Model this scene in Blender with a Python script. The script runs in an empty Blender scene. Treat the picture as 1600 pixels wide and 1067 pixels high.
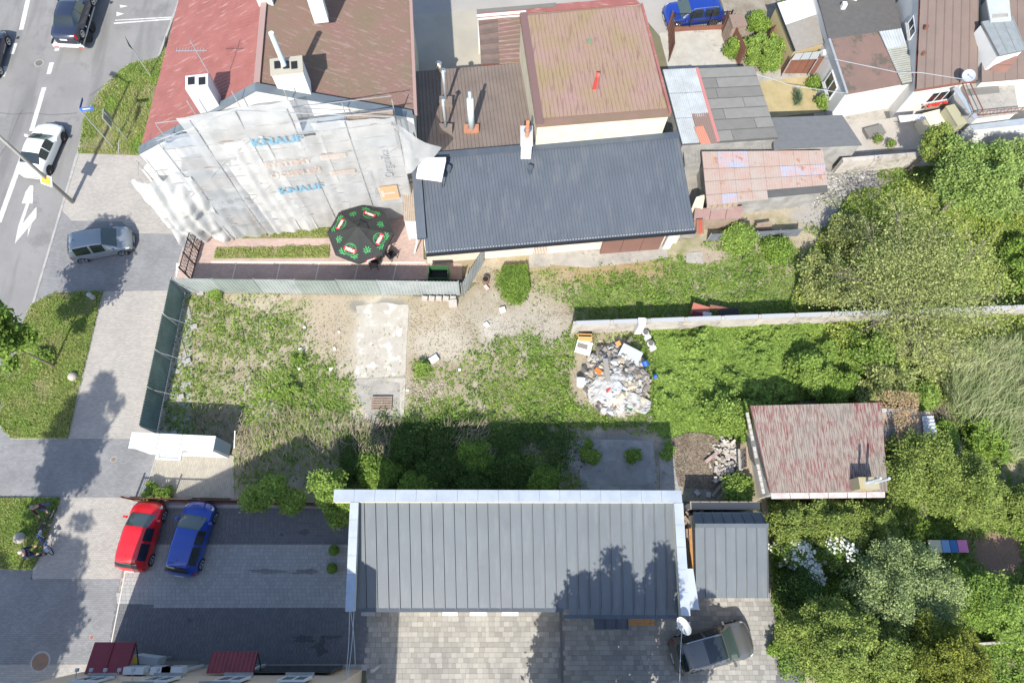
import bpy, bmesh, math, random
import numpy as np
from mathutils import Vector, Matrix
random.seed(7); RNG = np.random.default_rng(7)
S = bpy.context.scene
COL = S.collection
# ------------------------------------------------------------------ camera
CAM_H = 39.0; F = 1050.0; NAD = (775.0, 905.0)      # metres up, focal in photo pixels, nadir pixel
def _basis():
    vx, vy = NAD[0]-800, 533.5-NAD[1]
    d = Vector((vx, vy, F)).normalized()
    X = (Vector((1, 0, 0)) - d*d.x).normalized()
    Z = -d
    Y = Z.cross(X)
    if Y.y < 0: Y = -Y
    return X, Y, Z
BX, BY, BZ = _basis()
def W(px, py, h=0.0):                 # the place at height h that the photo shows at this pixel
    r = Vector((px-800, 533.5-py, F)); k = (CAM_H-h)/(-r.dot(BZ)); p = r*k
    return Vector((p.dot(BX), p.dot(BY), h))
def PX(x, y, z=0.0):                  # vectorised inverse
    qx = BX.x*x+BY.x*y+BZ.x*(z-CAM_H); qy = BX.y*x+BY.y*y+BZ.y*(z-CAM_H); qz = BX.z*x+BY.z*y+BZ.z*(z-CAM_H)
    return 800+F*qx/qz, 533.5-F*qy/qz
cam = bpy.data.cameras.new('camera'); co = bpy.data.objects.new('camera', cam); COL.objects.link(co)
cam.sensor_width = 36; cam.lens = 36*F/1600; cam.clip_end = 2000; cam.clip_start = .5
R_ = Vector((BX.x, BY.x, BZ.x)); U_ = Vector((BX.y, BY.y, BZ.y)); F_ = Vector((BX.z, BY.z, BZ.z))
m = Matrix.Identity(4)
for i in range(3): m[i][0] = R_[i]; m[i][1] = U_[i]; m[i][2] = -F_[i]
m[2][3] = CAM_H; co.matrix_world = m
S.camera = co
# ------------------------------------------------------------------ light
SUN_AZ = 11.3; SUN_EL = 45.0          # shadows fall towards +Y, 11.3 deg east of it
wd = bpy.data.worlds.new('World'); S.world = wd; wd.use_nodes = True
nt = wd.node_tree; sk = nt.nodes.new('ShaderNodeTexSky'); sk.sky_type = 'NISHITA'; sk.sun_disc = False
sk.sun_elevation = math.radians(SUN_EL); sk.sun_rotation = math.radians(180+SUN_AZ)
sk.air_density = 1.0; sk.dust_density = 1.0
nt.links.new(sk.outputs[0], nt.nodes['Background'].inputs[0]); nt.nodes['Background'].inputs[1].default_value = 0.15
sl = bpy.data.lights.new('sun', 'SUN'); sl.energy = 4.15; sl.angle = math.radians(.53); sl.color = (1, .95, .86)
so = bpy.data.objects.new('sun', sl); COL.objects.link(so); so.location = (0, -60, 60)
a = math.radians(SUN_AZ); e = math.radians(SUN_EL)
dv = Vector((math.sin(a)*math.cos(e), math.cos(a)*math.cos(e), -math.sin(e)))
so.rotation_euler = dv.to_track_quat('-Z', 'Y').to_euler()
S.view_settings.view_transform = 'Standard'; S.view_settings.look = 'None'
S.view_settings.exposure = 0.86; S.view_settings.gamma = 1
# ------------------------------------------------------------------ helpers
LOC = {}
def tag(o, label=None, cat=None, group=None, kind=None):
    if label: o['label'] = label
    if cat: o['category'] = cat
    if group: o['group'] = group
    if kind: o['kind'] = kind
    return o
def thing(name, label, cat, loc=(0, 0, 0), group=None):
    o = bpy.data.objects.new(name, None); COL.objects.link(o); o.location = loc; o.empty_display_size = .2
    LOC[o.name] = Vector(loc); return tag(o, label, cat, group)
def mesh(name, v, f, mt, parent=None, smooth=False, kind=None):
    off = LOC.get(parent.name, Vector((0, 0, 0))) if parent else Vector((0, 0, 0))
    me = bpy.data.meshes.new(name)
    if isinstance(v, np.ndarray):
        v = v - np.array(off)
        n = len(v); fa = np.asarray(f); k = fa.shape[1]; m_ = len(fa)
        me.vertices.add(n); me.vertices.foreach_set('co', v.astype(np.float32).ravel())
        me.loops.add(m_*k); me.loops.foreach_set('vertex_index', fa.astype(np.int32).ravel())
        me.polygons.add(m_); me.polygons.foreach_set('loop_start', np.arange(0, m_*k, k, dtype=np.int32))
        try: me.polygons.foreach_set('loop_total', np.full(m_, k, dtype=np.int32))
        except Exception: pass
        me.update(calc_edges=True)
    else:
        me.from_pydata([tuple(Vector(p)-off) for p in v], [], f); me.update()
    for x in (mt if isinstance(mt, (list, tuple)) else [mt]): me.materials.append(x)
    if smooth: me.polygons.foreach_set('use_smooth', np.ones(len(me.polygons), dtype=bool))
    elif isinstance(v, np.ndarray): me.shade_flat()
    o = bpy.data.objects.new(name, me); COL.objects.link(o)
    if parent: o.parent = parent; LOC[o.name] = off.copy()
    if kind: o['kind'] = kind
    return o
def child(name, v, f, mt, parent, **k): return mesh(name, v, f, mt, parent, **k)
class MB:                             # collects shapes into one mesh
    def __init__(s): s.v = []; s.f = []
    def add(s, v, f):
        b = len(s.v); s.v += [tuple(p) for p in v]; s.f += [tuple(i+b for i in q) for q in f]; return s
    def box(s, c, d, rz=0, tilt=None):
        x, y, z = d[0]/2, d[1]/2, d[2]/2
        M = Matrix.Rotation(rz, 3, 'Z')
        if tilt: M = M @ Matrix.Rotation(tilt[0], 3, 'X') @ Matrix.Rotation(tilt[1], 3, 'Y')
        vs = [M @ Vector((a*x, b*y, g*z)) + Vector(c) for g in (-1, 1) for a, b in ((-1, -1), (1, -1), (1, 1), (-1, 1))]
        return s.add(vs, [(3, 2, 1, 0), (4, 5, 6, 7), (0, 1, 5, 4), (1, 2, 6, 5), (2, 3, 7, 6), (3, 0, 4, 7)])
    def prism(s, pts, z0, z1):        # z1 scalar or list; pts xy counter-clockwise or not
        n = len(pts); z1 = z1 if isinstance(z1, (list, tuple)) else [z1]*n; z0 = z0 if isinstance(z0, (list, tuple)) else [z0]*n
        ar = sum(pts[i][0]*pts[(i+1) % n][1]-pts[(i+1) % n][0]*pts[i][1] for i in range(n))
        if ar < 0: pts = pts[::-1]; z1 = z1[::-1]; z0 = z0[::-1]
        v = [(p[0], p[1], a) for p, a in zip(pts, z0)]+[(p[0], p[1], b) for p, b in zip(pts, z1)]
        return s.add(v, [tuple(range(n))[::-1], tuple(range(n, 2*n))]+[(i, (i+1) % n, n+(i+1) % n, n+i) for i in range(n)])
    def tube(s, pts, r, n=6, cap=True):
        pts = [Vector(p) for p in pts]; rs = r if isinstance(r, (list, tuple)) else [r]*len(pts); vs = []; fs = []
        for i, p in enumerate(pts):
            d = (pts[min(i+1, len(pts)-1)]-pts[max(i-1, 0)]).normalized()
            u = d.orthogonal().normalized() if i == 0 else (u-d*u.dot(d)).normalized()
            w = d.cross(u)
            vs += [p+(u*math.cos(2*math.pi*k/n)+w*math.sin(2*math.pi*k/n))*rs[i] for k in range(n)]
        for i in range(len(pts)-1):
            for k in range(n): fs.append((i*n+k, i*n+(k+1) % n, (i+1)*n+(k+1) % n, (i+1)*n+k))
        if cap: fs += [tuple(range(n))[::-1], tuple(range((len(pts)-1)*n, len(pts)*n))]
        return s.add(vs, fs)
    def quad(s, *p): return s.add(p, [tuple(range(len(p)))])
    def slab(s, q, t):                # quad (any orientation) with thickness t downward in z
        q = [Vector(p) for p in q]; n = len(q)
        if (q[1]-q[0]).cross(q[2]-q[0]).z < 0: q = q[::-1]
        lo = [p-Vector((0, 0, t)) for p in q]
        return s.add(lo+q, [tuple(range(n))[::-1], tuple(range(n, 2*n))]+[(i, (i+1) % n, n+(i+1) % n, n+i) for i in range(n)])
    def obj(s, name, mt, parent=None, **k): return mesh(name, s.v, s.f, mt, parent, **k)
def bl(q, u, v):                      # bilinear point; q = A(top left) B(top right) C(bottom right) D(bottom left)
    A, B, C, D = [Vector(p) for p in q]
    return (A*(1-u)+B*u)*(1-v)+(D*(1-u)+C*u)*v
def ribbed(q, n, amp, nv=1, prof='trap', jitter=0.0):
    """sheet between 4 corners with n ribs running A->D"""
    A, B, C, D = [Vector(p) for p in q]; nr = (B-A).cross(D-A).normalized()
    if nr.z < -0.02: nr = -nr
    us = []; hs = []
    if prof == 'trap':
        for i in range(n):
            for t, h in ((0, 0), (.55, 0), (.66, 1), (.86, 1)): us.append((i+t)/n); hs.append(h)
        us.append(1); hs.append(0)
    elif prof == 'seam':
        for i in range(n):
            for t, h in ((0, 0), (.92, 0), (.93, 1), (.99, 1)): us.append((i+t)/n); hs.append(h)
        us.append(1); hs.append(0)
    else:
        for i in range(n*6+1): us.append(i/(n*6)); hs.append(.5+.5*math.cos(i/6*2*math.pi))
    v = []; f = []; nu = len(us)
    for j in range(nv+1):
        for u, h in zip(us, hs):
            v.append(bl((A, B, C, D), u, j/nv)+nr*(h*amp+(random.uniform(-1, 1)*jitter if jitter else 0)))
    for j in range(nv):
        for i in range(nu-1): f.append((j*nu+i, (j+1)*nu+i, (j+1)*nu+i+1, j*nu+i+1))
    return v, f
def pieces(name, mt, parent, tubes):
    for pts, r, n in tubes: MB().tube(pts, r, n).obj(name, mt, parent)
def vnoise(x, y, sc=1.0, seed=0):
    x = np.asarray(x)*sc+seed*17.3; y = np.asarray(y)*sc+seed*9.1
    xi = np.floor(x).astype(np.int64); yi = np.floor(y).astype(np.int64); fx = x-xi; fy = y-yi
    fx = fx*fx*(3-2*fx); fy = fy*fy*(3-2*fy)
    def h(a, b):
        n = (a*374761393+b*668265263+seed*974711) & 0xffffffff; n = ((n ^ (n >> 13))*1274126177) & 0xffffffff
        return ((n ^ (n >> 16)) & 0xffff)/65535.0
    return (h(xi, yi)*(1-fx)+h(xi+1, yi)*fx)*(1-fy)+(h(xi, yi+1)*(1-fx)+h(xi+1, yi+1)*fx)*fy
def fbm(x, y, sc=1.0, seed=0, o=4):
    r = 0; a = .5; t = 0
    for i in range(o): r = r+a*vnoise(x, y, sc*2**i, seed+i); t += a; a *= .55
    return r/t
def inpoly(px, py, poly):
    c = np.zeros(np.shape(px), bool); n = len(poly)
    for i in range(n):
        x1, y1 = poly[i]; x2, y2 = poly[(i+1) % n]
        if y1 == y2: continue
        cond = ((y1 > py) != (y2 > py)) & (px < (x2-x1)*(py-y1)/(y2-y1)+x1); c ^= cond
    return c
# ------------------------------------------------------------------ materials
MATS = {}
def M(name, c, c2=None, rough=.8, sc=3.0, bump=.0, bsc=None, metal=0, trans=0, alpha=1, spec=None, island=0, fine=.0, brick=None, emit=None, wave=None, wear=None, coat=0):
    if name in MATS: return MATS[name]
    mt = bpy.data.materials.new(name); mt.use_nodes = True; MATS[name] = mt
    t = mt.node_tree; N = t.nodes.new; L = t.links.new; b = t.nodes['Principled BSDF']
    def col(c): return (c[0], c[1], c[2], 1)
    b.inputs['Roughness'].default_value = rough; b.inputs['Metallic'].default_value = metal
    if trans: b.inputs['Specular IOR Level'].default_value = .15
    if spec is not None: b.inputs['Specular IOR Level'].default_value = spec
    if coat: b.inputs['Coat Weight'].default_value = coat; b.inputs['Coat Roughness'].default_value = .04
    tc = N('ShaderNodeTexCoord'); out = None; P = tc.outputs['Object']
    def noise(scale, det=4, rough_=.6):
        n = N('ShaderNodeTexNoise'); n.inputs['Scale'].default_value = scale; n.inputs['Detail'].default_value = det; n.inputs['Roughness'].default_value = rough_; L(P, n.inputs['Vector']); return n
    def ramp(src, a, b_):
        r = N('ShaderNodeMapRange'); r.inputs[1].default_value = a; r.inputs[2].default_value = b_; L(src, r.inputs[0]); return r.outputs[0]
    def mix(f, a, b_, mode='MIX'):
        x = N('ShaderNodeMix'); x.data_type = 'RGBA'; x.blend_type = mode
        if isinstance(f, float): x.inputs[0].default_value = f
        else: L(f, x.inputs[0])
        for s_, k in ((a, 6), (b_, 7)):
            if isinstance(s_, tuple): x.inputs[k].default_value = col(s_)
            else: L(s_, x.inputs[k])
        return x.outputs[2]
    base = tuple(c); h = None
    if c2 is not None:
        n = noise(sc); base = mix(ramp(n.outputs[0], .35, .65), tuple(c), tuple(c2))
    if wear:                           # (colour, scale, lo, hi)
        n = noise(wear[1], 6, .7); base = mix(ramp(n.outputs[0], wear[2], wear[3]), base, tuple(wear[0]))
    if wave:                           # rust / rain streaks along Y: (colour, sx, sy, lo, hi)
        mp = N('ShaderNodeMapping'); mp.inputs['Scale'].default_value = (wave[1], wave[2], wave[1]); L(P, mp.inputs[0])
        n = N('ShaderNodeTexNoise'); n.inputs['Scale'].default_value = 1; n.inputs['Detail'].default_value = 4; L(mp.outputs[0], n.inputs['Vector'])
        base = mix(ramp(n.outputs[0], wave[3], wave[4]), base, tuple(wave[0]))
    if fine:
        n = noise(38 if not bsc else bsc, 3); r = N('ShaderNodeMapRange'); r.inputs[1].default_value = .3; r.inputs[2].default_value = .7; r.inputs[3].default_value = 1-fine; r.inputs[4].default_value = 1+fine*.6; L(n.outputs[0], r.inputs[0])
        cc = N('ShaderNodeCombineColor')
        for i in range(3): L(r.outputs[0], cc.inputs[i])
        base = mix(1.0, base, cc.outputs[0], 'MULTIPLY')
    if brick:                          # (w, h, mortar colour, rot)
        bt = N('ShaderNodeTexBrick'); mp = N('ShaderNodeMapping'); mp.inputs['Rotation'].default_value = (0, 0, brick[3]); L(P, mp.inputs[0]); L(mp.outputs[0], bt.inputs[0])
        bt.inputs['Scale'].default_value = 1; bt.inputs['Brick Width'].default_value = brick[0]; bt.inputs['Row Height'].default_value = brick[1]; bt.inputs['Mortar Size'].default_value = .006; bt.inputs['Mortar Smooth'].default_value = .3
        bt.inputs['Color1'].default_value = (1.06, 1.05, 1.03, 1); bt.inputs['Color2'].default_value = (.86, .87, .88, 1); bt.inputs['Mortar'].default_value = col(brick[2])
        base = mix(1.0, base, bt.outputs[0], 'MULTIPLY'); h = bt.outputs[1]
    if island:
        g = N('ShaderNodeNewGeometry'); r = N('ShaderNodeMapRange'); r.inputs[3].default_value = 1-island; r.inputs[4].default_value = 1+island; L(g.outputs['Random Per Island'], r.inputs[0])
        cc = N('ShaderNodeCombineColor')
        for i in range(3): L(r.outputs[0], cc.inputs[i])
        base = mix(1.0, base, cc.outputs[0], 'MULTIPLY')
    if isinstance(base, tuple): b.inputs['Base Color'].default_value = col(base)
    else: L(base, b.inputs['Base Color'])
    if bump:
        bp = N('ShaderNodeBump'); bp.inputs['Strength'].default_value = min(1, bump); bp.inputs['Distance'].default_value = .02
        n = noise(bsc or 20, 5); L(n.outputs[0], bp.inputs['Height']); L(bp.outputs[0], b.inputs['Normal'])
    if trans:                          # leaf / cloth translucency
        tr = N('ShaderNodeBsdfTranslucent')
        if isinstance(base, tuple): tr.inputs[0].default_value = col(base)
        else: L(base, tr.inputs[0])
        mx = N('ShaderNodeMixShader'); mx.inputs[0].default_value = trans; L(b.outputs[0], mx.inputs[1]); L(tr.outputs[0], mx.inputs[2]); last = mx.outputs[0]
        L(last, t.nodes['Material Output'].inputs[0])
    if alpha < 1:
        tp = N('ShaderNodeBsdfTransparent'); mx2 = N('ShaderNodeMixShader'); mx2.inputs[0].default_value = alpha
        L(tp.outputs[0], mx2.inputs[1]); L(last if trans else b.outputs[0], mx2.inputs[2]); L(mx2.outputs[0], t.nodes['Material Output'].inputs[0])
    return mt
def vcol_mat(name, attr, rough=.95):
    mt = bpy.data.materials.new(name); mt.use_nodes = True; t = mt.node_tree; b = t.nodes['Principled BSDF']; b.inputs['Roughness'].default_value = rough
    at = t.nodes.new('ShaderNodeAttribute'); at.attribute_name = attr
    tc = t.nodes.new('ShaderNodeTexCoord'); n = t.nodes.new('ShaderNodeTexNoise'); n.inputs['Scale'].default_value = 14; n.inputs['Detail'].default_value = 8; n.inputs['Roughness'].default_value = .75
    t.links.new(tc.outputs['Object'], n.inputs['Vector'])
    r = t.nodes.new('ShaderNodeMapRange'); r.inputs[1].default_value = .3; r.inputs[2].default_value = .7; r.inputs[3].default_value = .68; r.inputs[4].default_value = 1.25; t.links.new(n.outputs[0], r.inputs[0])
    cc = t.nodes.new('ShaderNodeCombineColor'); [t.links.new(r.outputs[0], cc.inputs[i]) for i in range(3)]
    x = t.nodes.new('ShaderNodeMix'); x.data_type = 'RGBA'; x.blend_type = 'MULTIPLY'; x.inputs[0].default_value = 1
    t.links.new(at.outputs['Color'], x.inputs[6]); t.links.new(cc.outputs[0], x.inputs[7]); t.links.new(x.outputs[2], b.inputs['Base Color'])
    bp = t.nodes.new('ShaderNodeBump'); bp.inputs['Strength'].default_value = .8; bp.inputs['Distance'].default_value = .04; t.links.new(n.outputs[0], bp.inputs['Height']); t.links.new(bp.outputs[0], b.inputs['Normal'])
    return mt
asphalt = M('asphalt', (.235, .23, .225), (.195, .19, .187), rough=.9, sc=.35, bump=.3, bsc=60, fine=.22, wear=((.17, .168, .165), .5, .56, .66), wave=((.16, .157, .153), .9, .12, .52, .68))
beige = M('beige_paving', (.37, .345, .315), (.33, .31, .285), rough=.9, sc=.5, fine=.08, brick=(.2, .1, (.62, .6, .58), 0))
greypav = M('grey_paving', (.235, .235, .24), (.19, .19, .195), rough=.9, sc=.6, fine=.08, brick=(.2, .1, (.6, .6, .6), 0))
kerbm = M('kerb_concrete', (.36, .35, .33), (.28, .27, .26), fine=.1)
conc = M('concrete', (.37, .345, .30), (.28, .265, .24), rough=.95, sc=1.3, fine=.2, bump=.4, wear=((.17, .165, .155), 2.2, .56, .7))
concd = M('old_concrete', (.34, .335, .32), (.22, .215, .205), rough=.95, sc=1.1, fine=.2, bump=.4)
white = M('white_render', (.62, .62, .61), (.55, .55, .54), sc=.8)
cream = M('cream_render', (.62, .57, .44), (.53, .49, .37), sc=1.2)
whitemetal = M('white_sheet', (.62, .64, .65), rough=.45)
marking = M('road_paint', (.62, .62, .60), (.42, .42, .40), sc=4, fine=.2)
steel = M('galvanised_steel', (.42, .45, .47), (.32, .35, .37), rough=.45, sc=1.2, metal=.3, fine=.12)
steelg = M('green_grey_sheet', (.22, .29, .285), (.15, .21, .205), rough=.5, sc=1.0, metal=.2, fine=.15)
capm = M('pale_grey_coping', (.46, .50, .54), (.39, .43, .47), rough=.42, sc=1.1, metal=.35)
darkroof = M('dark_grey_roofing', (.072, .088, .112), (.060, .075, .096), rough=.55, sc=.5, fine=.1, wave=((.088, .10, .12), 2.2, .3, .52, .7))
greyroof = M('grey_seam_roofing', (.117, .135, .148), (.104, .120, .133), rough=.5, sc=.5, fine=.07, wave=((.130, .147, .158), 3.5, .25, .5, .7), wear=((.095, .107, .118), .8, .6, .75))
brownroof = M('brown_sheet_roofing', (.20, .115, .10), (.165, .125, .085), rough=.75, sc=.6, fine=.2, wave=((.24, .165, .15), 1.3, 7, .56, .66))
brownroofv = M('brown_lichen_roofing', (.30, .195, .175), (.26, .20, .11), rough=.8, sc=.45, fine=.25, wave=((.21, .125, .11), 9, .8, .55, .68))
taupe = M('taupe_roofing', (.205, .165, .14), (.17, .135, .115), rough=.75, sc=.8, fine=.15)
redroof = M('faded_red_roofing', (.30, .115, .10), (.25, .09, .078), rough=.7, sc=.9, fine=.12, wave=((.36, .20, .17), 1.1, 5, .58, .72))
brownflat = M('brown_felt', (.175, .130, .110), (.15, .112, .096), rough=.85, sc=.7, fine=.08)
felt = M('grey_felt', (.165, .160, .148), (.145, .140, .130), rough=.9, sc=1.0, fine=.12)
feltd = M('dark_felt', (.095, .095, .095), (.08, .08, .078), rough=.9, sc=1.0, fine=.12)
rusty = M('rusty_sheet', (.36, .245, .20), (.35, .30, .265), rough=.75, sc=.9, fine=.15, wear=((.34, .13, .05), 1.6, .58, .72))
rustbrown = M('rust_brown_metal', (.19, .075, .05), (.14, .06, .045), rough=.7, sc=1.5, fine=.12)
palemetal = M('pale_corrugated', (.42, .46, .48), (.35, .37, .38), rough=.6, sc=1.2, fine=.2)
maroon = M('maroon_metal', (.20, .022, .035), (.17, .018, .03), rough=.45)
black = M('black_metal', (.015, .015, .017), rough=.5)
rubber = M('tyre_rubber', (.02, .02, .02), rough=.9)
glass = M('dark_glass', (.02, .028, .03), rough=.06, spec=.9)
glassg = M('green_tinted_glass', (.06, .085, .075), rough=.05, spec=1.0)
wood = M('weathered_wood', (.30, .23, .17), (.22, .17, .13), sc=4, fine=.15)
woodo = M('orange_wood', (.50, .27, .10), (.42, .2, .07), sc=4, fine=.1)
soilm = M('bare_soil', (.11, .085, .065), (.15, .12, .09), sc=2, fine=.2, bump=.6)
silver = M('bright_metal', (.6, .62, .64), rough=.25, metal=.9)
pvc = M('grey_pvc', (.45, .5, .52), rough=.5)
pink = M('pink_paving', (.44, .33, .29), (.38, .285, .25), rough=.9, sc=.8, fine=.08, brick=(.2, .1, (.8, .8, .8), 0))
pinkl = M('pale_edging', (.55, .50, .44), rough=.9)
bark = M('bark', (.13, .10, .075), (.19, .16, .13), sc=5, fine=.2)
redm = M('red_plastic', (.55, .05, .04), rough=.4)
bluem = M('blue_plastic', (.015, .09, .42), rough=.4)
orangem = M('orange_plastic', (.65, .17, .03), rough=.5)
yellowm = M('yellow_plastic', (.7, .45, .03), rough=.5)
greenm = M('green_plastic', (.03, .16, .07), rough=.5)
brickm = M('clay_brick', (.42, .20, .12), (.33, .15, .09), sc=6, fine=.15)
paleb = M('pale_brick', (.46, .42, .38), (.36, .33, .29), sc=5, fine=.15)
leaf_lime = M('lime_leaves', (.26, .365, .08), (.175, .27, .055), rough=.6, sc=.8, trans=.35, island=.35)
leaf_green = M('green_leaves', (.21, .31, .055), (.13, .215, .042), rough=.6, sc=.9, trans=.3, island=.4)
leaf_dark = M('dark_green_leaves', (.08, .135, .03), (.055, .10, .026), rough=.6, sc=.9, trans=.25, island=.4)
leaf_thuja = M('thuja_foliage', (.235, .295, .07), (.15, .205, .048), rough=.7, sc=1.2, trans=.2, island=.35)
leaf_olive = M('olive_leaves', (.33, .36, .13), (.22, .26, .09), rough=.6, sc=1.0, trans=.3, island=.5)
leaf_sage = M('sage_leaves', (.28, .345, .145), (.19, .25, .09), rough=.6, sc=1.1, trans=.25, island=.4)
leaf_dry = M('dry_stems', (.36, .30, .22), (.25, .21, .15), rough=.8, sc=1.3, trans=.1, island=.35)
blossom = M('white_blossom', (.75, .77, .68), rough=.7, trans=.3)
grass_m = M('grass_blades', (.25, .33, .085), (.34, .36, .13), rough=.6, sc=.5, trans=.3, island=.4)
from mathutils.geometry import tessellate_polygon
# ================================================================== GROUND
def slab_px(name, pts, zt, mt, z0=0.0, parent=None, kind='structure'):
    w = [W(x, y, zt) for x, y in pts]
    mb = MB(); n = len(w); ar = sum(w[i].x*w[(i+1) % n].y-w[(i+1) % n].x*w[i].y for i in range(n))
    if ar < 0: w = w[::-1]
    bm = bmesh.new(); vt = [bm.verts.new(p) for p in w]; f = bm.faces.new(vt)
    if z0 < zt-.02:
        vb = [bm.verts.new((p.x, p.y, z0)) for p in w]
        for i in range(n): bm.faces.new((vb[i], vb[(i+1) % n], vt[(i+1) % n], vt[i]))
    bm.faces.remove(f)
    for q in tessellate_polygon([[p for p in w]]):
        try: bm.faces.new([vt[i] for i in q])
        except ValueError: pass
    bmesh.ops.recalc_face_normals(bm, faces=bm.faces)
    me = bpy.data.meshes.new(name); bm.to_mesh(me); bm.free(); me.materials.append(mt)
    o = bpy.data.objects.new(name, me); COL.objects.link(o)
    if parent: o.parent = parent
    if kind: o['kind'] = kind
    return o
g0 = MB().quad((-300, -300, 0), (300, -300, 0), (300, 300, 0), (-300, 300, 0)).obj('ground', M('outer_ground', (.10, .12, .05), (.16, .14, .09), sc=.3, fine=.2), kind='structure')
ROADR = [(300, -60), (245, 92), (205, 100), (180, 117), (158, 140), (141, 165), (130, 190), (120, 240), (94, 326), (49, 477), (37, 505), (15, 577), (0, 636), (-60, 830)]
road = slab_px('road', [(-700, -330), (320, -330)]+ROADR+[(-700, 900)], .004, asphalt)
slab_px('back_street', [(632, -330), (1700, -330), (1700, -60), (1215, -4), (1130, 55), (1035, 62), (1000, 20), (815, 12), (632, 24)], .004, M('pale_asphalt', (.33, .31, .285), (.29, .275, .255), rough=.9, sc=.3, fine=.1))
slab_px('yard_ground', [(620, 24), (815, 12), (815, 110), (640, 125)], .006, M('yard_concrete', (.36, .33, .27), (.31, .285, .24), rough=.9, sc=.5, fine=.1))
# lane paint: parts of the road
def paint(pts, name='lane_marking'): slab_px(name, pts, .010, marking, parent=road, kind=None)
def dash(x0, y0, x1, y1, w=7): paint([(x0-w/2, y0), (x0+w/2, y0), (x1+w/2, y1), (x1-w/2, y1)])
for d in ((45, -5, 33, 47), (24, 68, 18, 85), (8, 104, 4, 120), (95, 60, 88, 80), (81, 98, 76, 116), (69, 137, 49, 205), (47, 212, -2, 348, 8), (100, -40, 96, -8)): dash(*d)
paint([(178, 36), (270, 29), (270, 31), (178, 38)]); paint([(180, 33), (270, 28), (270, 26.5), (180, 31.5)])
paint([(187, 8), (200, 10), (188, 13)], 'give_way_mark'); paint([(182, 19), (194, 22), (182, 26)], 'give_way_mark')
paint([(47, 290), (52, 290), (51, 318), (34, 318), (40, 300)], 'arrow_marking')
paint([(41, 318), (46, 318), (35, 350), (29, 352)], 'arrow_marking'); paint([(29, 352), (35, 350), (57, 323), (57, 340), (23, 381)], 'arrow_marking'); paint([(44, 357), (50, 349), (43, 371)], 'arrow_marking')
def crack(pts, w=1.0, name='road_crack'):
    for (a_, b_) in zip(pts[:-1], pts[1:]):
        slab_px(name, [(a_[0], a_[1]-w/2), (b_[0], b_[1]-w/2), (b_[0]+.3, b_[1]+w/2), (a_[0]+.3, a_[1]+w/2)], .0085, M('crack_dark', (.10, .10, .10)), parent=road, kind=None)
crack([(-5, 176), (20, 179), (48, 177), (80, 180), (120, 177)]); crack([(140, 150), (165, 132), (186, 116)], 1.4); crack([(-5, 250), (12, 225), (30, 180), (36, 172)], 1.2)
slab_px('asphalt_patch', [(-5, 182), (20, 184), (8, 232), (-8, 234)], .0065, M('patch_asphalt', (.20, .196, .19), (.18, .175, .17), fine=.15), parent=road, kind=None)
# kerb stones along the road edge
for i in range(len(ROADR)-1):
    a, b = W(*ROADR[i], .1), W(*ROADR[i+1], .1); L = (b-a).length
    if L > 15 and i in (0, len(ROADR)-2): pass
    n = max(1, int(L/1.0)); d = (b-a).normalized(); nr = Vector((-d.y, d.x, 0))
    if nr.x < 0: nr = -nr
    for k in range(n):
        p = a+(b-a)*((k+.5)/n)+nr*.08
        MB().box((p.x, p.y, .061), (L/n-.01, .15, .118), math.atan2(d.y, d.x)).obj('kerb_stone', kerbm, road)
# manholes
def manhole(px, py, r, label, mt):
    p = W(px, py, .0); z = .006 if px < 100 and py < 300 else .101
    mb = MB(); mb.tube([(p.x, p.y, z), (p.x, p.y, z+.006)], r, 24)
    t = thing('manhole_cover', label, 'manhole cover', (p.x, p.y, z))
    mb.obj('lid', mt, t); m2 = MB(); m2.tube([(p.x, p.y, z-.002), (p.x, p.y, z+.003)], r*1.22, 24); m2.obj('rim', kerbm, t)
    m3 = MB()
    for k in range(-2, 3): m3.box((p.x+k*r*.3, p.y, z+.009), (r*.1, r*1.5*math.sqrt(1-(k*.3)**2), .006))
    m3.obj('ribs', mt, t)
manhole(61, 99, .26, 'round iron manhole cover in the asphalt lane above the white car', M('iron', (.16, .15, .14), (.12, .11, .1)))
manhole(65, 1033, .42, 'large rusty round manhole cover in the lower left pavement', M('iron_rust', (.26, .15, .10), (.2, .13, .09)))
manhole(179, 718, .14, 'small brown valve cover in the grey paved band left of the white cabinet', M('iron_b', (.2, .16, .12)))
manhole(145, 995, .1, 'tiny red valve cover in the grey pavement near the red canopy', M('iron_c', (.28, .13, .11)))
# pavements
slab_px('pavement_base', [(118, 242), (94, 326), (49, 477), (37, 505), (15, 577), (0, 640), (-70, 840), (-200, 1120), (175, 1120), (300, 780), (300, 460), (330, 300), (240, 235)], .085, kerbm)
slab_px('pavement', [(122, 240), (94, 326), (112, 345), (191, 346), (205, 365), (288, 365), (302, 358), (330, 340), (330, 280), (215, 242)], .10, beige)
slab_px('driveway', [(94, 326), (49, 477), (88, 456), (265, 454), (290, 366), (205, 365), (191, 346), (112, 345)], .10, greypav)
slab_px('pavement', [(161, 455), (265, 454), (292, 462), (245, 690), (225, 686), (106, 685)], .10, beige)
slab_px('driveway', [(-400, 655), (0, 665), (17, 685), (225, 686), (250, 690), (225, 776), (-400, 778)], .10, greypav)
slab_px('pavement', [(96, 777), (232, 777), (212, 790), (188, 904), (48, 904), (62, 870)], .10, beige)
slab_px('driveway', [(-300, 889), (50, 889), (50, 904), (188, 904), (166, 1045), (160, 1036), (-320, 1040)], .10, greypav)
slab_px('pavement', [(-320, 1041), (160, 1037), (170, 1110), (-340, 1120)], .10, beige)
slab_px('pavement', [(-60, 830), (0, 636), (15, 577), (-10, 574), (-300, 560), (-400, 700)], .09, M('pale_kerb_path', (.37, .35, .33), fine=.1))
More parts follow.
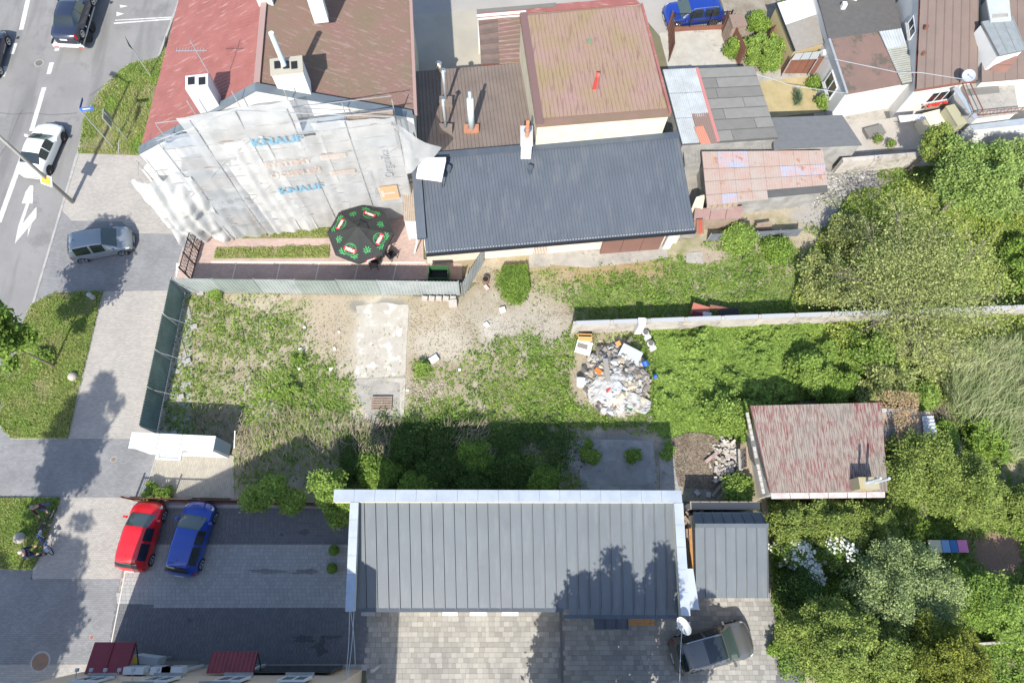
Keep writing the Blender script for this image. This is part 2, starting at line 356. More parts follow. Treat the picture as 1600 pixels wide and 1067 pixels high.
# verges
vg = M('verge_soil', (.16, .18, .06), (.22, .18, .11), rough=.95, sc=1.2, fine=.3, bump=.6)
VERGES = [[(122, 240), (130, 190), (141, 165), (158, 140), (180, 117), (205, 100), (245, 92), (275, 60), (290, 120), (216, 243)],
          [(37, 505), (49, 477), (88, 456), (161, 455), (106, 685), (17, 685), (0, 665), (-90, 640), (-10, 574), (15, 577)],
          [(-200, 779), (96, 777), (62, 870), (50, 889), (-230, 889)]]
for v in VERGES: slab_px('grass_verge', v, .105, vg)
def kerbline(pts, z=.115, w=.06, mt=kerbm):
    mb = MB()
    for (a, b) in zip(pts[:-1], pts[1:]):
        A, B = W(*a, z), W(*b, z); mb.box(((A.x+B.x)/2, (A.y+B.y)/2, z-.03), ((B-A).length, w, .07), math.atan2(B.y-A.y, B.x-A.x))
    o = mb.obj('edging_kerb', mt, kind='structure'); return o
kerbline([(161, 455), (106, 685), (17, 685), (0, 665)]); kerbline([(88, 456), (161, 455)]); kerbline([(96, 777), (62, 870), (50, 889), (-60, 889)]); kerbline([(-100, 778), (96, 777)])
kerbline([(216, 788), (166, 1045)], mt=pinkl); kerbline([(225, 776), (250, 692)])
# cabinet pad
padm = M('sand_paving', (.37, .34, .285), (.32, .295, .25), rough=.9, sc=.8, fine=.08, brick=(.2, .1, (.6, .58, .55), 1.57))
slab_px('cabinet_pad', [(250, 690), (225, 776), (366, 778), (366, 712), (300, 700)], .10, padm)
# ---- individually laid blocks
def blocks(name, poly, bw, bh, mt, z=.09, t=.02, mixw=None, base=None, gap=.008):
    w = [W(x, y, z) for x, y in poly]; x0 = min(p.x for p in w); x1 = max(p.x for p in w); y0 = min(p.y for p in w); y1 = max(p.y for p in w)
    V = []; Fc = []; y = y0; row = 0
    while y < y1:
        x = x0-random.random()*bw
        while x < x1:
            ww = random.choice(mixw) if mixw else bw
            cx, cy = x+ww/2+(0 if mixw else (row % 2)*bw*.5), y+bh/2
            p = PX(cx, cy, z)
            if inpoly(np.array([p[0]]), np.array([p[1]]), poly)[0]:
                a, b = cx-ww/2+gap/2, cx+ww/2-gap/2; c, d = cy-bh/2+gap/2, cy+bh/2-gap/2; zt = z+t+random.uniform(-.002, .002)
                n = len(V); V += [(a, c, z), (b, c, z), (b, d, z), (a, d, z), (a, c, zt), (b, c, zt), (b, d, zt), (a, d, zt)]
                Fc += [(n+4, n+5, n+6, n+7), (n, n+1, n+5, n+4), (n+1, n+2, n+6, n+5), (n+2, n+3, n+7, n+6), (n+3, n, n+4, n+7)]
            x += ww
        y += bh; row += 1
    if base is not None:
        mesh(name, np.array(V), np.array(Fc), mt, base, kind='stuff')
jm = M('joint_sand', (.19, .18, .165), rough=1)
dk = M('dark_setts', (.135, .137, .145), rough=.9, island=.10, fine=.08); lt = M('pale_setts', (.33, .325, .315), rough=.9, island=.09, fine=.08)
mxs = M('mixed_setts', (.31, .295, .265), (.25, .242, .225), rough=.9, sc=.4, island=.2, fine=.08)
pk = slab_px('parking_area', [(206, 786), (560, 786), (570, 956), (575, 1045), (160, 1045), (183, 948)], .09, jm)
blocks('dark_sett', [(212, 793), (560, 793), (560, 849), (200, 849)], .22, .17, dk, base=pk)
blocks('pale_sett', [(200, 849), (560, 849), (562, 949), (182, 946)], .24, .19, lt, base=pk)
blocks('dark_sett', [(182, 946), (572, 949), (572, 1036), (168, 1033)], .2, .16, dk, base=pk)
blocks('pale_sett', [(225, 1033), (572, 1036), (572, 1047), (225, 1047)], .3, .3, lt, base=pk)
blocks('pale_sett', [(206, 785), (560, 785), (560, 793), (206, 793)], .3, .2, lt, base=pk)
cy = slab_px('courtyard', [(572, 940), (1192, 915), (1240, 990), (1260, 1110), (572, 1110)], .09, jm)
blocks('courtyard_sett', [(573, 940), (875, 940), (875, 1110), (573, 1110)], .3, .25, mxs, mixw=[.2, .3, .3, .4], base=cy)
blocks('courtyard_sett', [(880, 935), (1205, 915), (1212, 1030), (1215, 1110), (880, 1110)], .3, .24, mxs, mixw=[.2, .3, .3, .4], base=cy)
blocks('dark_sett', [(1212, 1030), (1255, 1030), (1260, 1110), (1215, 1110)], .2, .16, dk, base=cy)
MB().box((W(877, 1010).x, W(877, 1010).y, .1), (.14, 6.0, .03)).obj('drain_channel', M('drain', (.12, .12, .12)), cy)
# patio by the scaffolded house
slab_px('patio', [(306, 362), (660, 322), (662, 405), (722, 412), (722, 437), (272, 437), (282, 400)], .10, pink)
for x in (365, 434, 495, 556, 616):
    a, b = W(x-2, 437, .1), W(x+4, 411, .1); MB().box(((a.x+b.x)/2, (a.y+b.y)/2, .104), ((b-a).length, .07, .02), math.atan2(b.y-a.y, b.x-a.x)).obj('edging_kerb', pinkl, kind='structure')
for q in ([(330, 408), (665, 409), (665, 412), (330, 411)], [(275, 411), (282, 411), (275, 436)]): slab_px('edging_strip', q, .112, pinkl)
slab_px('patio_bed', [(361, 361), (516, 350), (516, 372), (359, 373)], .115, vg); slab_px('patio_bed', [(338, 388), (515, 383), (514, 403), (335, 404)], .115, vg)
# ---- the vacant lot: one relief grid, its earth colours mapped from the photograph
LOT = [(286, 457), (720, 463), (745, 440), (668, 398), (900, 385), (1085, 372), (1105, 330), (1290, 318), (1300, 262), (1640, 232), (1700, 1150), (1215, 1150), (1190, 780), (360, 786), (366, 700), (245, 685)]
st = .14; gx = np.arange(-21, 48, st); gy = np.arange(-8, 32, st); X, Y = np.meshgrid(gx, gy); nx, ny = len(gx), len(gy)
px, py = PX(X, Y, .06); inl = inpoly(px, py, LOT)
px0, py0 = px, py
rel = fbm(X, Y, 1.1, 3)*.05+fbm(X, Y, 5, 8)*.03
Z = np.where(inl, .035+rel, .02)
def blob(px, py, cx, cy, rx, ry, soft=.35, nz=None, amt=.45):
    d = np.sqrt(((px-cx)/rx)**2+((py-cy)/ry)**2)
    if nz is not None: d = d+(nz-.5)*2*amt
    return np.clip((1+soft-d)/(2*soft), 0, 1)
GREEN = [  # cx cy rx ry strength
 (380, 520, 110, 50, .55), (310, 600, 60, 40, .5), (470, 610, 100, 45, .8), (320, 475, 35, 18, .6), (500, 640, 60, 35, .9), (410, 640, 60, 40, .5), (290, 655, 60, 35, .6),
 (468, 560, 22, 18, .7), (662, 580, 16, 22, .8), (700, 640, 60, 25, .7), (760, 580, 70, 45, .45), (790, 545, 25, 20, .8), (800, 620, 80, 40, .6), (870, 560, 60, 70, .8), (860, 620, 80, 40, 1), (803, 443, 24, 32, 1),
 (470, 680, 90, 50, .75), (400, 735, 60, 30, .5), (520, 720, 50, 30, .6), (1000, 470, 130, 40, 1), (960, 455, 60, 22, .5), (1130, 430, 110, 60, .85), (1180, 470, 90, 45, .9), (1240, 400, 80, 60, .6), (1130, 560, 160, 70, 1.2), (1000, 600, 80, 60, .9), (1080, 640, 110, 40, 1.1), (950, 650, 130, 20, 1),
 (1480, 380, 200, 150, 1), (1450, 620, 230, 110, 1), (1400, 520, 180, 80, .7), (1450, 900, 250, 180, .8), (1560, 1010, 80, 80, .9), (700, 720, 180, 70, 1.1), (560, 700, 60, 40, .4), (850, 690, 60, 40, .6), (880, 740, 40, 40, .6), (740, 700, 120, 50, 1), (1250, 880, 80, 120, .6), (900, 415, 60, 10, .2), (850, 425, 30, 12, .4)]
n1 = fbm(X, Y, 1.3, 21); n2 = fbm(X, Y, .45, 5); n3 = fbm(X, Y, 3.3, 31)
def green_at(px, py, X, Y):
    n1 = fbm(X, Y, 1.3, 21); n3 = fbm(X, Y, 3.3, 31); g = np.zeros_like(px)
    for cx, cy_, rx, ry, s_ in GREEN: g = np.maximum(g, blob(px, py, cx, cy_, rx, ry, .35, n1, .35)*s_)
    g = g*np.clip((n3-.30)*3.6, 0, 1.2)*.75+g*g*.5
    for cx, cy_, rx, ry in BARE: g = g*(1-blob(px, py, cx, cy_, rx, ry, .2, n1, .25))
    return np.clip(g, 0, 1)
BARE = [(515, 500, 30, 38), (590, 560, 40, 98), (690, 540, 45, 28), (640, 500, 20, 40), (735, 485, 60, 25), (860, 500, 35, 35), (930, 590, 46, 48), (960, 720, 85, 42), (1110, 715, 65, 40), (1240, 610, 95, 22), (1560, 860, 40, 45), (830, 690, 30, 22), (1280, 335, 40, 18), (1250, 375, 30, 12), (1100, 400, 30, 12), (860, 405, 110, 9), (780, 500, 40, 25), (1330, 290, 50, 22)]
Gm = green_at(px, py, X, Y)
def lerp(a, b, t): return a*(1-t[..., None])+np.array(b)*t[..., None]
C = np.ones(X.shape+(3,))*np.array((.36, .31, .225))
C = lerp(C, (.27, .225, .155), np.clip((n2-.4)*3, 0, 1)); C = lerp(C, (.40, .36, .29), np.clip((n1-.55)*4, 0, 1)*.8)
C = lerp(C, (.22, .17, .09), np.clip((n3-.58)*4, 0, 1)*.5)
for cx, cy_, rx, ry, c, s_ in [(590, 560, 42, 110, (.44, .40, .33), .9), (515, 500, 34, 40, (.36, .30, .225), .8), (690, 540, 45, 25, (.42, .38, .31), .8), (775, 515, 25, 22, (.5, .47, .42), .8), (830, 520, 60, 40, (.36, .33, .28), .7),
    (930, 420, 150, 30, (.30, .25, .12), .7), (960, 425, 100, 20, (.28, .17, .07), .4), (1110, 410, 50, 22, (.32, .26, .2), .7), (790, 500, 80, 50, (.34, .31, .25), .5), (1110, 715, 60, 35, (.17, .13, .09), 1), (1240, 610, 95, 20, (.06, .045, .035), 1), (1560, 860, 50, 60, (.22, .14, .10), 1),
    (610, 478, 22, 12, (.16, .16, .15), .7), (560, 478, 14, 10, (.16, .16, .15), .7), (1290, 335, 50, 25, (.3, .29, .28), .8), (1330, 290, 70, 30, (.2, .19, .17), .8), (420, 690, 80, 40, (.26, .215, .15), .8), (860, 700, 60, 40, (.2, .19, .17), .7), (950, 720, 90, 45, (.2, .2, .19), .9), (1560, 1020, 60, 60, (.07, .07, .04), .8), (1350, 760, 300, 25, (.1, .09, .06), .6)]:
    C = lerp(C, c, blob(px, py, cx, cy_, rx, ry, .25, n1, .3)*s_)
C = lerp(C, (.15, .175, .055), Gm*.8)
V = np.stack([X, Y, Z], -1).reshape(-1, 3); i = np.arange((ny-1)*(nx-1)); r_, c_ = i//(nx-1), i % (nx-1); b_ = r_*nx+c_
keep = (inl[:-1, :-1] | inl[1:, 1:]).reshape(-1)
Fg = np.stack([b_, b_+1, b_+nx+1, b_+nx], -1)[keep]
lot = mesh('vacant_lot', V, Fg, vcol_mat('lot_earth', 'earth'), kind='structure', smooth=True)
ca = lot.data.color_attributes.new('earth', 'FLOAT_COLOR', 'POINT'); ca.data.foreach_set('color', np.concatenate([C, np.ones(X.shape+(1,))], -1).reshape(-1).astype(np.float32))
# concrete remains in the lot
slab_px('concrete_slab', [(556, 478), (600, 472), (622, 476), (638, 476), (634, 585), (575, 590), (553, 586), (560, 560), (553, 530), (561, 505)], .106, M('bleached_concrete', (.43, .40, .345), (.36, .33, .285), rough=.95, sc=.9, fine=.2, bump=.4, wear=((.52, .50, .45), 1.3, .52, .62)))
slab_px('concrete_slab', [(553, 592), (633, 588), (629, 672), (584, 672), (570, 640), (553, 612)], .107, conc)
for q in ([(630, 480), (639, 479), (633, 584), (626, 585)], [(606, 591), (634, 591), (630, 664), (625, 668), (625, 598), (604, 595)]): slab_px('kerb_strip', q, .118, M('pale_kerb', (.44, .41, .35), (.36, .33, .28), sc=3, fine=.2))
slab_px('concrete_slab', [(880, 690), (925, 686), (1020, 688), (1028, 766), (908, 766), (905, 735), (880, 720)], .115, concd)
slab_px('concrete_slab', [(1030, 692), (1070, 688), (1066, 766), (1031, 766)], .125, concd)
slab_px('concrete_slab', [(920, 722), (1010, 722), (1010, 758), (920, 758)], .13, M('worn_concrete', (.30, .29, .27), (.23, .225, .215), rough=.95, sc=1.4, fine=.2))
slab_px('concrete_slab', [(1050, 688), (1078, 676), (1110, 680), (1110, 728), (1051, 731)], .12, conc)
slab_px('concrete_apron', [(838, 396), (940, 390), (1040, 380), (1043, 402), (990, 410), (920, 418), (850, 412)], .125, conc)
slab_px('concrete_apron', [(826, 398), (857, 396), (860, 415), (827, 417)], .15, conc)
slab_px('concrete_slab', [(1073, 395), (1098, 393), (1098, 412), (1072, 410)], .12, conc)
# back yards
slab_px('yard_ground', [(1030, 52), (1128, 45), (1152, 104), (1045, 110)], .05, M('yard_slab', (.42, .40, .35), (.35, .33, .29), rough=.95, sc=1.1, fine=.15, wear=((.25, .24, .21), 1.5, .58, .68)))
slab_px('dry_lawn', [(1180, 118), (1262, 108), (1283, 175), (1200, 185)], .06, M('straw_lawn', (.40, .33, .18), (.33, .27, .14), rough=.95, sc=1.2, fine=.25))
slab_px('yard_path', [(1180, 112), (1262, 104), (1265, 119), (1182, 128)], .08, conc)
slab_px('garden_ground', [(1118, 0), (1240, 0), (1290, 110), (1180, 118), (1150, 105), (1130, 45)], .03, M('garden_soil', (.19, .16, .12), (.28, .25, .2), sc=1, fine=.2))
slab_px('side_yard', [(1280, 90), (1700, 60), (1700, 240), (1300, 262), (1270, 175)], .03, conc)
slab_px('yard_path', [(1320, 195), (1395, 184), (1450, 180), (1450, 232), (1330, 240)], .06, M('yard_slab2', (.39, .36, .32), (.33, .31, .28), rough=.95, sc=1.3, fine=.15))
slab_px('side_yard', [(1040, 215), (1110, 230), (1300, 235), (1300, 320), (1110, 335), (1085, 380), (1050, 370)], .04, M('felt_ground', (.22, .21, .19), (.3, .28, .25), sc=1.5, fine=.2))
# tarmac patches and oil
for q in [(475, 832, 12, 6), (440, 835, 4, 3), (420, 892, 35, 5), (480, 893, 30, 5), (296, 968, 5, 4), (475, 998, 22, 7), (520, 995, 18, 4), (500, 1010, 14, 16)]:
    mbp = []; 
    for k in range(14): a_ = k/14*2*math.pi; r = random.uniform(.45, 1.15); mbp.append((q[0]+q[2]*r*math.cos(a_), q[1]+q[3]*r*math.sin(a_)))
    slab_px('oil_stain', mbp, .1155, M('oil', (.05, .05, .052), rough=.7, alpha=.28), z0=.1155)
# ================================================================== BUILDINGS
def inset(pts, d):
    c = sum((Vector((p[0], p[1], 0)) for p in pts), Vector())/len(pts); o = []
    for p in pts:
        v = Vector((p[0], p[1], 0))-c; o.append(c+v*(1-d/v.length))
    return o
def body(t, top, mt, d=.25, drop=.12, name='wall', z0=0):
    b = inset(top, d); return MB().prism([(p.x, p.y) for p in b], z0, [p[2]-drop for p in top]).obj(name, mt, t)
def Wq(*a): return [W(*p) for p in a]
def roof(t, q, n, amp, mt, prof='trap', nv=1, name='roof', thick=.09, jit=0):
    v, f = ribbed(q, n, amp, nv, prof, jit)
    o = mesh(name, v, f, mt, t)
    MB().slab([Vector(p)-Vector((0, 0, .012)) for p in q], thick).obj('roof_edge', mt, t)
    return o
def base_of(pts): c = sum((Vector(p) for p in pts), Vector())/len(pts); return (c.x, c.y, 0)
def edge_box(t, name, a, b, w, h, mt, dz=0):
    a, b = Vector(a), Vector(b); d = b-a; L = d.length; mb = MB(); u = d.normalized(); s = Vector((-u.y, u.x, 0)).normalized()*w/2; z = Vector((0, 0, h)); o = Vector((0, 0, dz))
    mb.add([a-s+o, b-s+o, b+s+o, a+s+o, a-s+z+o, b-s+z+o, b+s+z+o, a+s+z+o], [(3, 2, 1, 0), (4, 5, 6, 7), (0, 1, 5, 4), (1, 2, 6, 5), (2, 3, 7, 6), (3, 0, 4, 7)])
    return mb.obj(name, mt, t)
def window(t, c, w, h, rz, depth=.1, fm=None, bars=1):
    """window on a wall: c = centre on the wall face, outward = local -Y rotated by rz"""
    c = Vector(c); u = Vector((math.cos(rz), math.sin(rz), 0)); n = Vector((math.sin(rz), -math.cos(rz), 0)); fm = fm or whitemetal
    mb = MB(); fr = .07
    for s_ in (-1, 1):
        mb.box(c+u*s_*(w/2-fr/2)+n*.03, (fr, depth, h), rz); mb.box(c+Vector((0, 0, s_*(h/2-fr/2)))+n*.03, (w-2*fr, depth, fr), rz)
    for k in range(bars): mb.box(c+u*((k+1)/(bars+1)-.5)*w+n*.03, (fr*.8, depth*.9, h-2*fr), rz)
    f = mb.obj('window', fm, t); MB().box(c+n*.035, (w-2*fr, .03, h-2*fr), rz).obj('pane', glass, f)
    MB().box(c+n*.1+Vector((0, 0, -h/2-.03)), (w+.12, .22, .04), rz).obj('sill', kerbm, f)
    return f
def cyl(t, name, a, b, r, mt, n=12): return MB().tube([a, b], r, n).obj(name, mt, t, smooth=False)
# ---------- main shop building with parapet and seamed roof
q = Wq((561, 779, 4.45), (1056, 779, 4.45), (1062, 962, 3.55), (550, 951, 3.55))
t = thing('shop_building', 'long low building with grey seamed roof and pale coping beside the courtyard', 'building', base_of(q))
A, B, Cc, D = W(522, 766, 4.8), W(1065, 767, 4.8), W(1076, 962, 3.9), W(545, 955, 3.9)
MB().prism([(W(560, 768, 4.8).x+.05, W(560, 768, 4.8).y-.12), (B.x-.05, B.y-.12), (Cc.x-.1, Cc.y+.35), (D.x+.2, D.y+.35)], 0, [4.3, 4.3, 3.35, 3.35]).obj('wall', cream, t)
PA, PB, PC, PD = W(552, 779, 4.45), W(1057, 779, 4.45), W(1061, 951, 3.55), W(556, 951, 3.55)
NP = 29
for k in range(NP):
    u0, u1 = k/NP, (k+1)/NP-.0013  # gap bares the black deck: seam shading put in as a dark line
    ext = 9 if u0 > .63 else 0
    e0, e1 = (Vector(bl((PA, PB, PC, PD), u, 1)) for u in (u0, u1))
    if ext: e0 = e0+Vector((0, -.42, -.07)); e1 = e1+Vector((0, -.42, -.07))
    qq = [bl((PA, PB, PC, PD), u0, 0), bl((PA, PB, PC, PD), u1, 0), e1, e0]
    v, f = ribbed(qq, 1, .06, 1, 'seam'); mesh('roof_panel', v, f, greyroof, t)
MB().slab([PA-Vector((0, 0, .05)), PB-Vector((0, 0, .05)), PC-Vector((0, 0, .05)), PD-Vector((0, 0, .05))], .15).obj('roof_deck', black, t)
# coping stones on the parapets
MB().prism([(A.x, A.y), (B.x, B.y), (B.x, B.y-.56), (A.x, A.y-.56)], 4.2, 4.74).obj('parapet', cream, t)
nc = 17
for k in range(nc):
    x0 = A.x+(B.x-A.x)*k/nc; x1 = A.x+(B.x-A.x)*(k+1)/nc-.012
    MB().box(((x0+x1)/2, (A.y+B.y)/2-.26, 4.78+random.uniform(-.003, .003)), (x1-x0, .60, .05)).obj('coping_piece', capm, t)
def parapet_side(xa, ya, xb, yb, za, zb, w, n, mt, mt2, nbl):
    # west/east parapets following the slope
    for k in range(n):
        a = Vector((xa, ya, za)).lerp(Vector((xb, yb, zb)), k/n); b = Vector((xa, ya, za)).lerp(Vector((xb, yb, zb)), (k+1)/n)
        d = (b-a).normalized(); b = b-d*.012
        edge_box(t, 'coping_piece', a, b, w, .05, mt2 if k >= n-nbl else mt)
    edge_box(t, 'parapet', Vector((xa, ya, za-.55)), Vector((xb, yb, zb-.55)), w-.08, .545, cream)
capb = M('blue_grey_coping', (.30, .37, .46), (.26, .33, .42), rough=.4, metal=.3)
wa, wb_ = W(554, 784, 4.7), W(547, 955, 4.35)
parapet_side(wa.x, A.y-.57, wb_.x, wb_.y, 4.72, 4.4, .42, 6, capm, capb, 2)
ea, eb = W(1060, 790, 4.7), W(1071, 962, 4.3)
parapet_side(ea.x, A.y-.57, eb.x, eb.y, 4.72, 4.3, .46, 5, capm, capm, 0)
g1, g2 = W(558, 953, 3.45), W(880, 953, 3.45); edge_box(t, 'gutter', g1, g2, .16, .12, darkroof)
g1, g2 = W(880, 963, 3.4), W(1060, 964, 3.4); edge_box(t, 'gutter', g1, g2, .16, .12, darkroof)
for x0, w_, mt_ in ((565, 20, kerbm), (692, 22, whitemetal), (735, 24, whitemetal), (785, 24, whitemetal)):
    p = W(x0+w_/2, 957, 1.0); o = thing('window_box', 'pale '+{565: 'grey step under the left end of the grey roof eave', 692: 'slatted ledge, first of three white ledges under the grey roof eave', 735: 'bright solid ledge, middle of three under the grey roof eave', 785: 'slatted ledge, rightmost of three under the grey roof eave'}[x0], 'ledge', (p.x, p.y, 0))
    MB().box((p.x, p.y, .95), (w_/28, .3, .1)).obj('shelf', mt_, o)
    MB().box((p.x, p.y+.1, .5), (w_/28-.1, .06, .8)).obj('support', mt_, o)
dq = Wq((929, 965, 2.6), (982, 965, 2.6), (982, 983, 2.35), (929, 983, 2.35))
t = thing('door_canopy', 'small dark canopy projecting over the courtyard from the grey roofed building', 'canopy', base_of(dq)); roof(t, dq, 3, .04, darkroof, 'seam', thick=.06)
for x in (930, 981): 
    a = W(x, 966, 2.5); MB().tube([(a.x, a.y+.3, 1.9), (a.x, a.y-.3, 2.35)], .03).obj('bracket', black, t)
p = W(1003, 972, .8); t = thing('wooden_bench', 'orange plank bench against the courtyard wall beside the dark canopy', 'bench', (p.x, p.y, 0))
for k in range(3): MB().box((p.x, p.y-.12+k*.13, .46), (1.45, .11, .04)).obj('plank', woodo, t)
for s_ in (-.6, .6): MB().box((p.x+s_, p.y, .22), (.08, .34, .44)).obj('leg', woodo, t)
# satellite dish at the corner
def dish(px, py, h, r, label, dirv, mt, arm=1):
    p = W(px, py, h); t = thing('satellite_dish', label, 'satellite dish', (p.x, p.y, h-.6)); d = Vector(dirv).normalized(); u = d.orthogonal().normalized(); w = d.cross(u)
    v = []; f = []; R, K = 5, 20
    for sgn in (0, 1):
        for i in range(R+1):
            rr = r*i/R
            for k in range(K): v.append(p+(u*math.cos(2*math.pi*k/K)+w*math.sin(2*math.pi*k/K)*1.08)*rr+d*(rr*rr/r*.28-sgn*.02))
    for sgn in (0, 1):
        for i in range(R):
            for k in range(K): b = sgn*(R+1)*K; f.append((b+i*K+k, b+i*K+(k+1) % K, b+(i+1)*K+(k+1) % K, b+(i+1)*K+k))
    mesh('reflector', v, f, mt, t, smooth=True)
    mb = MB(); mb.tube([p-d*.02, p-d*.3, p-d*.3-Vector((0, 0, .6))], .03); mb.obj('mast', steel, t)
    mb = MB(); mb.tube([p-w*r, p+d*r*1.1-w*r*.2], .015, 5); mb.tube([p+d*r*1.1-w*r*.2, p+d*r*1.25-w*r*.2], .045, 8); mb.obj('receiver_arm', steel, t)
dish(1071, 976, 4.6, .42, 'oval white satellite dish at the lower right corner of the grey seamed roof', (-.85, -.35, .45), whitemetal)
# ---------- carport
r0, r1 = W(1086, 821, 3.1), W(1200, 821, 3.1); s0, s1 = W(1088, 934, 2.35), W(1201, 934, 2.35); n0, n1 = W(1083, 800, 2.55), W(1190, 800, 2.55)
t = thing('carport', 'small gabled outbuilding with grey seamed roof between the long roof and the garden', 'outbuilding', base_of([r0, s1]))
MB().prism([(n0.x+.1, n0.y-.1), (n1.x-.1, n1.y-.1), (s1.x-.1, s1.y+.4), (s0.x+.1, s0.y+.4)], 0, [2.4, 2.4, 2.2, 2.2]).obj('wall', paleb, t)
for k in range(7):
    v, f = ribbed([bl((r0, r1, s1, s0), k/7, 0), bl((r0, r1, s1, s0), (k+1)/7-.006, 0), bl((r0, r1, s1, s0), (k+1)/7-.006, 1), bl((r0, r1, s1, s0), k/7, 1)], 1, .06, 1, 'seam'); mesh('roof_panel', v, f, greyroof, t)
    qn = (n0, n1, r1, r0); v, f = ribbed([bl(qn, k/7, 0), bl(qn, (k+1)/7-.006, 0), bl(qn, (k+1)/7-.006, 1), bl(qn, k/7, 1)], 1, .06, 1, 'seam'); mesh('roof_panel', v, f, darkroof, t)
edge_box(t, 'ridge_cap', r0+Vector((0, 0, .03)), r1+Vector((0, 0, .03)), .2, .05, greyroof)
a, b = W(1079, 790, 1.9), W(1186, 790, 1.9); t2 = thing('garden_wall', 'plain rendered wall with a tan top behind the small grey roofed outbuilding', 'wall', (a.x, a.y, 0))
MB().box(((a.x+b.x)/2, a.y, .95), (b.x-a.x, .30, 1.9)).obj('wall', kerbm, t2); MB().box(((a.x+b.x)/2, a.y+.02, 1.93), (b.x-a.x+.06, .42, .05)).obj('coping', M('tan_coping', (.30, .25, .20)), t2)
# gap between: timber stack
p = W(1077, 860, .3)
t = thing('timber_stack', 'stack of orange brown planks in the gap between the two grey roofs', 'timber', (p.x, p.y, 0))
for k in range(9):
    MB().box((p.x-.25+random.uniform(-.05, .35), p.y+random.uniform(-.3, .3), 1.3+k*.06), (.09, 2.4, .04), random.uniform(-.08, .08)).obj('plank', woodo, t)
MB().box((p.x, p.y, .65), (.7, 2.2, 1.2)).obj('lower_pile', wood, t)
p = W(1075, 815, .3); t = thing('plank_heap', 'crossed weathered planks above the orange timber stack', 'planks', (p.x, p.y, 0))
for k in range(6): MB().box((p.x+random.uniform(-.3, .3), p.y+random.uniform(-.3, .3), 1.0+k*.08), (.12, 1.1, .04), random.uniform(-1.3, 1.3)).obj('plank', wood, t)
MB().box((p.x, p.y, .5), (.6, .6, .95)).obj('lower_pile', wood, t)
qq = Wq((1070, 888, 2.9), (1083, 888, 2.9), (1093, 952, 2.6), (1074, 952, 2.6)); t = thing('lean_to_roof', 'pale sheet roofing the narrow gap at the corner of the long grey roof', 'lean-to', base_of(qq))
MB().slab(qq, .06).obj('roof_sheet', M('blue_sheet', (.36, .40, .46), rough=.4), t)
for i_ in (0, 2): MB().tube([qq[i_]-Vector((0, 0, .05)), (qq[i_].x, qq[i_].y, 0)], .04).obj('post', steel, t)
# ---------- small red roofed house
q = Wq((1172, 634, 2.75), (1376, 629, 2.75), (1386, 767, 2.55), (1203, 769, 2.55))
t = thing('small_house', 'small single storey house with flaking dark red corrugated roof in the overgrown gardens', 'house', base_of(q))
fl = M('flaking_red_sheet', (.18, .052, .052), (.21, .13, .11), rough=.8, sc=.6, fine=.25, wave=((.285, .245, .21), 17, 1.6, .43, .55), wear=((.175, .15, .13), .3, .44, .56))
wl = inset(q, .12); MB().prism([(W(1153, 640, 0).x+.15, wl[0].y), (wl[1].x, wl[1].y), (wl[2].x, wl[2].y-.1), (W(1182, 782, 0).x+.1, wl[3].y-.12)], 0, [2.6, 2.6, 2.4, 2.4]).obj('wall', M('grimy_render', (.50, .49, .46), (.40, .39, .37), sc=1.3, fine=.15), t)
rows = [0, .20, .41, .62, .845, 1]
for k in range(5):
    qq = [bl(q, 0, rows[k]), bl(q, 1, rows[k]), bl(q, 1, rows[k+1]), bl(q, 0, rows[k+1])]
    for j in range(4):
        q4 = [bl(qq, j/4, 0)+Vector((0, 0, .02)), bl(qq, (j+1)/4, 0)+Vector((0, 0, .02)), bl(qq, (j+1)/4, 1.03)+Vector((0, 0, .045)), bl(qq, j/4, 1.03)+Vector((0, 0, .045))]
        v, f = ribbed(q4, 14, .035, 1, 'wave'); mesh('roof_sheet', v, f, fl, t)
MB().slab(q, .1).obj('roof_deck', rustbrown, t)
q2 = Wq((1204, 770, 2.45), (1384, 768, 2.45), (1384, 777, 2.4), (1206, 779, 2.4))
for k in range(6): MB().slab([bl(q2, k/6, 0), bl(q2, (k+1)/6-.006, 0), bl(q2, (k+1)/6-.006, 1), bl(q2, k/6, 1)], .08).obj('eave_slab', M('pink_slab', (.42, .33, .33), (.5, .46, .44), sc=3, fine=.2), t)
# west verge stones and window
va, vb = W(1170, 645, 2.5), W(1196, 772, 2.35)
for k in range(14):
    if k in (5, 8): continue
    a = va.lerp(vb, k/14); b = va.lerp(vb, (k+.9)/14); edge_box(t, 'verge_brick', a-Vector((.12, 0, 0)), b-Vector((.12, 0, 0)), .16, .09, paleb)
a = W(1168, 716, 1.3); window(t, (W(1163, 716, 1.3).x+.02, a.y, 1.35), 1.1, .95, -math.pi/2-.06, fm=M('brown_frame', (.3, .22, .17)), bars=1)
# chimney with two pipes
c0 = W(1348, 757, 2.9); cm = M('mossy_block', (.33, .32, .27), (.36, .29, .12), sc=2, fine=.2)
MB().box((c0.x, c0.y, 3.05), (1.05, .62, 1.0)).obj('chimney', cm, t)
for dx in (-.1, .35): MB().tube([(c0.x+dx, c0.y+.05, 3.4), (c0.x+dx, c0.y+.05, 4.9)], .07, 8).obj('chimney_pipe', pvc, t)
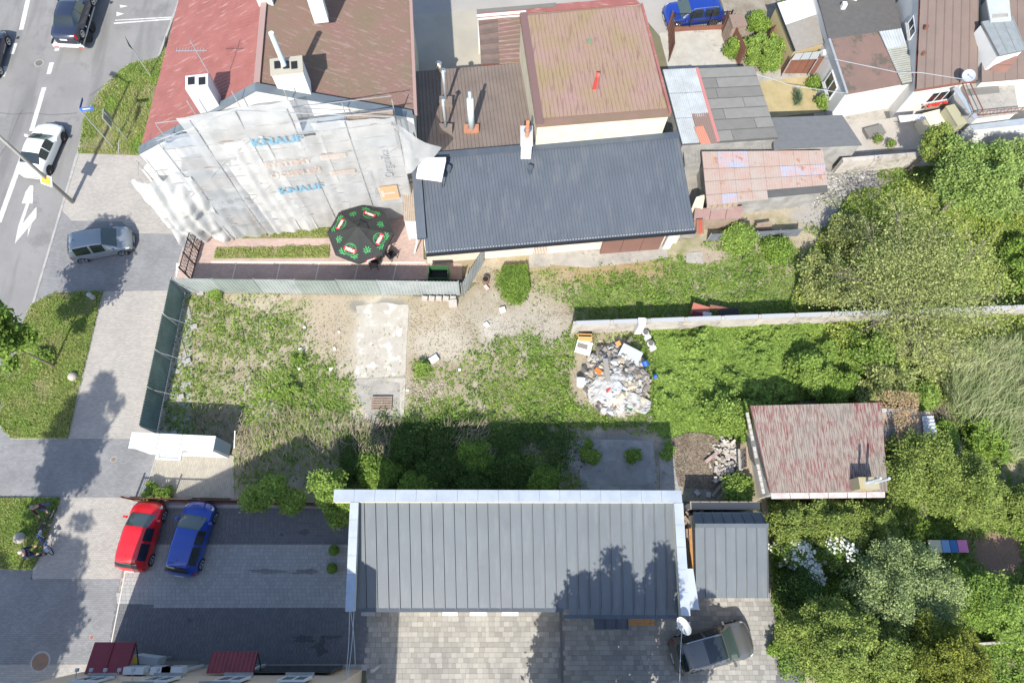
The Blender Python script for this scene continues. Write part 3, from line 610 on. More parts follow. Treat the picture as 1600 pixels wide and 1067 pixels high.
# leaf litter creeping over the roof's right edge
# ---------- leaning shed behind it
q = Wq((1376, 640, 1.9), (1452, 643, 1.9), (1462, 690, 1.8), (1380, 690, 1.8)); t = thing('garden_shed', 'low shed with leaf covered roof and bare corrugated sheets behind the red house', 'shed', base_of(q))
body(t, q, wood, .15); roof(t, q, 10, .03, M('leafy_sheet', (.30, .2, .13), (.36, .34, .33), sc=1.6, fine=.25), 'wave')
qb = Wq((1440, 650, 2.0), (1458, 650, 2.0), (1464, 678, 1.95), (1443, 678, 1.95)); v, f = ribbed([qb[1], qb[2], qb[3], qb[0]], 5, .05, 1, 'wave'); mesh('bare_sheet', v, f, palemetal, t)
MB().box(W(1400, 641, 2.0), (2.4, .2, .08)).obj('roof_batten', palemetal, t)
# ---------- long dark roofed building
qa = Wq((648, 247, 4.3), (1060, 212, 4.6), (1086, 361, 2.75), (666, 397, 2.65))
t = thing('workshop_building', 'long low workshop with dark blue grey ribbed roof and brown garage door', 'building', base_of(qa))
wb = [Vector((p.x, p.y, 0)) for p in qa]; dS = (wb[1]-wb[0]).normalized(); up = Vector((-dS.y, dS.x, 0))
foot = [wb[0]+dS*.3-up*.05, wb[1]-dS*.25-up*.05, W(1056, 381, 0)-Vector((0, 0, 0)), W(669, 412, 0)]
pinkw = M('cream_pink_wall', (.66, .58, .48), (.58, .50, .42), sc=1.2, fine=.08)
MB().prism([(p.x, p.y) for p in foot], 0, [4.2, 4.45, 2.6, 2.5]).obj('wall', pinkw, t)
v, f = ribbed(qa, 84, .05, 1, 'seam'); mesh('roof', v, f, darkroof, t)
MB().slab([p-Vector((0, 0, .30)) for p in qa], .05).obj('roof_edge', black, t)
edge_box(t, 'ridge_flashing', qa[0]+Vector((0, 0, .06)), qa[1]+Vector((0, 0, .06)), .42, .05, darkroof)
edge_box(t, 'gutter', qa[3]-up*.09-Vector((0, 0, .05)), qa[2]-up*.09-Vector((0, 0, .05)), .16, .1, black)
sg = MB()
for k in range(95):
    p = bl(qa, (k+.5)/95, .985)+Vector((0, 0, .07))
    if k == 0: sgo = MB().box((0, 0, 0), (.07, .05, .03)).obj('snow_guard', palemetal); sgo.parent = t; sgo.location = p-LOC[t.name]
    else: o = bpy.data.objects.new('snow_guard', sgo.data); COL.objects.link(o); o.parent = t; o.location = p-LOC[t.name]
pa = W(649, 247, 4.5); pb = W(660, 372, 3.2); edge_box(t, 'verge_board', Vector((pa.x, pa.y, 4.3)), Vector((pb.x-.05, pb.y, 3.0)), .55, .2, darkroof)
fS = (foot[2]-foot[3]).normalized(); rzS = math.atan2(fS.y, fS.x); nS = Vector((fS.y, -fS.x, 0))
g0_, g1_ = W(936, 397, 0), W(1028, 390, 0); L_ = (g1_-g0_).length/3
for k in range(3):
    c = g0_+fS*L_*(k+.5)+nS*.04; MB().box((c.x, c.y, 1.1), (L_-.03, .07, 2.2), rzS).obj('garage_door', M('brown_door', (.19, .10, .08), (.165, .09, .07), sc=1), t)
gd = W(843, 396, 0)+nS*.08
for k in range(9): MB().box((gd.x+fS.x*(k-4)*.1, gd.y+fS.y*(k-4)*.1, 1.0), (.035, .04, 1.7), rzS).obj('grille_bar', rustbrown, t)
MB().box((gd.x-nS.x*.05, gd.y-nS.y*.05, 1.0), (.95, .04, 1.8), rzS).obj('door', M('dim_door', (.10, .075, .05)), t)
# white end bay right of the garage door
e0 = W(1040, 388, 0); MB().box((e0.x, e0.y, 1.15), (.5, .16, 2.3), rzS).obj('pilaster', white, t)
p = W(822, 228, 4.9); MB().box((p.x, p.y+.15, 4.6), (.62, 1.25, 2.0)).obj('chimney', white, t)
MB().box((p.x, p.y+.15, 5.63), (.75, 1.4, .08)).obj('chimney_cap', M('cap', (.42, .41, .40)), t)
MB().tube([(p.x+.02, p.y+.1, 5.6), (p.x+.02, p.y+.1, 7.0)], .11, 10).obj('chimney_pipe', M('orange_pipe', (.55, .2, .1)), t); MB().tube([(p.x+.02, p.y+.1, 6.2), (p.x+.02, p.y+.1, 6.3)], .2, 10).obj('pipe_collar', silver, t)
for pxv, pyv in ((701, 268), (828, 268)):
    p = W(pxv, pyv, 4.1); m_ = MB(); m_.tube([(p.x, p.y, 3.9), (p.x, p.y, 4.45)], .13, 10); m_.tube([(p.x, p.y, 4.4), (p.x, p.y, 4.55)], .19, 10); m_.obj('roof_vent', darkroof, t)
# ---------- two storey brown flat roof building
q = Wq((812, 22, 6.7), (1004, 8, 6.7), (1049, 178, 6.6), (838, 195, 6.6))
t = thing('two_storey_building', 'cream walled two storey block with a low brown lichen stained seamed roof', 'building', base_of(q)); body(t, q, cream, .12, .2)
qi = [bl(q, .055, .03), bl(q, .985, .01), bl(q, .975, .955), bl(q, .055, .955)]
NR = 30
for k in range(NR):
    v, f = ribbed([bl(qi, k/NR, 0)+Vector((0, 0, .05)), bl(qi, (k+1)/NR-.001, 0)+Vector((0, 0, .05)), bl(qi, (k+1)/NR-.001, 1)+Vector((0, 0, .05)), bl(qi, k/NR, 1)+Vector((0, 0, .05))], 1, .05, 1, 'seam'); mesh('roof_panel', v, f, brownroofv, t)
MB().slab(q, .28).obj('roof_deck', M('brown_fascia', (.20, .125, .10), (.17, .12, .08), sc=1), t)
edge_box(t, 'west_flashing', bl(q, .03, 0)+Vector((0, 0, .01)), bl(q, .03, 1)+Vector((0, 0, .01)), .4, .09, M('brown_flashing', (.15, .09, .085)))
edge_box(t, 'east_flashing', bl(q, .99, 0)+Vector((0, 0, .02)), bl(q, .99, 1)+Vector((0, 0, .02)), .14, .12, redroof)
for a, b in (((928, 137, 6.8), .25), ((933, 137, 6.8), -.05)):
    p = W(*a); MB().tube([(p.x, p.y, 6.7), (p.x+b*.4, p.y+.1, 7.6), (p.x+b*.4, p.y+.25, 7.75)], .09, 8).obj('vent_pipe', redm if b > 0 else redroof, t)
MB().box(W(921, 64, 6.85), (.28, .2, .12)).obj('roof_hatch', M('verdigris', (.12, .2, .13)), t)
# ---------- taupe annexe
q = Wq((648, 112, 3.3), (815, 99, 3.3), (839, 235, 4.3), (655, 246, 4.2))
t = thing('annexe', 'taupe corrugated roofed annexe with four flues behind the dark blue grey roof', 'building', base_of(q)); body(t, q, cream, .1, .15)
v, f = ribbed(q, 31, .05, 1, 'seam'); mesh('roof', v, f, taupe, t); MB().slab([p-Vector((0, 0, .015)) for p in q], .1).obj('roof_edge', rustbrown, t)
def flue(bx, by, hb, H, r, mt, cap, basem=None, base=(.6, .4, .5)):
    p = W(bx, by, hb)
    if basem: MB().box((p.x, p.y, hb+base[2]/2-.2), (base[0], base[1], base[2]+.2)).obj('chimney', basem, t)
    MB().tube([(p.x, p.y, hb), (p.x, p.y, hb+H)], r, 10).obj('flue_pipe', mt, t, smooth=True)
    if cap: MB().tube([(p.x, p.y, hb+H), (p.x, p.y, hb+H+.12)], [cap, cap*.55], 12).obj('flue_cap', silver, t)
pipeg = M('pale_pipe', (.48, .55, .57), rough=.5)
flue(737, 204, 4.0, 2.9, .2, pipeg, 0, brickm, (.9, .5, .4)); flue(737, 204, 4.0, 3.5, .1, steel, 0)
flue(697, 160, 3.9, 2.8, .09, steel, .2, taupe, (.8, .45, .4)); flue(697, 205, 4.0, 2.9, .08, steel, .17, taupe, (.8, .5, .5))
flue(686, 108, 3.4, .5, .17, cream, .22)
# ---------- brown roof strip at the top
q = Wq((747, 26, 3.1), (818, 10, 3.1), (820, 99, 3.2), (752, 102, 3.2)); t = thing('low_annexe', 'low building with brown roof strips left of the two storey block', 'building', base_of(q)); body(t, q, white, .1)
qa_ = [q[0], bl(q, .42, 0), bl(q, .42, 1), q[3]]; qb_ = [bl(q, .42, 0), q[1], q[2], bl(q, .42, 1)]
for k in range(5):
    v, f = ribbed([bl(qa_, 1, k/5), bl(qa_, 1, (k+1)/5-.01), bl(qa_, 0, (k+1)/5-.01), bl(qa_, 0, k/5)], 1, .05, 1, 'wave'); mesh('roof_sheet', v, f, M('brown_sheet2', (.16, .115, .10), (.13, .095, .08), sc=2), t)
v, f = ribbed([qb_[1], qb_[2], qb_[3], qb_[0]], 12, .04, 1, 'trap'); mesh('roof', v, f, brownroof, t)
MB().slab([p-Vector((0, 0, .02)) for p in q], .12).obj('roof_deck', rustbrown, t)
q = Wq((745, 17, 3.4), (990, -4, 3.4), (1000, 6, 3.4), (745, 27, 3.4)); t = thing('street_range', 'narrow red and white edged roof range along the back street', 'building', base_of(q)); body(t, q, white, .05)
MB().slab(q, .1).obj('roof', redroof, t); edge_box(t, 'white_verge', bl(q, 0, .9)+Vector((0, 0, .01)), bl(q, .3, .9)+Vector((0, 0, .01)), .2, .06, white)
edge_box(t, 'grey_verge', bl(q, 0, .2)+Vector((0, 0, .01)), bl(q, .5, .2)+Vector((0, 0, .01)), .3, .05, felt)
# ---------- shed with pale corrugated sheets and felt
q = Wq((1035, 110, 2.8), (1178, 104, 2.8), (1216, 216, 2.7), (1066, 226, 2.7)); t = thing('garage', 'garage roofed half in pale corrugated sheets and half in grey felt strips', 'garage', base_of(q)); body(t, q, concd, .12)
sp = .355; ql = [q[0], bl(q, sp, 0), bl(q, sp, 1), q[3]]
for j in range(3):
    for k in range(2):
        if (j, k) == (2, 1): continue
        s0_, s1_ = j/3, (j+1)/3-.003; q4 = [bl(ql, k*.5, s0_), bl(ql, k*.5+.5, s0_), bl(ql, k*.5+.5, s1_), bl(ql, k*.5, s1_)]
        q4 = [p+Vector((0, 0, .02+.012*(2-j)+.01*k)) for p in q4]; v, f = ribbed(q4, 9, .035, 1, 'wave'); mesh('corrugated_sheet', v, f, palemetal, t)
q4 = [bl(ql, .5, .62), bl(ql, 1, .62), bl(ql, 1, 1.02), bl(ql, .5, 1.02)]; q4 = [p+Vector((0, 0, .06)) for p in q4]; v, f = ribbed(q4, 8, .035, 1, 'wave'); mesh('corrugated_sheet', v, f, M('brown_corr', (.2, .14, .12)), t)
q4 = [bl(ql, .45, .8), bl(ql, .72, .79), bl(ql, .8, 1.03), bl(ql, .5, 1.03)]; q4 = [p+Vector((0, 0, .1)) for p in q4]; v, f = ribbed(q4, 5, .035, 1, 'wave'); mesh('corrugated_sheet', v, f, M('salmon_corr', (.44, .19, .13)), t)
MB().slab([p-Vector((0, 0, .01)) for p in q], .12).obj('roof_deck', feltd, t)
edge_box(t, 'red_flashing', bl(q, .37, 0)+Vector((0, 0, .01)), bl(q, .37, 1)+Vector((0, 0, .01)), .2, .1, M('pinkred', (.40, .16, .15)))
qr = [bl(q, .39, 0), q[1], q[2], bl(q, .39, 1)]
for j in range(7):
    cut = [.0, .26, .2, .62, .22, .7, .25, .75][j]; v0, v1 = j/7, (j+1)/7-.012
    for (u0, u1) in ((0, cut-.01), (cut, .995)) if cut > .05 else ((0, .995),):
        MB().slab([bl(qr, u0, v0)+Vector((0, 0, .015)), bl(qr, u1, v0)+Vector((0, 0, .015)), bl(qr, u1, v1)+Vector((0, 0, .02)), bl(qr, u0, v1)+Vector((0, 0, .02))], .02).obj('felt_strip', felt if (j+int(u0*10)) % 3 else M('felt_pale', (.20, .195, .18), (.18, .175, .16), fine=.1), t)
q = Wq((1206, 184, 2.4), (1316, 180, 2.4), (1347, 227, 2.3), (1209, 233, 2.3)); t = thing('flat_roof_shed', 'low shed with a smooth slate grey felt roof beside the dry lawn', 'shed', base_of(q)); body(t, q, concd, .1)
for k in range(4): MB().slab([bl(q, 0, k/4)+Vector((0, 0, .004*k)), bl(q, 1, k/4)+Vector((0, 0, .004*k)), bl(q, 1, (k+1)/4-.004)+Vector((0, 0, .004*k)), bl(q, 0, (k+1)/4-.004)+Vector((0, 0, .004*k))], .08).obj('felt_strip', M('slate_felt', (.125, .13, .135), (.11, .115, .12), fine=.08), t)
q = Wq((1068, 236, 1.8), (1205, 222, 1.9), (1208, 240, 1.8), (1070, 256, 1.7)); t = thing('fibre_cement_roof', 'low grey lean-to roof between the grey felt garage and the rusty pink shed', 'lean-to', base_of(q)); body(t, q, concd, .1); roof(t, q, 26, .025, M('grey_asb', (.25, .245, .23), (.19, .185, .175), fine=.2), 'wave')
q = Wq((1096, 238, 2.3), (1285, 236, 2.3), (1294, 299, 2.1), (1104, 317, 2.1)); t = thing('rusty_shed', 'shed roofed in four rows of rusting pink and pale blue metal sheets', 'shed', base_of(q)); body(t, q, concd, .3)
rb = M('rust_blue', (.30, .34, .42), (.42, .28, .25), rough=.7, sc=1.3, fine=.2, wear=((.33, .14, .07), 1.5, .56, .68))
for j, (v0, v1) in enumerate(((0, .35), (.35, .60), (.60, .86), (.86, 1.06))):
    for k in range(8):
        if j == 3 and k > 3: continue
        q4 = [bl(q, k/8, v0), bl(q, (k+1)/8-.001, v0), bl(q, (k+1)/8-.001, v1-.004), bl(q, k/8, v1-.004)]; q4 = [p+Vector((0, 0, .05-.01*j+random.uniform(0, .006))) for p in q4]
        v, f = ribbed(q4, 6, .02, 1, 'wave'); mesh('roof_sheet', v, f, rb if (j, k) in ((1, 5), (1, 6), (1, 7), (0, 2), (3, 1), (0, 1)) else rusty, t)
MB().slab([p-Vector((0, 0, .03)) for p in q], .1).obj('roof_deck', feltd, t)
a = W(1168, 322, 1.0); window(t, (a.x, a.y+.2, 1.3), .8, .5, .05, bars=1)
q = Wq((1086, 326, 1.6), (1163, 322, 1.6), (1158, 341, 1.5), (1084, 344, 1.5)); t = thing('lean_to', 'brown panelled lean-to below the rusty pink shed', 'lean-to', base_of(q)); body(t, q, wood, .1)
for k in range(3): MB().slab([bl(q, k/3, 0), bl(q, (k+1)/3-.01, 0), bl(q, (k+1)/3-.01, 1), bl(q, k/3, 1)], .06).obj('roof_panel', M('brown_panel', (.30, .19, .17), (.26, .17, .15), fine=.15), t)
q = Wq((1105, 319, 1.9), (1155, 315, 1.9), (1152, 323, 1.8), (1104, 326, 1.8)); t = thing('plank_shelf', 'row of weathered boards under the eave of the rusty pink shed', 'boards', base_of(q)); 
for k in range(6): MB().slab([bl(q, k/6, 0), bl(q, (k+1)/6-.01, 0), bl(q, (k+1)/6-.01, 1), bl(q, k/6, 1)], .05).obj('board', wood, t)
MB().prism([(p.x, p.y) for p in inset(q, .2)], 0, 1.7).obj('support_wall', concd, t)
q = Wq((1088, 308, 1.7), (1102, 304, 1.7), (1098, 326, 1.7), (1082, 322, 1.7)); t = thing('pale_cupboard', 'pale slab topped cupboard by the corner of the dark ribbed roof', 'cupboard', base_of(q)); body(t, q, cream, .05); MB().slab(q, .06).obj('lid', cream, t)
q = Wq((1088, 343, 1.7), (1099, 342, 1.7), (1100, 365, .4), (1088, 366, .4)); t = thing('red_tin_sheets', 'three red brown tin sheets leaning at the end of the dark ribbed roof', 'tin sheets', base_of(q))
for k in range(3): v, f = ribbed([bl(q, k/3, 0), bl(q, (k+1)/3-.02, 0), bl(q, (k+1)/3-.02, 1), bl(q, k/3, 1)], 3, .03, 1, 'wave'); mesh('sheet', v, f, M('redtin', (.42, .10, .06)) if k == 1 else M('browntin', (.3, .15, .12)), t)
# ---------- houses at the top right
q = Wq((1212, 6, 2.3), (1271, -10, 2.3), (1291, 66, 2.2), (1241, 81, 2.2)); t = thing('outhouse', 'narrow outhouse with a half white, half grey pitched roof beside the garden', 'outbuilding', base_of(q)); body(t, q, M('yellow_wall', (.40, .32, .17)), .15)
MB().slab([q[0], q[1], bl(q, 1, .42), bl(q, 0, .46)], .08).obj('white_roof', M('white_felt', (.62, .63, .62), (.55, .56, .56), fine=.1), t)
MB().slab([bl(q, 0, .464), bl(q, 1, .424), q[2], q[3]], .08).obj('grey_roof', M('brown_grey_felt', (.27, .25, .22), (.24, .22, .19), fine=.15), t)
edge_box(t, 'east_verge', q[1]+Vector((0, 0, .01)), q[2]+Vector((0, 0, .01)), .12, .08, black); edge_box(t, 'west_verge', q[0]+Vector((0, 0, .01)), q[3]+Vector((0, 0, .01)), .12, .08, black)
q = Wq((1243, 84, 1.9), (1284, 80, 1.9), (1278, 92, 1.8), (1236, 94, 1.8)); t = thing('glass_canopy', 'grey translucent porch canopy under the narrow outhouse', 'canopy', base_of(q))
for k in range(3): MB().slab([bl(q, k/3, 0), bl(q, (k+1)/3-.02, 0), bl(q, (k+1)/3-.02, 1), bl(q, k/3, 1)], .03).obj('pane', M('frosted', (.38, .40, .40), rough=.3, alpha=.7), t)
for i_ in (2, 3): MB().tube([q[i_], (q[i_].x, q[i_].y, 0)], .04).obj('post', steel, t)
q = Wq((1268, -40, 3.2), (1389, -40, 3.2), (1409, 45, 3.1), (1295, 62, 3.1)); q2 = Wq((1295, 62, 3.1), (1374, 50, 3.1), (1410, 131, 2.9), (1323, 147, 2.9)); q3 = Wq((1373, 50, 3.15), (1408, 45, 3.15), (1433, 127, 2.95), (1410, 132, 2.95))
t = thing('white_house', 'white walled house with a black and rust felt roof and a pale corrugated strip', 'house', base_of(q2))
MB().prism([(p.x, p.y) for p in inset([q[0], q[1], q3[2], q2[3]], .2)], 0, 2.75).obj('wall', M('whitewash', (.60, .59, .57), (.52, .51, .49), sc=.8, fine=.08), t)
MB().slab(q, .1).obj('black_roof', M('black_felt', (.10, .095, .09), (.085, .08, .075), fine=.1), t)
MB().slab(q2, .1).obj('rust_roof', M('rust_felt', (.20, .125, .105), (.165, .11, .09), rough=.85, sc=.7, fine=.15, wear=((.10, .085, .065), .9, .52, .6)), t)
v, f = ribbed([q3[0], q3[1], bl(q3, 1, .34), bl(q3, 0, .34)][::1], 8, .03, 1, 'wave'); mesh('corrugated_sheet', v, f, palemetal, t)
v, f = ribbed([bl(q3, 1, .34), bl(q3, 1, 1), bl(q3, 0, 1), bl(q3, .0, .34)], 17, .03, 1, 'wave'); mesh('corrugated_sheet', v, f, M('mossy_corr', (.30, .30, .27), (.24, .25, .21), fine=.2), t)
MB().slab([p-Vector((0, 0, .02)) for p in q3], .1).obj('strip_deck', feltd, t)
MB().slab(Wq((1426, 115, 3.1), (1438, 113, 3.1), (1442, 126, 3.1), (1429, 127, 3.1)), .05).obj('red_panel', redm, t)
edge_box(t, 'west_verge', q[3]+Vector((0, 0, .01)), q2[3]+Vector((0, 0, .01)), .14, .09, steel)
a = W(1338, -8, 3.3); MB().box((a.x, a.y+.2, 3.9), (.5, 1.2, 1.5), -.4).obj('chimney', white, t); MB().box(W(1318, 10, 3.3), (.3, .3, .5)).obj('vent', white, t)
wv = q2[3]-q[3]; rzw = math.atan2(wv.y, wv.x)
c = W(1301, 130, 1.4); wn = inset([q[0], q[1], q3[2], q2[3]], .2); dW = Vector((wn[3].x-wn[0].x, wn[3].y-wn[0].y, 0)).normalized(); base_ = Vector((wn[3].x, wn[3].y, 0))-dW*1.7
window(t, (base_.x, base_.y, 1.55), 1.5, 1.2, math.atan2(dW.y, dW.x), bars=1)
base_ = Vector((wn[3].x, wn[3].y, 0))-dW*4.2; MB().tube([(base_.x, base_.y, 1.9), (base_.x-.2, base_.y-.04, 1.9)], .22, 12).obj('wall_lamp', white, t)
# brown metal roof house
q = Wq((1441, -60, 5.8), (1530, -60, 5.8), (1528, 125, 3.3), (1432, 140, 3.3)); t = thing('brown_roof_house', 'taller house with smooth brown seamed roof and white end wall', 'house', base_of(q))
MB().prism([(p.x, p.y) for p in inset(q, .2)], 0, [5.6, 5.6, 3.1, 3.1]).obj('wall', M('whitewash', (1, 1, 1)), t)
for k in range(7):
    v, f = ribbed([bl(q, k/7, 0), bl(q, (k+1)/7-.006, 0), bl(q, (k+1)/7-.006, 1), bl(q, k/7, 1)], 1, .03, 1, 'seam'); mesh('roof_panel', v, f, brownflat, t)
MB().slab([p-Vector((0, 0, .2)) for p in q], .05).obj('roof_deck', rustbrown, t)
for a, b in ((1446, 45), (1441, 86)): MB().tube([W(a, b, 4.6), W(a, b, 4.6)+Vector((0, 0, .25))], .12, 8).obj('roof_vent', rustbrown, t)
wq_ = inset(q, .2); dW = Vector((wq_[3].x-wq_[0].x, wq_[3].y-wq_[0].y, 0)).normalized(); L_ = (Vector((wq_[3].x-wq_[0].x, wq_[3].y-wq_[0].y, 0))).length
p = Vector((wq_[3].x, wq_[3].y, 0))-dW*4.6; window(t, (p.x, p.y, 3.75), 1.4, .7, math.atan2(dW.y, dW.x), bars=1)
sw = wq_[2]-wq_[3]; sw.z = 0; rz_ = math.atan2(sw.y, sw.x); p = Vector((wq_[3].x, wq_[3].y, 0))+sw*.62; window(t, (p.x, p.y, 1.9), 1.9, 1.1, rz_, bars=2)
fb = thing('flower_box', 'window box of red flowers on the white end wall', 'flower box', (p.x, p.y-.3, 1.1)); n_ = Vector((math.sin(rz_), -math.cos(rz_), 0))
MB().box(p+n_*.32+Vector((0, 0, 1.2)), (1.7, .22, .18), rz_).obj('trough', wood, fb)
mbf = MB(); 
for k in range(60): mbf.box(p+n_*(.32+random.uniform(-.12, .12))+sw.normalized()*random.uniform(-.8, .8)+Vector((0, 0, 1.33+random.uniform(0, .12))), (.07, .07, .05), random.random())
mbf.obj('flowers', redm, fb)
q = Wq((1404, 181, 1.9), (1446, 178, 1.9), (1447, 186, 1.8), (1407, 191, 1.8)); t = thing('awning', 'small white awning low on the white end wall', 'awning', base_of(q)); MB().slab(q, .06).obj('canopy', white, t)
for i_ in (2, 3): MB().tube([q[i_], q[i_]+Vector((0, .5, -.6))], .02, 5).obj('bracket', black, t)
# terrace and dormer on the far right
q = Wq((1503, 132, 2.7), (1584, 126, 2.7), (1592, 176, 2.7), (1528, 184, 2.7)); t = thing('terrace_roof', 'flat grey terrace roof with a rusty rail frame below the brown metal roof', 'building', base_of(q)); body(t, q, white, .1); MB().slab(q, .12).obj('roof', conc, t)
MB().slab(Wq((1510, 140, 2.72), (1560, 132, 2.72), (1562, 145, 2.72), (1514, 150, 2.72)), .01).obj('roof_patch', felt, t)
edge_box(t, 'west_coping', W(1492, 138, 2.9), W(1524, 186, 2.9), .35, .08, capm)
mr = MB(); tops = []
for p_ in ((1512, 122, 3.2), (1536, 172, 3.2), (1522, 176, 3.2), (1600, 168, 3.2)): tops.append(W(*p_))
mr.tube([tops[0], tops[1]], .035); mr.tube([tops[0]+Vector((-.5, 0, 0)), tops[2]], .035); mr.tube([tops[2], tops[3]], .03); mr.tube([tops[2]-Vector((0, 0, .4)), tops[3]-Vector((0, 0, .4))], .03)
for k in range(8): p = tops[2].lerp(tops[3], k/7); mr.tube([p, p-Vector((0, 0, .6))], .02)
for p in tops: mr.tube([p, p-Vector((0, 0, .5))], .03)
mr.obj('railing', rustbrown, t)
q = Wq((1515, 196, 2.2), (1680, 175, 2.2), (1680, 186, 2.2), (1520, 203, 2.2)); t = thing('whitewashed_wall', 'long whitewashed wall below the terrace at the right edge', 'wall', base_of(q)); MB().prism([(p.x, p.y) for p in q], 0, 2.15).obj('wall', white, t)
MB().slab(q, .05).obj('coping', capm, t)
q = Wq((1534, 34, 5.2), (1582, 26, 5.2), (1603, 78, 5.0), (1562, 87, 5.0)); t = thing('dormer', 'grey metal roofed dormer with white cheek and brown doors among brown roofs', 'dormer', base_of(q))
b = inset(q, .1); MB().prism([(p.x, p.y) for p in b], 1.0, 4.95).obj('wall', white, t)
for k in range(3): v, f = ribbed([bl(q, k/3, 0), bl(q, (k+1)/3-.004, 0), bl(q, (k+1)/3-.004, 1), bl(q, k/3, 1)], 1, .04, 1, 'seam'); mesh('roof_panel', v, f, M('aged_zinc', (.23, .25, .26), (.19, .21, .215), fine=.15), t)
MB().slab([p-Vector((0, 0, .02)) for p in q], .1).obj('roof_deck', felt, t)
s0_, s1_ = W(1538, 118, 2.9), W(1590, 97, 4.1); qd = Wq((1562, 90, 4.4), (1592, 88, 4.4), (1560, 130, 3.0), (1535, 124, 3.0))
for k in range(3): MB().slab([bl(qd, 0, k/3), bl(qd, 1, k/3), bl(qd, 1, (k+1)/3-.02), bl(qd, 0, (k+1)/3-.02)], .06).obj('door_panel', M('brown_door', (1, 1, 1)), t)
q = Wq((1534, -60, 5.2), (1760, -60, 5.2), (1760, 110, 3.6), (1534, 128, 3.4)); t = thing('far_right_house', 'brown roofed house cut by the right edge behind the grey dormer', 'house', base_of(q)); body(t, q, white, .2)
roof(t, q, 12, .03, brownflat, 'seam')
q = Wq((1540, -10, 5.5), (1576, -12, 5.5), (1580, 32, 5.3), (1548, 34, 5.3)); t = thing('roof_walkway', 'grey metal platform above the dormer between the brown roofs', 'platform', base_of(q)); MB().slab(q, .1).obj('deck', palemetal, t); MB().prism([(p.x, p.y) for p in inset(q, .3)], 4.0, 5.35).obj('support', conc, t)
dish(1513, 119, 4.3, .38, 'pale round satellite dish on a tall mast by the brown metal roof', (-.3, -.45, .8), M('dish_grey', (.30, .33, .38)))
# ================================================================== SCAFFOLDED HOUSE
EW, EE = W(313, 354, 0), W(668, 309, 0)
fd = (EE-EW).normalized(); fn = Vector((fd.y, -fd.x, 0)); FL = (EE-EW).length; frz = math.atan2(fd.y, fd.x)   # fn points to the lot
eW, eE, ap = EW+Vector((0, 0, 7.9)), EE+Vector((0, 0, 8.2)), (EW+EE)/2+Vector((0, 0, 11.6))
back = -fn*26
bW, bE, bA = W(293, -60, 7.9), W(635, -60, 8.2), W(416, -60, 11.6)
t = thing('corner_house', 'big gabled corner house with faded red and brown roof behind the scaffolding', 'house', (ap.x, ap.y, 0))
th = -fn*.35
vv = [EW, EE, eE, ap, eW]; mb = MB(); mb.add(vv+[p+th for p in vv], [(0, 1, 2, 3, 4), (9, 8, 7, 6, 5)]+[(i, i+5, (i+1) % 5+5, (i+1) % 5) for i in range(5)]); mb.obj('gable_wall', white, t)
MB().prism([(p.x, p.y) for p in [EW+th*1.02+fd*.15, EE+th*1.02-fd*.15, bE-fd*.15, bW+fd*.15]], 0, [7.6, 7.9, 7.9, 7.6]).obj('wall', cream, t)
o1, o2 = fd*-.15-Vector((0, 0, .1)), fd*.15-Vector((0, 0, .1))
R0, R1 = ap+th, bA; eq = [R1, R0, eW+th+o1, eW+back+o1]
qp = [R0, R1, bW+o1, eW+th+o1]; qp = [p-Vector((0, 0, .22)) for p in qp]
v, f = ribbed(qp, 40, .02, 2, 'seam'); mesh('red_roof', v, f, redroof, t)
qb = [R0, R1, bE+o2, eE+th+o2]; qb = [p-Vector((0, 0, .22)) for p in qb]
v, f = ribbed(qb, 120, .045, 2, 'wave'); mesh('brown_roof', v, f, brownroof, t)
edge_box(t, 'ridge_cap', R0-Vector((0, 0, .18)), R1-Vector((0, 0, .18)), .3, .07, M('ridge_grey', (.3, .2, .18)))
cop = M('dark_zinc_coping', (.15, .18, .20), (.11, .13, .15), rough=.45, sc=.8, fine=.1)
edge_box(t, 'gable_coping', eW+th*.5, ap+th*.5, .5, .06, cop, .02); edge_box(t, 'gable_coping', ap+th*.5, eE+th*.5, .5, .06, cop, .02)
edge_box(t, 'gutter', eE+th+o2-Vector((0, 0, .2)), bE+o2-Vector((0, 0, .2)), .18, .12, M('gutter_brown', (.3, .2, .18)))
for k in range(5):
    for j in range(3):
        z = 1.6+j*2.75; u = 1.9+k*2.65
        if j == 2 and k in (0, 4): continue
        p = EW+fd*u+fn*.02; window(t, (p.x, p.y, z), 1.0, 1.4, frz, bars=1)
def box_at(t, name, p, d, mt, rz=frz): return MB().box(p, d, rz).obj(name, mt, t)
# chimneys
ch = W(342, 128, 10.0)
def on_gable(u, off=0): return EW+fd*u-fn*off
c1 = on_gable(4.7, .6); o = box_at(t, 'chimney', (c1.x, c1.y, 11.1), (1.08, .8, 1.8), white)
for dx in (-.26, .26): MB().box((c1.x+dx, c1.y+.02, 12.01), (.32, .45, .03), frz).obj('flue_opening', black, o)
c2 = on_gable(9.1, .75); o = box_at(t, 'chimney', (c2.x, c2.y, 11.3), (1.5, .9, 1.7), white); MB().box((c2.x, c2.y, 12.2), (1.58, .98, .1), frz).obj('chimney_cap', M('cap_tan', (.36, .33, .27)), o)
for dx in (-.55, 0, .5): MB().box((c2.x+dx*.78, c2.y, 12.26), (.3, .45, .03), frz).obj('flue_opening', black, o)
MB().tube([(c2.x-.1, c2.y, 12.1), (c2.x-.1, c2.y, 14.3)], .13, 10).obj('flue_pipe', pipeg, o)
for px_, py_ in ((394, -52), (480, -42)):
    p = W(px_, py_, 13.4); MB().box((p.x, p.y, 11.4), (.75, .6, 1.8), frz).obj('chimney', white, t)
p = W(429, 75, 9.6); hp = MB(); 
un = (eE-ap).normalized(); a = R0-fn*0
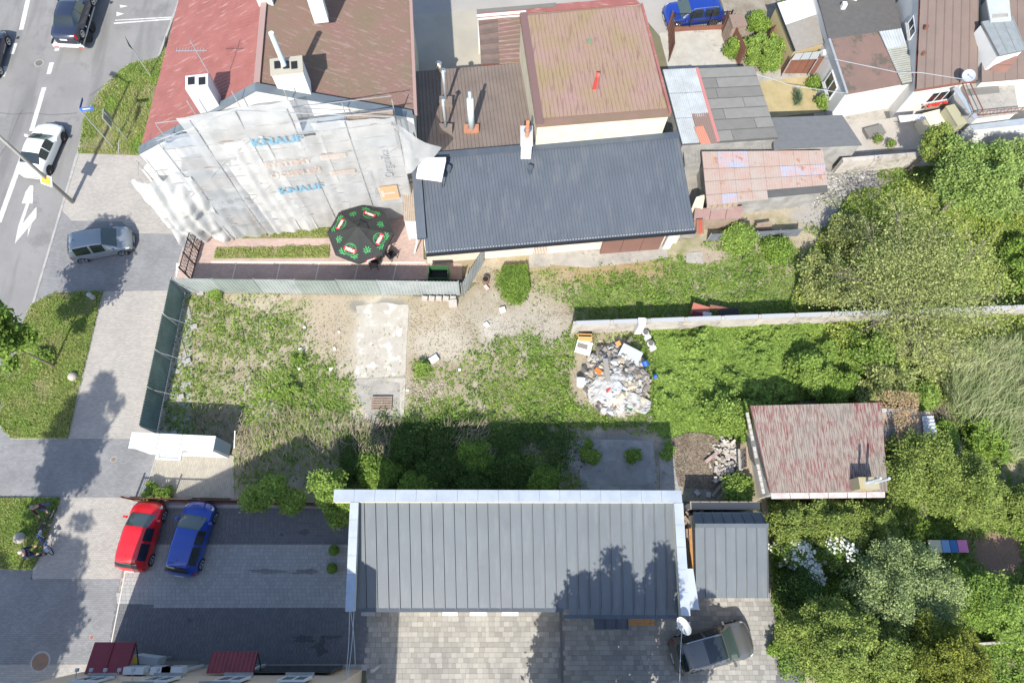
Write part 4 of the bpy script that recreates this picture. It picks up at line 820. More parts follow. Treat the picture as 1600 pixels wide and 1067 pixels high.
def roofpt(u, w_, dz=.0):     # on the brown slope: u metres down from the ridge, w_ metres back from the gable
    sl = (eE+o2-ap); return R0-Vector((0, 0, .22))+sl*(u/sl.length)-fn*w_+Vector((0, 0, dz))
hq = [roofpt(.7, 2.0, .07), roofpt(1.7, 2.0, .07), roofpt(1.7, 3.2, .07), roofpt(.7, 3.2, .07)]; MB().slab(hq, .1).obj('roof_hatch', rustbrown, t)
p = W(352, 113, 10.4); t2 = thing('antenna', 'thin television aerial on the faded red roof behind the white chimney', 'antenna', (p.x, p.y, 8.5)); pa = (c1.x+.45, c1.y+.6)
m_ = MB(); m_.tube([(pa[0], pa[1], 9.8), (pa[0], pa[1], 14.0)], .025, 5); m_.tube([(pa[0]-.9, pa[1]-.05, 13.4), (pa[0]+.5, pa[1], 13.4)], .015, 4)
for k in range(10): m_.tube([(pa[0]-.9+k*.14, pa[1]-.15, 13.4), (pa[0]-.9+k*.14, pa[1]+.15, 13.4)], .01, 4)
m_.obj('mast', steel, t2)
p = Vector(roofpt(-3.6, 3.4)); p.z = 8.9
# ---------- scaffolding
SL, SR = EW+fn*.5-fd*.1, EE+fn*.5-fd*.9; SLn = (SR-SL).length; D2 = fn*.9
sc = thing('scaffolding', 'steel tube scaffolding with plank decks in front of the white gable wall', 'scaffolding', (SL.x, SL.y, 0))
cols = [0, .16, .31, .47, .64, .82, 1.0]; hts = [8.0, 10.6, 12.0, 12.3, 12.0, 10.6, 10.4]
polem = M('scaffold_tube', (.36, .365, .37), (.27, .27, .275), rough=.5, sc=2)
def SP(u, z, o=0): return SL+(SR-SL)*u+D2*o+Vector((0, 0, z))
for k, u in enumerate(cols):
    for o_ in (0, 1): MB().tube([SP(u, 0, o_), SP(u, hts[k]-o_*.3, o_)], .027, 5).obj('standard', polem, sc)
for lv in range(1, 6):
    z = lv*1.95; lm = []
    for k in range(6):
        if z < max(hts[k], hts[k+1])-.2 and (k > 0 or z < 7):
            for o_ in (0, 1): lm += [([SP(cols[k], z, o_), SP(cols[k+1], z, o_)], .024, 4), ([SP(cols[k], z+.95, o_), SP(cols[k+1], z+.95, o_)], .02, 4)]
            for b in range(3):
                q = [SP(cols[k]+.004, z+.03, .05+b*.3), SP(cols[k+1]-.004, z+.03, .05+b*.3), SP(cols[k+1]-.004, z+.03, .33+b*.3), SP(cols[k]+.004, z+.03, .33+b*.3)]
                MB().slab(q, .045).obj('deck_plank', wood if (k+lv) % 3 else steel, sc)
        lm.append(([SP(cols[k], z, 0), SP(cols[k], z, 1)], .02, 4))
        if (k+lv) % 2 and z < hts[k+1]-1: lm.append(([SP(cols[k], z-1.9, 1), SP(cols[k+1], z, 1)], .018, 4))
    pieces('ledger', polem, sc, lm)
lm = MB(); lm.tube([SP(.16, 10.5, 1), SP(.47, 12.0, 1)], .022, 5); lm.tube([SP(.47, 12.0, 1), SP(1, 10.2, 1)], .022, 5); lm.obj('top_rail', steel, sc)
def plane_hit(px, py, o_=1.12):
    P0 = SP(0, 0, o_); r = BXv(px, py); C0 = Vector((0, 0, CAM_H)); k = (P0-C0).dot(fn)/r.dot(fn); p = C0+r*k
    return (p-P0).dot(fd)/SLn, p.z
def BXv(px, py):
    r = Vector((px-800, 533.5-py, F)); return Vector((r.dot(BX), r.dot(BY), r.dot(BZ)))
netw = M('debris_netting', (.66, .66, .655), (.54, .54, .535), rough=.9, sc=.7, trans=.3, alpha=.74, fine=.08)
netd = M('heavy_netting', (.68, .68, .67), (.56, .56, .55), rough=.9, sc=.9, trans=.25, alpha=.86, fine=.08)
netb = M('sheer_netting', (.64, .66, .68), (.54, .56, .59), rough=.9, sc=.7, trans=.3, alpha=.58)
def net(label, u0, u1, z0, z1, mt, o_=.93, fold=.05, seed=0, bulge=.05, z1b=None, z0b=None, shift=0):
    nu, nv = 26, 40; v = []; z1b = z1 if z1b is None else z1b; z0b = z0 if z0b is None else z0b
    for j in range(nv+1):
        b = j/nv
        for i in range(nu+1):
            a = i/nu; z = (z0*(1-a)+z0b*a)*(1-b)+(z1*(1-a)+z1b*a)*b
            sag = math.sin(b*math.pi)*bulge*math.sin(a*math.pi)
            fo = fold*(math.sin(a*17+seed+b*2.2+2*float(vnoise(a*3, b*3, 1.0, seed)))+.6*math.sin(a*31+seed*2-b*5)+.5*math.sin(b*11+a*8+seed)+3.0*(float(fbm(a*2.5, b*6, 1.6, seed+5))-.5))*(1.3-.5*b)
            u = u0+(u1-u0)*a+shift*(1-b)
            v.append(SP(u, z, o_)+fn*(sag+fo)+fd*.04*math.sin(b*7+seed))
    f = [(j*(nu+1)+i, j*(nu+1)+i+1, (j+1)*(nu+1)+i+1, (j+1)*(nu+1)+i) for j in range(nv) for i in range(nu)]
    o = mesh('scaffold_net', v, f, mt, smooth=True); return tag(o, label, 'netting', 'white sheets hung on the scaffolding')
net('bunched white net wrapped round the left corner of the scaffolding', -.055, .18, .3, 7.2, netd, fold=.16, seed=1, bulge=.5, z1b=7.4)
net('thin white net sheet hanging in the second bay from the left', .12, .34, .2, 9.9, netb, fold=.05, seed=4, z1b=10.8, shift=.03)
net('white net strip printed twice with a blue word, in the middle left', .33, .515, .2, 9.6, netd, fold=.05, seed=7, z1b=10.0, o_=.97, shift=.03)
net('upper white net sheet hung across the scaffold top centre', .27, .66, 7.4, 11.9, netw, fold=.04, seed=9, z1b=12.2, z0b=7.2)
net('plain white net sheet in the bay right of the blue lettering', .50, .72, .2, 9.6, netw, fold=.03, seed=12, o_=.95, z1b=9.4)
net('rightmost white net sheet with grey vertical lettering and an orange square', .70, 1.0, .2, 10.4, netw, fold=.03, seed=15, z1b=10.1)
# torn sail of net at the right
v = [SP(.985, 9.9, 1.1), SP(1.0, 5.2, 1.1), SP(1.13, 5.9, .7), SP(1.16, 6.5, .6)]; vs = []; fs = []
for j in range(9):
    for i in range(9):
        p = bl((v[0], v[0]+Vector((.05, 0, -.1)), v[3], v[1]), i/8, j/8); p = p+fn*.15*math.sin(i*1.3+j*.8); vs.append(p)
for j in range(8):
    for i in range(8): fs.append((j*9+i, j*9+i+1, (j+1)*9+i+1, (j+1)*9+i))
tag(mesh('scaffold_net', vs, fs, netw, smooth=True), 'loose triangular net flap blowing off the right end of the scaffolding', 'netting')
# lower left folds spilled on the ground
for k, (pa_, pb_, w_) in enumerate((((236, 248), (330, 350), .42), ((256, 262), (350, 350), .4), ((305, 290), (374, 355), .33))):
    vs = []; fs = []
    a = W(*pa_, 5.6-k*.6); b = W(*pb_, .25)
    for j in range(25):
        c = a.lerp(b, j/24)+Vector((0, 0, -.5*math.sin(j/24*math.pi)))
        for i in range(9): vs.append(c+fd*(i/8-.5)*w_*3+fn*(.5+.22*math.sin(i*1.9+k+j*.25)))
    for j in range(24):
        for i in range(8): fs.append((j*9+i, j*9+i+1, (j+1)*9+i+1, (j+1)*9+i))
    tag(mesh('hanging_sheet', vs, fs, netd, smooth=True), ['outermost crumpled sheet sagging from the left scaffold corner to the driveway', 'second crumpled sheet sagging beside the leftmost one', 'small crumpled sheet fold nearest the patio gate'][k], 'sheet')
# plank bundle / white slab on the dark roof
q = Wq((655, 247, 5.2), (697, 246, 5.2), (690, 283, 5.0), (650, 278, 5.0)); t = thing('roof_platform', 'white weathered board platform resting at the corner of the dark blue grey roof', 'platform', base_of(q)); MB().slab(q, .1).obj('board', M('stained_white', (.62, .58, .50), (.7, .69, .66), sc=1.5, wear=((.55, .3, .08), 1.1, .6, .7)), t)
MB().slab(Wq((688, 252, 5.3), (697, 250, 5.3), (690, 284, 5.1), (684, 283, 5.1)), .06).obj('rail', white, t)
lm = MB(); lm.tube([W(655, 245, 5.3), W(640, 180, 8)], .03, 4); lm.tube([W(690, 280, 5.0), W(690, 280, 5.0)-Vector((0, 0, .9))], .03, 4); lm.obj('prop', black, t)
# lettering (flat print on the sheets)
def textmesh(name, s, size, mt, fx, parent=None, bold=0.0, label=None):
    cu = bpy.data.curves.new(name, 'FONT'); cu.body = s; cu.size = size; cu.align_x = 'CENTER'; cu.align_y = 'CENTER'; cu.offset = bold; cu.resolution_u = 3
    ob = bpy.data.objects.new(name, cu); COL.objects.link(ob); bpy.context.view_layer.update()
    me = ob.evaluated_get(bpy.context.evaluated_depsgraph_get()).to_mesh(); vs = [fx(v.co.x, v.co.y) for v in me.vertices]; fs = [tuple(p.vertices) for p in me.polygons]
    ob.evaluated_get(bpy.context.evaluated_depsgraph_get()).to_mesh_clear(); bpy.data.objects.remove(ob, do_unlink=True)
    o = mesh(name, vs, fs, mt, parent); return o
nets = [o for o in COL.objects if o.name.startswith('scaffold_net')]
blueprint = M('blue_print', (.13, .33, .48), rough=.9, alpha=.7); faint = M('faint_orange_print', (.62, .42, .32), rough=.9, alpha=.38); greyprint = M('grey_print', (.33, .34, .36), rough=.9, alpha=.75)
def print_on(netobj, s, px, py, size, mt, rot=0, bold=.02, name='lettering', o_=1.17):
    u, z = plane_hit(px, py, o_); c = SP(u, z, o_); cr, sr = math.cos(rot), math.sin(rot)
    def fx(x, y): return c+fd*(x*cr-y*sr)+Vector((0, 0, x*sr+y*cr))
    return textmesh(name, s, size, mt, fx, netobj, bold)
print_on(nets[2], 'KNAUF', 432, 221, .78, blueprint, -.03, .03); print_on(nets[2], 'KNAUF', 470, 296, .78, blueprint, .02, .03)
print_on(nets[2], 'SYSTEMY', 450, 256, .62, faint, 0, .03); print_on(nets[2], 'OCIEPLE\u0143', 462, 271, .62, faint, 0, .03)
print_on(nets[5], 'Organika', 603, 258, .72, greyprint, math.pi/2, .01); print_on(nets[5], 'Termo Organika', 583, 290, .42, greyprint, math.pi/2, 0)
u, z = plane_hit(608, 302, 1.16); c = SP(u, z, 1.15); mesh('orange_print', [c-fd*.55+Vector((0, 0, -.75)), c+fd*.55+Vector((0, 0, -.75)), c+fd*.55+Vector((0, 0, .75)), c-fd*.55+Vector((0, 0, .75))], [(0, 1, 2, 3)], M('orange_print', (.72, .38, .20), rough=.9, alpha=.75), nets[5]); print_on(nets[5], 'T', 608, 302, 1.1, netd, math.pi/2, .03, 'logo')
for a_ in ((520, 245), (535, 270)): 
    u, z = plane_hit(*a_, 1.16); c = SP(u, z, 1.15); mesh('orange_print', [c-fd*.7+Vector((0, 0, -.2)), c+fd*.7+Vector((0, 0, -.2)), c+fd*.7+Vector((0, 0, .2)), c-fd*.7+Vector((0, 0, .2))], [(0, 1, 2, 3)], M('pale_orange_print', (.68, .52, .42), rough=.9, alpha=.35), nets[4])
print_on(nets[0], 'CIEP\u0141A', 352, 322, .55, greyprint, .12, .0, o_=1.9)
# ================================================================== FENCES
def panel_fence(name, label, A, B, h, n, mt, ribs=8, posts=True, braces=None, prof='trap', vert=True, cat='fence', postm=None, lean=0):
    A, B = Vector(A), Vector(B); d = (B-A).normalized(); s = Vector((-d.y, d.x, 0)); t = thing(name, label, cat, (A.x, A.y, 0)); L = (B-A).length
    z0 = Vector((0, 0, .12)); H = Vector((0, 0, h))
    for k in range(n):
        a, b = A+d*(L*k/n), A+d*(L*(k+1)/n-.02); o_ = s*random.uniform(-.03, .03)
        v, f = ribbed([a+z0+H+o_, b+z0+H+o_, b+z0, a+z0], ribs, .03, 1, prof) if vert else ribbed([a+z0, a+z0+H, b+z0+H, b+z0], ribs, .03, 1, prof)
        mesh('panel', v, f, mt if not isinstance(mt, list) else mt[k % len(mt)], t)
    if posts:
        for k in range(n+1):
            p = A+d*(L*k/n)+s*.06*(braces or 1); MB().tube([p, p+Vector((0, 0, h+.15))], .03, 6).obj('post', postm or steel, t)
            if braces: q = p+s*braces*.95; MB().tube([p+Vector((0, 0, h*.8)), q+Vector((0, 0, .1))], .022, 5).obj('brace', steel, t); MB().box((q.x, q.y, .16), (.38, .28, .18), random.uniform(0, .4)).obj('foot_block', kerbm, t)
    return t
steel2 = M('sheet_pale', (.40, .44, .445), (.31, .345, .35), rough=.5, sc=.9, metal=.2, fine=.12); steel3 = M('sheet_green', (.31, .36, .345), (.25, .295, .285), rough=.5, sc=.9, metal=.2, fine=.12)
panel_fence('metal_fence', 'pale corrugated sheet metal fence of seven panels between patio and weedy lot', W(291, 458, 0), W(719, 463, 0), 2.05, 7, [steel2, steel3, steel2, steel3, steel3, steel2, steel2], 12)
panel_fence('metal_fence', 'green grey corrugated fence along the pavement, braced on concrete blocks', W(290, 459, 0), W(246, 678, 0), 2.05, 4, steelg, 14, braces=1)
panel_fence('metal_fence', 'slanting single sheet of corrugated fence by the end of the dark ribbed roof', W(724, 465, 0), W(756, 412, 0), 2.0, 1, steel2, 14)
for k in range(5):
    p = W(664+k*11, 465, .2); o = MB().box((p.x, p.y-.1, .26), (.36, .24, .3), random.uniform(-.1, .1)).obj('concrete_block', paleb); tag(o, ['leftmost', 'second', 'middle', 'fourth', 'rightmost'][k]+' pale concrete block in the row under the rightmost fence panel', 'block', 'row of concrete blocks under the fence')
p = W(708, 471, .2); tag(MB().box((p.x, p.y-.2, .3), (.5, .4, .4), .1).obj('concrete_block', paleb), 'larger pale block in front of the last fence post', 'block')
# barred brown fence with mailbox plate
A, B = W(212, 781, 0), W(560, 791, 0); d = (B-A).normalized(); L = (B-A).length
t = thing('barred_fence', 'low dark brown barred fence along the top of the shaded car park', 'fence', (A.x, A.y, 0))
for z in (.25, 1.35): MB().box(((A.x+B.x)/2, (A.y+B.y)/2, z), (L, .04, .06), math.atan2(d.y, d.x)).obj('rail', rustbrown, t)
proto = None; n = 110
for k in range(n):
    p = A+d*(L*(k+.5)/n)
    if proto is None: proto = MB().box((0, 0, .82), (.022, .022, 1.25)).obj('bar', black, None); proto.parent = t; proto.location = p-Vector((A.x, A.y, 0))
    else: o = bpy.data.objects.new('bar', proto.data); COL.objects.link(o); o.parent = t; o.location = p-Vector((A.x, A.y, 0))
for k in range(7): p = A+d*(L*k/6); MB().box((p.x, p.y, .8), (.09, .09, 1.6)).obj('post', rustbrown, t)
p = A+d*.75; MB().box((p.x, p.y+.04, 1.15), (.75, .05, .5)).obj('plate', black, t)
MB().box(((A.x+B.x)/2, (A.y+B.y)/2, .13), (L, .16, .14), math.atan2(d.y, d.x)).obj('plinth', rustbrown, t)
# black patio gate
A, B = W(318, 372, 0), W(300, 438, 0)
d = (B-A); L = d.length; d.normalize(); rz = math.atan2(d.y, d.x); t = thing('mesh_gate', 'black wrought mesh gate at the left end of the patio', 'gate', (A.x, A.y, 0))
for k in range(4): p = A+d*L*k/3; MB().box((p.x, p.y, .95), (.07, .07, 1.9), rz).obj('post', black, t)
for z in (.15, 1.0, 1.8): p = (A+B)/2; MB().box((p.x, p.y, z), (L, .04, .05), rz).obj('rail', black, t)
for k in range(26): p = A+d*(L*(k+.5)/26); MB().box((p.x, p.y, .97), (.018, .018, 1.7), rz).obj('bar', black, t)
mb = MB()
for k in range(14): a = A+d*(L*k/14); b = A+d*(L*(k+1)/14); mb.tube([a+Vector((0, 0, .2)), b+Vector((0, 0, 1.75))], .01, 4); mb.tube([b+Vector((0, 0, .2)), a+Vector((0, 0, 1.75))], .01, 4)
mb.obj('lattice', black, t)
# concrete wall through the gardens
wm = M('old_wall', (.46, .425, .38), (.36, .33, .295), rough=.95, sc=1.1, fine=.2, wear=((.26, .235, .20), 1.3, .50, .64))
A, B = W(893, 520, 0), W(1660, 492, 0); d = (B-A).normalized(); L = (B-A).length; rz = math.atan2(d.y, d.x)
t = thing('concrete_wall', 'long pale concrete panel wall dividing the grassy plot from the ivy', 'wall', (A.x, A.y, 0)); n = 14
for k in range(n): p = A+d*(L*(k+.5)/n); MB().box((p.x, p.y, .87), (L/n-.03, .12, 1.55), rz).obj('wall_panel', wm, t)
for k in range(n+1): p = A+d*(L*k/n); MB().box((p.x, p.y, .85), (.16, .2, 1.72), rz).obj('post', wm, t)
for k in range(n):
    p = A+d*(L*(k+.5)/n); MB().box((p.x, p.y, 1.67), (L/n-.2, .26, .05), rz).obj('coping', M('wall_cap', (.36, .37, .38), fine=.1), t)
p = W(1003, 503, 2.0); MB().box((p.x, p.y, 1.3), (.42, .5, 1.5)).obj('gate_pillar', white, t)
A, B = W(1300, 270, 0), W(1680, 240, 0); d = (B-A).normalized(); L = (B-A).length; rz = math.atan2(d.y, d.x)
t = thing('boundary_wall', 'mossy pale boundary wall behind the upper right trees', 'wall', (A.x, A.y, 0))
for k in range(8): p = A+d*(L*(k+.5)/8); MB().box((p.x, p.y, .75), (L/8-.03, .3, 1.5), rz).obj('wall_panel', wm, t)
panel_fence('corrugated_fence', 'low black corrugated sheet fence below the lean-to, a bush growing over it', W(1104, 379, 0), W(1245, 371, 0), .95, 4, M('dark_corr', (.13, .145, .165), (.09, .10, .12), fine=.2), 5, prof='wave', vert=False)
p = W(1195, 356, .6); t = thing('board_pile', 'grey boards stacked against the black corrugated fence', 'boards', (p.x, p.y, 0))
for k in range(4): MB().box((p.x, p.y+.1*k, .25+.12*k), (1.3-.1*k, .16, .05), .05*k).obj('board', wood, t)
MB().box((p.x, p.y+.1, .12), (1.2, .5, .2)).obj('base', wood, t)
for (a, b, h, lab, n_) in (((1045, 98), (1043, 48), 1.7, 'reddish brown sheet fence on the left of the concrete yard', 1), ((1126, 48), (1153, 104), 1.7, 'dark brown board fence on the right of the concrete yard', 6), ((1220, 117), (1283, 117), 1.6, 'brown garden board fence under the glass canopy', 6), ((1196, 70), (1222, 36), 1.3, 'brown fence beside the bushes near the narrow outhouse', 3)):
    panel_fence('board_fence', lab, W(*a, 0), W(*b, 0), h, n_, M('brown_boards', (.20, .085, .055), (.16, .07, .05), sc=2, fine=.1), 5, prof='seam', postm=rustbrown)
A, B = W(1046, 50, 0), W(1133, 46, 0); d = (B-A).normalized(); L = (B-A).length; t = thing('yard_gate', 'dark barred metal gate in front of the blue estate car', 'gate', (A.x, A.y, 0))
for k in range(34): p = A+d*(L*(k+.5)/34); MB().box((p.x, p.y, .95), (.02, .02, 1.4)).obj('bar', black, t)
for z in (.3, .9, 1.65): MB().box(((A.x+B.x)/2, (A.y+B.y)/2, z), (L, .04, .05), math.atan2(d.y, d.x)).obj('rail', black, t)
MB().box(((A.x+B.x)/2, (A.y+B.y)/2, .22), (L, .1, .4), math.atan2(d.y, d.x)).obj('plinth', M('brown_boards', (1, 1, 1)), t)
for k in range(4): p = A+d*(L*k/3); MB().box((p.x, p.y, .9), (.08, .08, 1.8)).obj('post', black, t)
q = Wq((1139, 24, 1.9), (1160, 20, 1.9), (1168, 40, 1.8), (1145, 44, 1.8)); t = thing('corrugated_hut', 'tiny hut with a brown corrugated roof beside the barred yard gate', 'hut', base_of(q)); body(t, q, wood, .05); roof(t, q, 9, .03, M('brown_corr2', (.21, .15, .12), fine=.1), 'wave')
# ================================================================== WHITE CABINET
A, B = W(206, 675, 2.5), W(337, 681, 2.5); L = (B-A).length; d = (B-A).normalized(); rz = math.atan2(d.y, d.x); wdt = (W(201, 700, 2.5)-A).length
c = (A+B)/2+Vector((d.y, -d.x, 0))*wdt/2
t = thing('white_cabinet', 'long white flat topped metal cabinet with a hatch between pavement and weedy lot', 'cabinet', (c.x, c.y, 0))
MB().box((c.x, c.y, 1.27), (L-.1, wdt-.15, 2.3), rz).obj('cabinet_body', whitemetal, t)
MB().box((c.x, c.y, 2.45), (L, wdt, .08), rz).obj('top_sheet', whitemetal, t)
MB().box((B.x-d.x*.03, c.y-.02, 1.3), (.03, wdt-.2, 2.2), rz).obj('end_panel', M('grey_panel', (.33, .37, .40)), t)
n_ = Vector((d.y, -d.x, 0)); pc = c-d*.15+n_*.45
MB().box((pc.x, pc.y, 2.2), (1.35, .95, .1), rz).obj('hatch_frame', whitemetal, t)
for dx, dy, a, b in ((0, -.38, 1.1, .05), (0, .42, 1.25, .03), (-.5, 0, .04, .7), (-.17, 0, .04, .6), (.17, 0, .04, .6)): p = pc+d*dx-n_*dy; MB().box((p.x, p.y, 2.262), (a, b, .025), rz).obj('hatch_bar', M('grey_bar', (.35, .36, .37)), t)
for dx in (-.62, .62): p = c-d*.15+d*dx; MB().box((p.x, p.y, 2.5), (.03, wdt*.95, .03), rz).obj('seam', M('grey_bar', (1, 1, 1)), t)
p = W(366, 700, .6); o = MB().tube([p, p+Vector((.1, .9, .5))], .03, 5).obj('metal_rod', steel); tag(o, 'thin pale rod leaning beside the white cabinet', 'rod')
# ================================================================== LOWER LEFT FACADE
A, B = W(166, 1041, 0), W(566, 1045, 0); peach = M('peach_render', (.52, .43, .34), (.47, .39, .31), sc=.4, fine=.04)
t = thing('facade_building', 'tall peach gabled building along the lower left edge seen from above its shaded front', 'building', (A.x, A.y, 0)); Lb = B.x-A.x
vv = [Vector((A.x, A.y, 0)), Vector((B.x, B.y, 0)), Vector((B.x, B.y, 8.7)), Vector(((A.x+B.x)/2, A.y, 12.6)), Vector((A.x, A.y, 8.7))]; th = Vector((0, -14, 0)); mb = MB(); mb.add(vv+[p+th for p in vv], [(0, 1, 2, 3, 4), (9, 8, 7, 6, 5)]+[(i, i+5, (i+1) % 5+5, (i+1) % 5) for i in range(5)]); mb.obj('wall', peach, t)
up3 = Vector((0, .0, .12)); MB().slab([vv[4]+up3+Vector((-.1, 0, 0)), vv[3]+up3, vv[3]+up3+th, vv[4]+up3+th+Vector((-.1, 0, 0))], .1).obj('roof', redroof, t); MB().slab([vv[3]+up3, vv[2]+up3+Vector((.1, 0, 0)), vv[2]+up3+th+Vector((.1, 0, 0)), vv[3]+up3+th], .1).obj('roof', redroof, t)
for x in (2.2, 5.2, 8.4, 11.2):
    for z in (5.2, 8.0):
        if z > 7 and x in (2.2, 11.2): continue
        window(t, (A.x+x, A.y+.02, z), 1.2, 1.4, math.pi, bars=1)
MB().box((A.x+10, A.y+.03, 1.4), (4.5, .06, 2.6)).obj('shop_front', glass, t)
for k in range(3): MB().box((A.x+2+k*.0+[3.0, 6.2, 12.2][k], A.y+.06, 1.3), (.12, .12, 2.6)).obj('downpipe' if k == 2 else 'door_frame', whitemetal if k < 2 else steel, t)
for k, (x, y) in enumerate(((210, 1055), (252, 1057), (270, 1053))):
    p = W(x, y, 3.3); o = thing('air_conditioner', ['white air conditioner box left of the pair on the peach wall', 'white air conditioner box, middle of three on the peach wall', 'white air conditioner box nearest the corrugated red canopy'][k], 'air conditioner', (p.x, A.y+.2, 2.9), 'air conditioners on the peach wall')
    MB().box((p.x, A.y+.2, 3.2), (.95, .32, .62)).obj('casing', whitemetal, o)
    for j in range(7): MB().box((p.x, A.y+.372, 2.95+j*.085), (.7, .012, .025)).obj('grille_slat', M('grey_bar', (1, 1, 1)), o)
for k, x in enumerate((58, 80, 102, 124, 146, 168, 185)):
    p = W(x+60, 1064, 5.0); o = MB(); o.tube([(p.x, A.y, 5.0), (p.x, A.y+.4, 5.1)], .02, 4); o.box((p.x, A.y+.42, 5.05), (.12, .14, .12)); tag(o.obj('floodlight', capm), ['leftmost', 'second', 'third', 'middle', 'fifth', 'sixth', 'rightmost'][k]+' small floodlight in the row over the shop sign, counted from the left', 'floodlight', 'floodlights in a row over the shop sign')
def canopy(label, a, b, z0, z1, mt, ribs, prof, split=1):
    a_, b_ = W(a[0], a[1], z0), W(b[0], b[1], z0); q = [Vector((a_.x, A.y+.02, z1)), Vector((b_.x, A.y+.02, z1)), Vector((b_.x, b_.y, z0)), Vector((a_.x, a_.y, z0))]
    t = thing('canopy', label, 'canopy', (q[0].x, q[0].y, 0))
    for k in range(split): v, f = ribbed([bl(q, k/split, 0), bl(q, (k+1)/split-.004, 0), bl(q, (k+1)/split-.004, 1), bl(q, k/split, 1)], ribs, .04, 1, prof); mesh('roof_sheet', v, f, mt, t)
    MB().slab([p-Vector((0, 0, .02)) for p in q], .1).obj('frame', maroon, t)
    for p in q[2:]: MB().tube([(p.x, p.y-.1, z0-.1), (p.x, A.y+.05, z0-.8)], .03, 5).obj('bracket', black, t)
canopy('smooth dark red canopy over the left entrance of the peach building', (148, 1003), (212, 1003), 2.7, 3.1, maroon, 1, 'seam', 2)
canopy('corrugated dark red canopy over the right entrance of the peach building', (332, 1018), (403, 1018), 2.6, 3.0, maroon, 11, 'wave')
p = W(232, 1030, 1.6); t = thing('sign_box', 'grey projecting sign box with a yellow end next to the smooth red canopy', 'sign', (p.x, p.y, 0)); MB().box((p.x, p.y, 1.5), (1.25, .35, .9), -.12).obj('box', M('grey_panel', (1, 1, 1)), t); MB().box((p.x-.5, p.y+.02, 1.97), (.22, .3, .03), -.12).obj('yellow_panel', yellowm, t)
for s_ in (-.5, .5): MB().box((p.x+s_, p.y, .5), (.06, .06, 1.1)).obj('leg', steel, t)
# cables from the facade to the roof corner
for k, (a, b) in enumerate((((555, 1040, 3.5), (548, 955, 4.2)), ((540, 1060, 4), (546, 955, 4.25)), ((543, 1060, 4), (553, 955, 4.2)))):
    P0, P1 = W(*a), W(*b); pts = [P0.lerp(P1, i/8)-Vector((0, 0, .25*math.sin(i/8*math.pi))) for i in range(9)]; tag(MB().tube(pts, .02, 4).obj('overhead_cable', palemetal), ['rightmost overhead cable to the lower left roof corner', 'leftmost overhead cable to the lower left roof corner', 'middle overhead cable to the lower left roof corner'][k], 'cable')
P0, P1 = W(1066, 975, 4.4), W(1062, 1120, 5); tag(MB().tube([P0.lerp(P1, i/6)-Vector((0, 0, .2*math.sin(i/6*math.pi))) for i in range(7)], .02, 4).obj('overhead_cable', palemetal), 'pale cable running down from the white dish over the grey car', 'cable')
for lab, pts in (('white cable crossing the rust roof to the round dish', ((1304, 93, 3.6), (1400, 113, 3.5), (1440, 114, 3.7), (1510, 125, 4.4))), ('thin cable crossing the dry lawn to the white house', ((1180, 116, 2.6), (1240, 135, 2.4), (1322, 146, 2.9)))):
    tag(MB().tube([W(*p) for p in pts], .022, 4).obj('overhead_cable', palemetal), lab, 'cable')
# ================================================================== STREET FURNITURE
p = W(115, 317, 0); t = thing('street_lamp', 'tall grey street lamp post leaning across the view over the white car', 'street lamp', (p.x, p.y, 0))
MB().tube([p, p+Vector((0, 0, 10))], [.13, .07], 12).obj('pole', M('pole_grey', (.33, .32, .29), (.27, .26, .24), sc=2), t, smooth=True)
MB().tube([p+Vector((0, 0, 9.8)), p+Vector((-.9, .3, 10.1))], .05, 6).obj('arm', steel, t); MB().box(p+Vector((-1.3, .42, 10.1)), (.8, .28, .12), -.3).obj('lamp_head', M('grey_panel', (1, 1, 1)), t)
MB().box(p+Vector((.0, -.1, 2.8)), (.62, .05, .5), -.35, (-.75, 0)).obj('yellow_plate', yellowm, t); MB().box(p+Vector((.0, -.09, 2.78)), (.80, .04, .66), -.35, (-.75, 0)).obj('plate_border', whitemetal, t)
p = W(180, 234, 0); t = thing('street_sign', 'thin post with two crossed blue street name plates in the grass verge', 'street sign', (p.x, p.y, 0)); MB().tube([p, p+Vector((0, 0, 4.2))], .035, 8).obj('pole', steel, t)
MB().box(p+Vector((.42, .05, 4.1)), (.8, .03, .22), .15, (-.5, 0)).obj('name_plate', bluem, t); MB().box(p+Vector((0, .42, 4.1)), (.03, .8, .22), 0, (0, .3)).obj('name_plate', M('navy', (.02, .05, .2)), t)
MB().box(p+Vector((.42, .02, 4.14)), (.45, .02, .05), .15, (-.5, 0)).obj('lettering', whitemetal, t)
p = W(200, 220, 0); t = thing('notice_board', 'grey backed rectangular board tilted on a post in the grass verge', 'notice board', (p.x, p.y, 0)); MB().tube([p, p+Vector((0, 0, 2.9))], .035, 8).obj('pole', steel, t); MB().box(p+Vector((-.1, .0, 2.4)), (.05, .85, 1.0), .15).obj('board', M('board_back', (.3, .31, .28)), t)
p = W(237, 121, 0); t = thing('road_sign', 'triangular road sign seen from behind on a thin pole at the side street corner', 'road sign', (p.x, p.y, 0)); MB().tube([p, p+Vector((0, 0, 3.1))], .035, 8).obj('pole', steel, t)
c = p+Vector((0, 0, 3.0)); m_ = MB(); dd = Vector((.45, -.89, 0)).normalized(); m_.add([c+dd*.45+Vector((0, 0, .35)), c-dd*.45+Vector((0, 0, .35)), c-Vector((0, 0, .42)), c+dd*.45+Vector((-.03, .02, .35)), c-dd*.45+Vector((-.03, .02, .35)), c+Vector((-.03, .02, -.42))], [(0, 1, 2), (5, 4, 3), (0, 3, 4, 1), (1, 4, 5, 2), (2, 5, 3, 0)]); m_.obj('sign_plate', M('dark_back', (.08, .12, .08)), t)
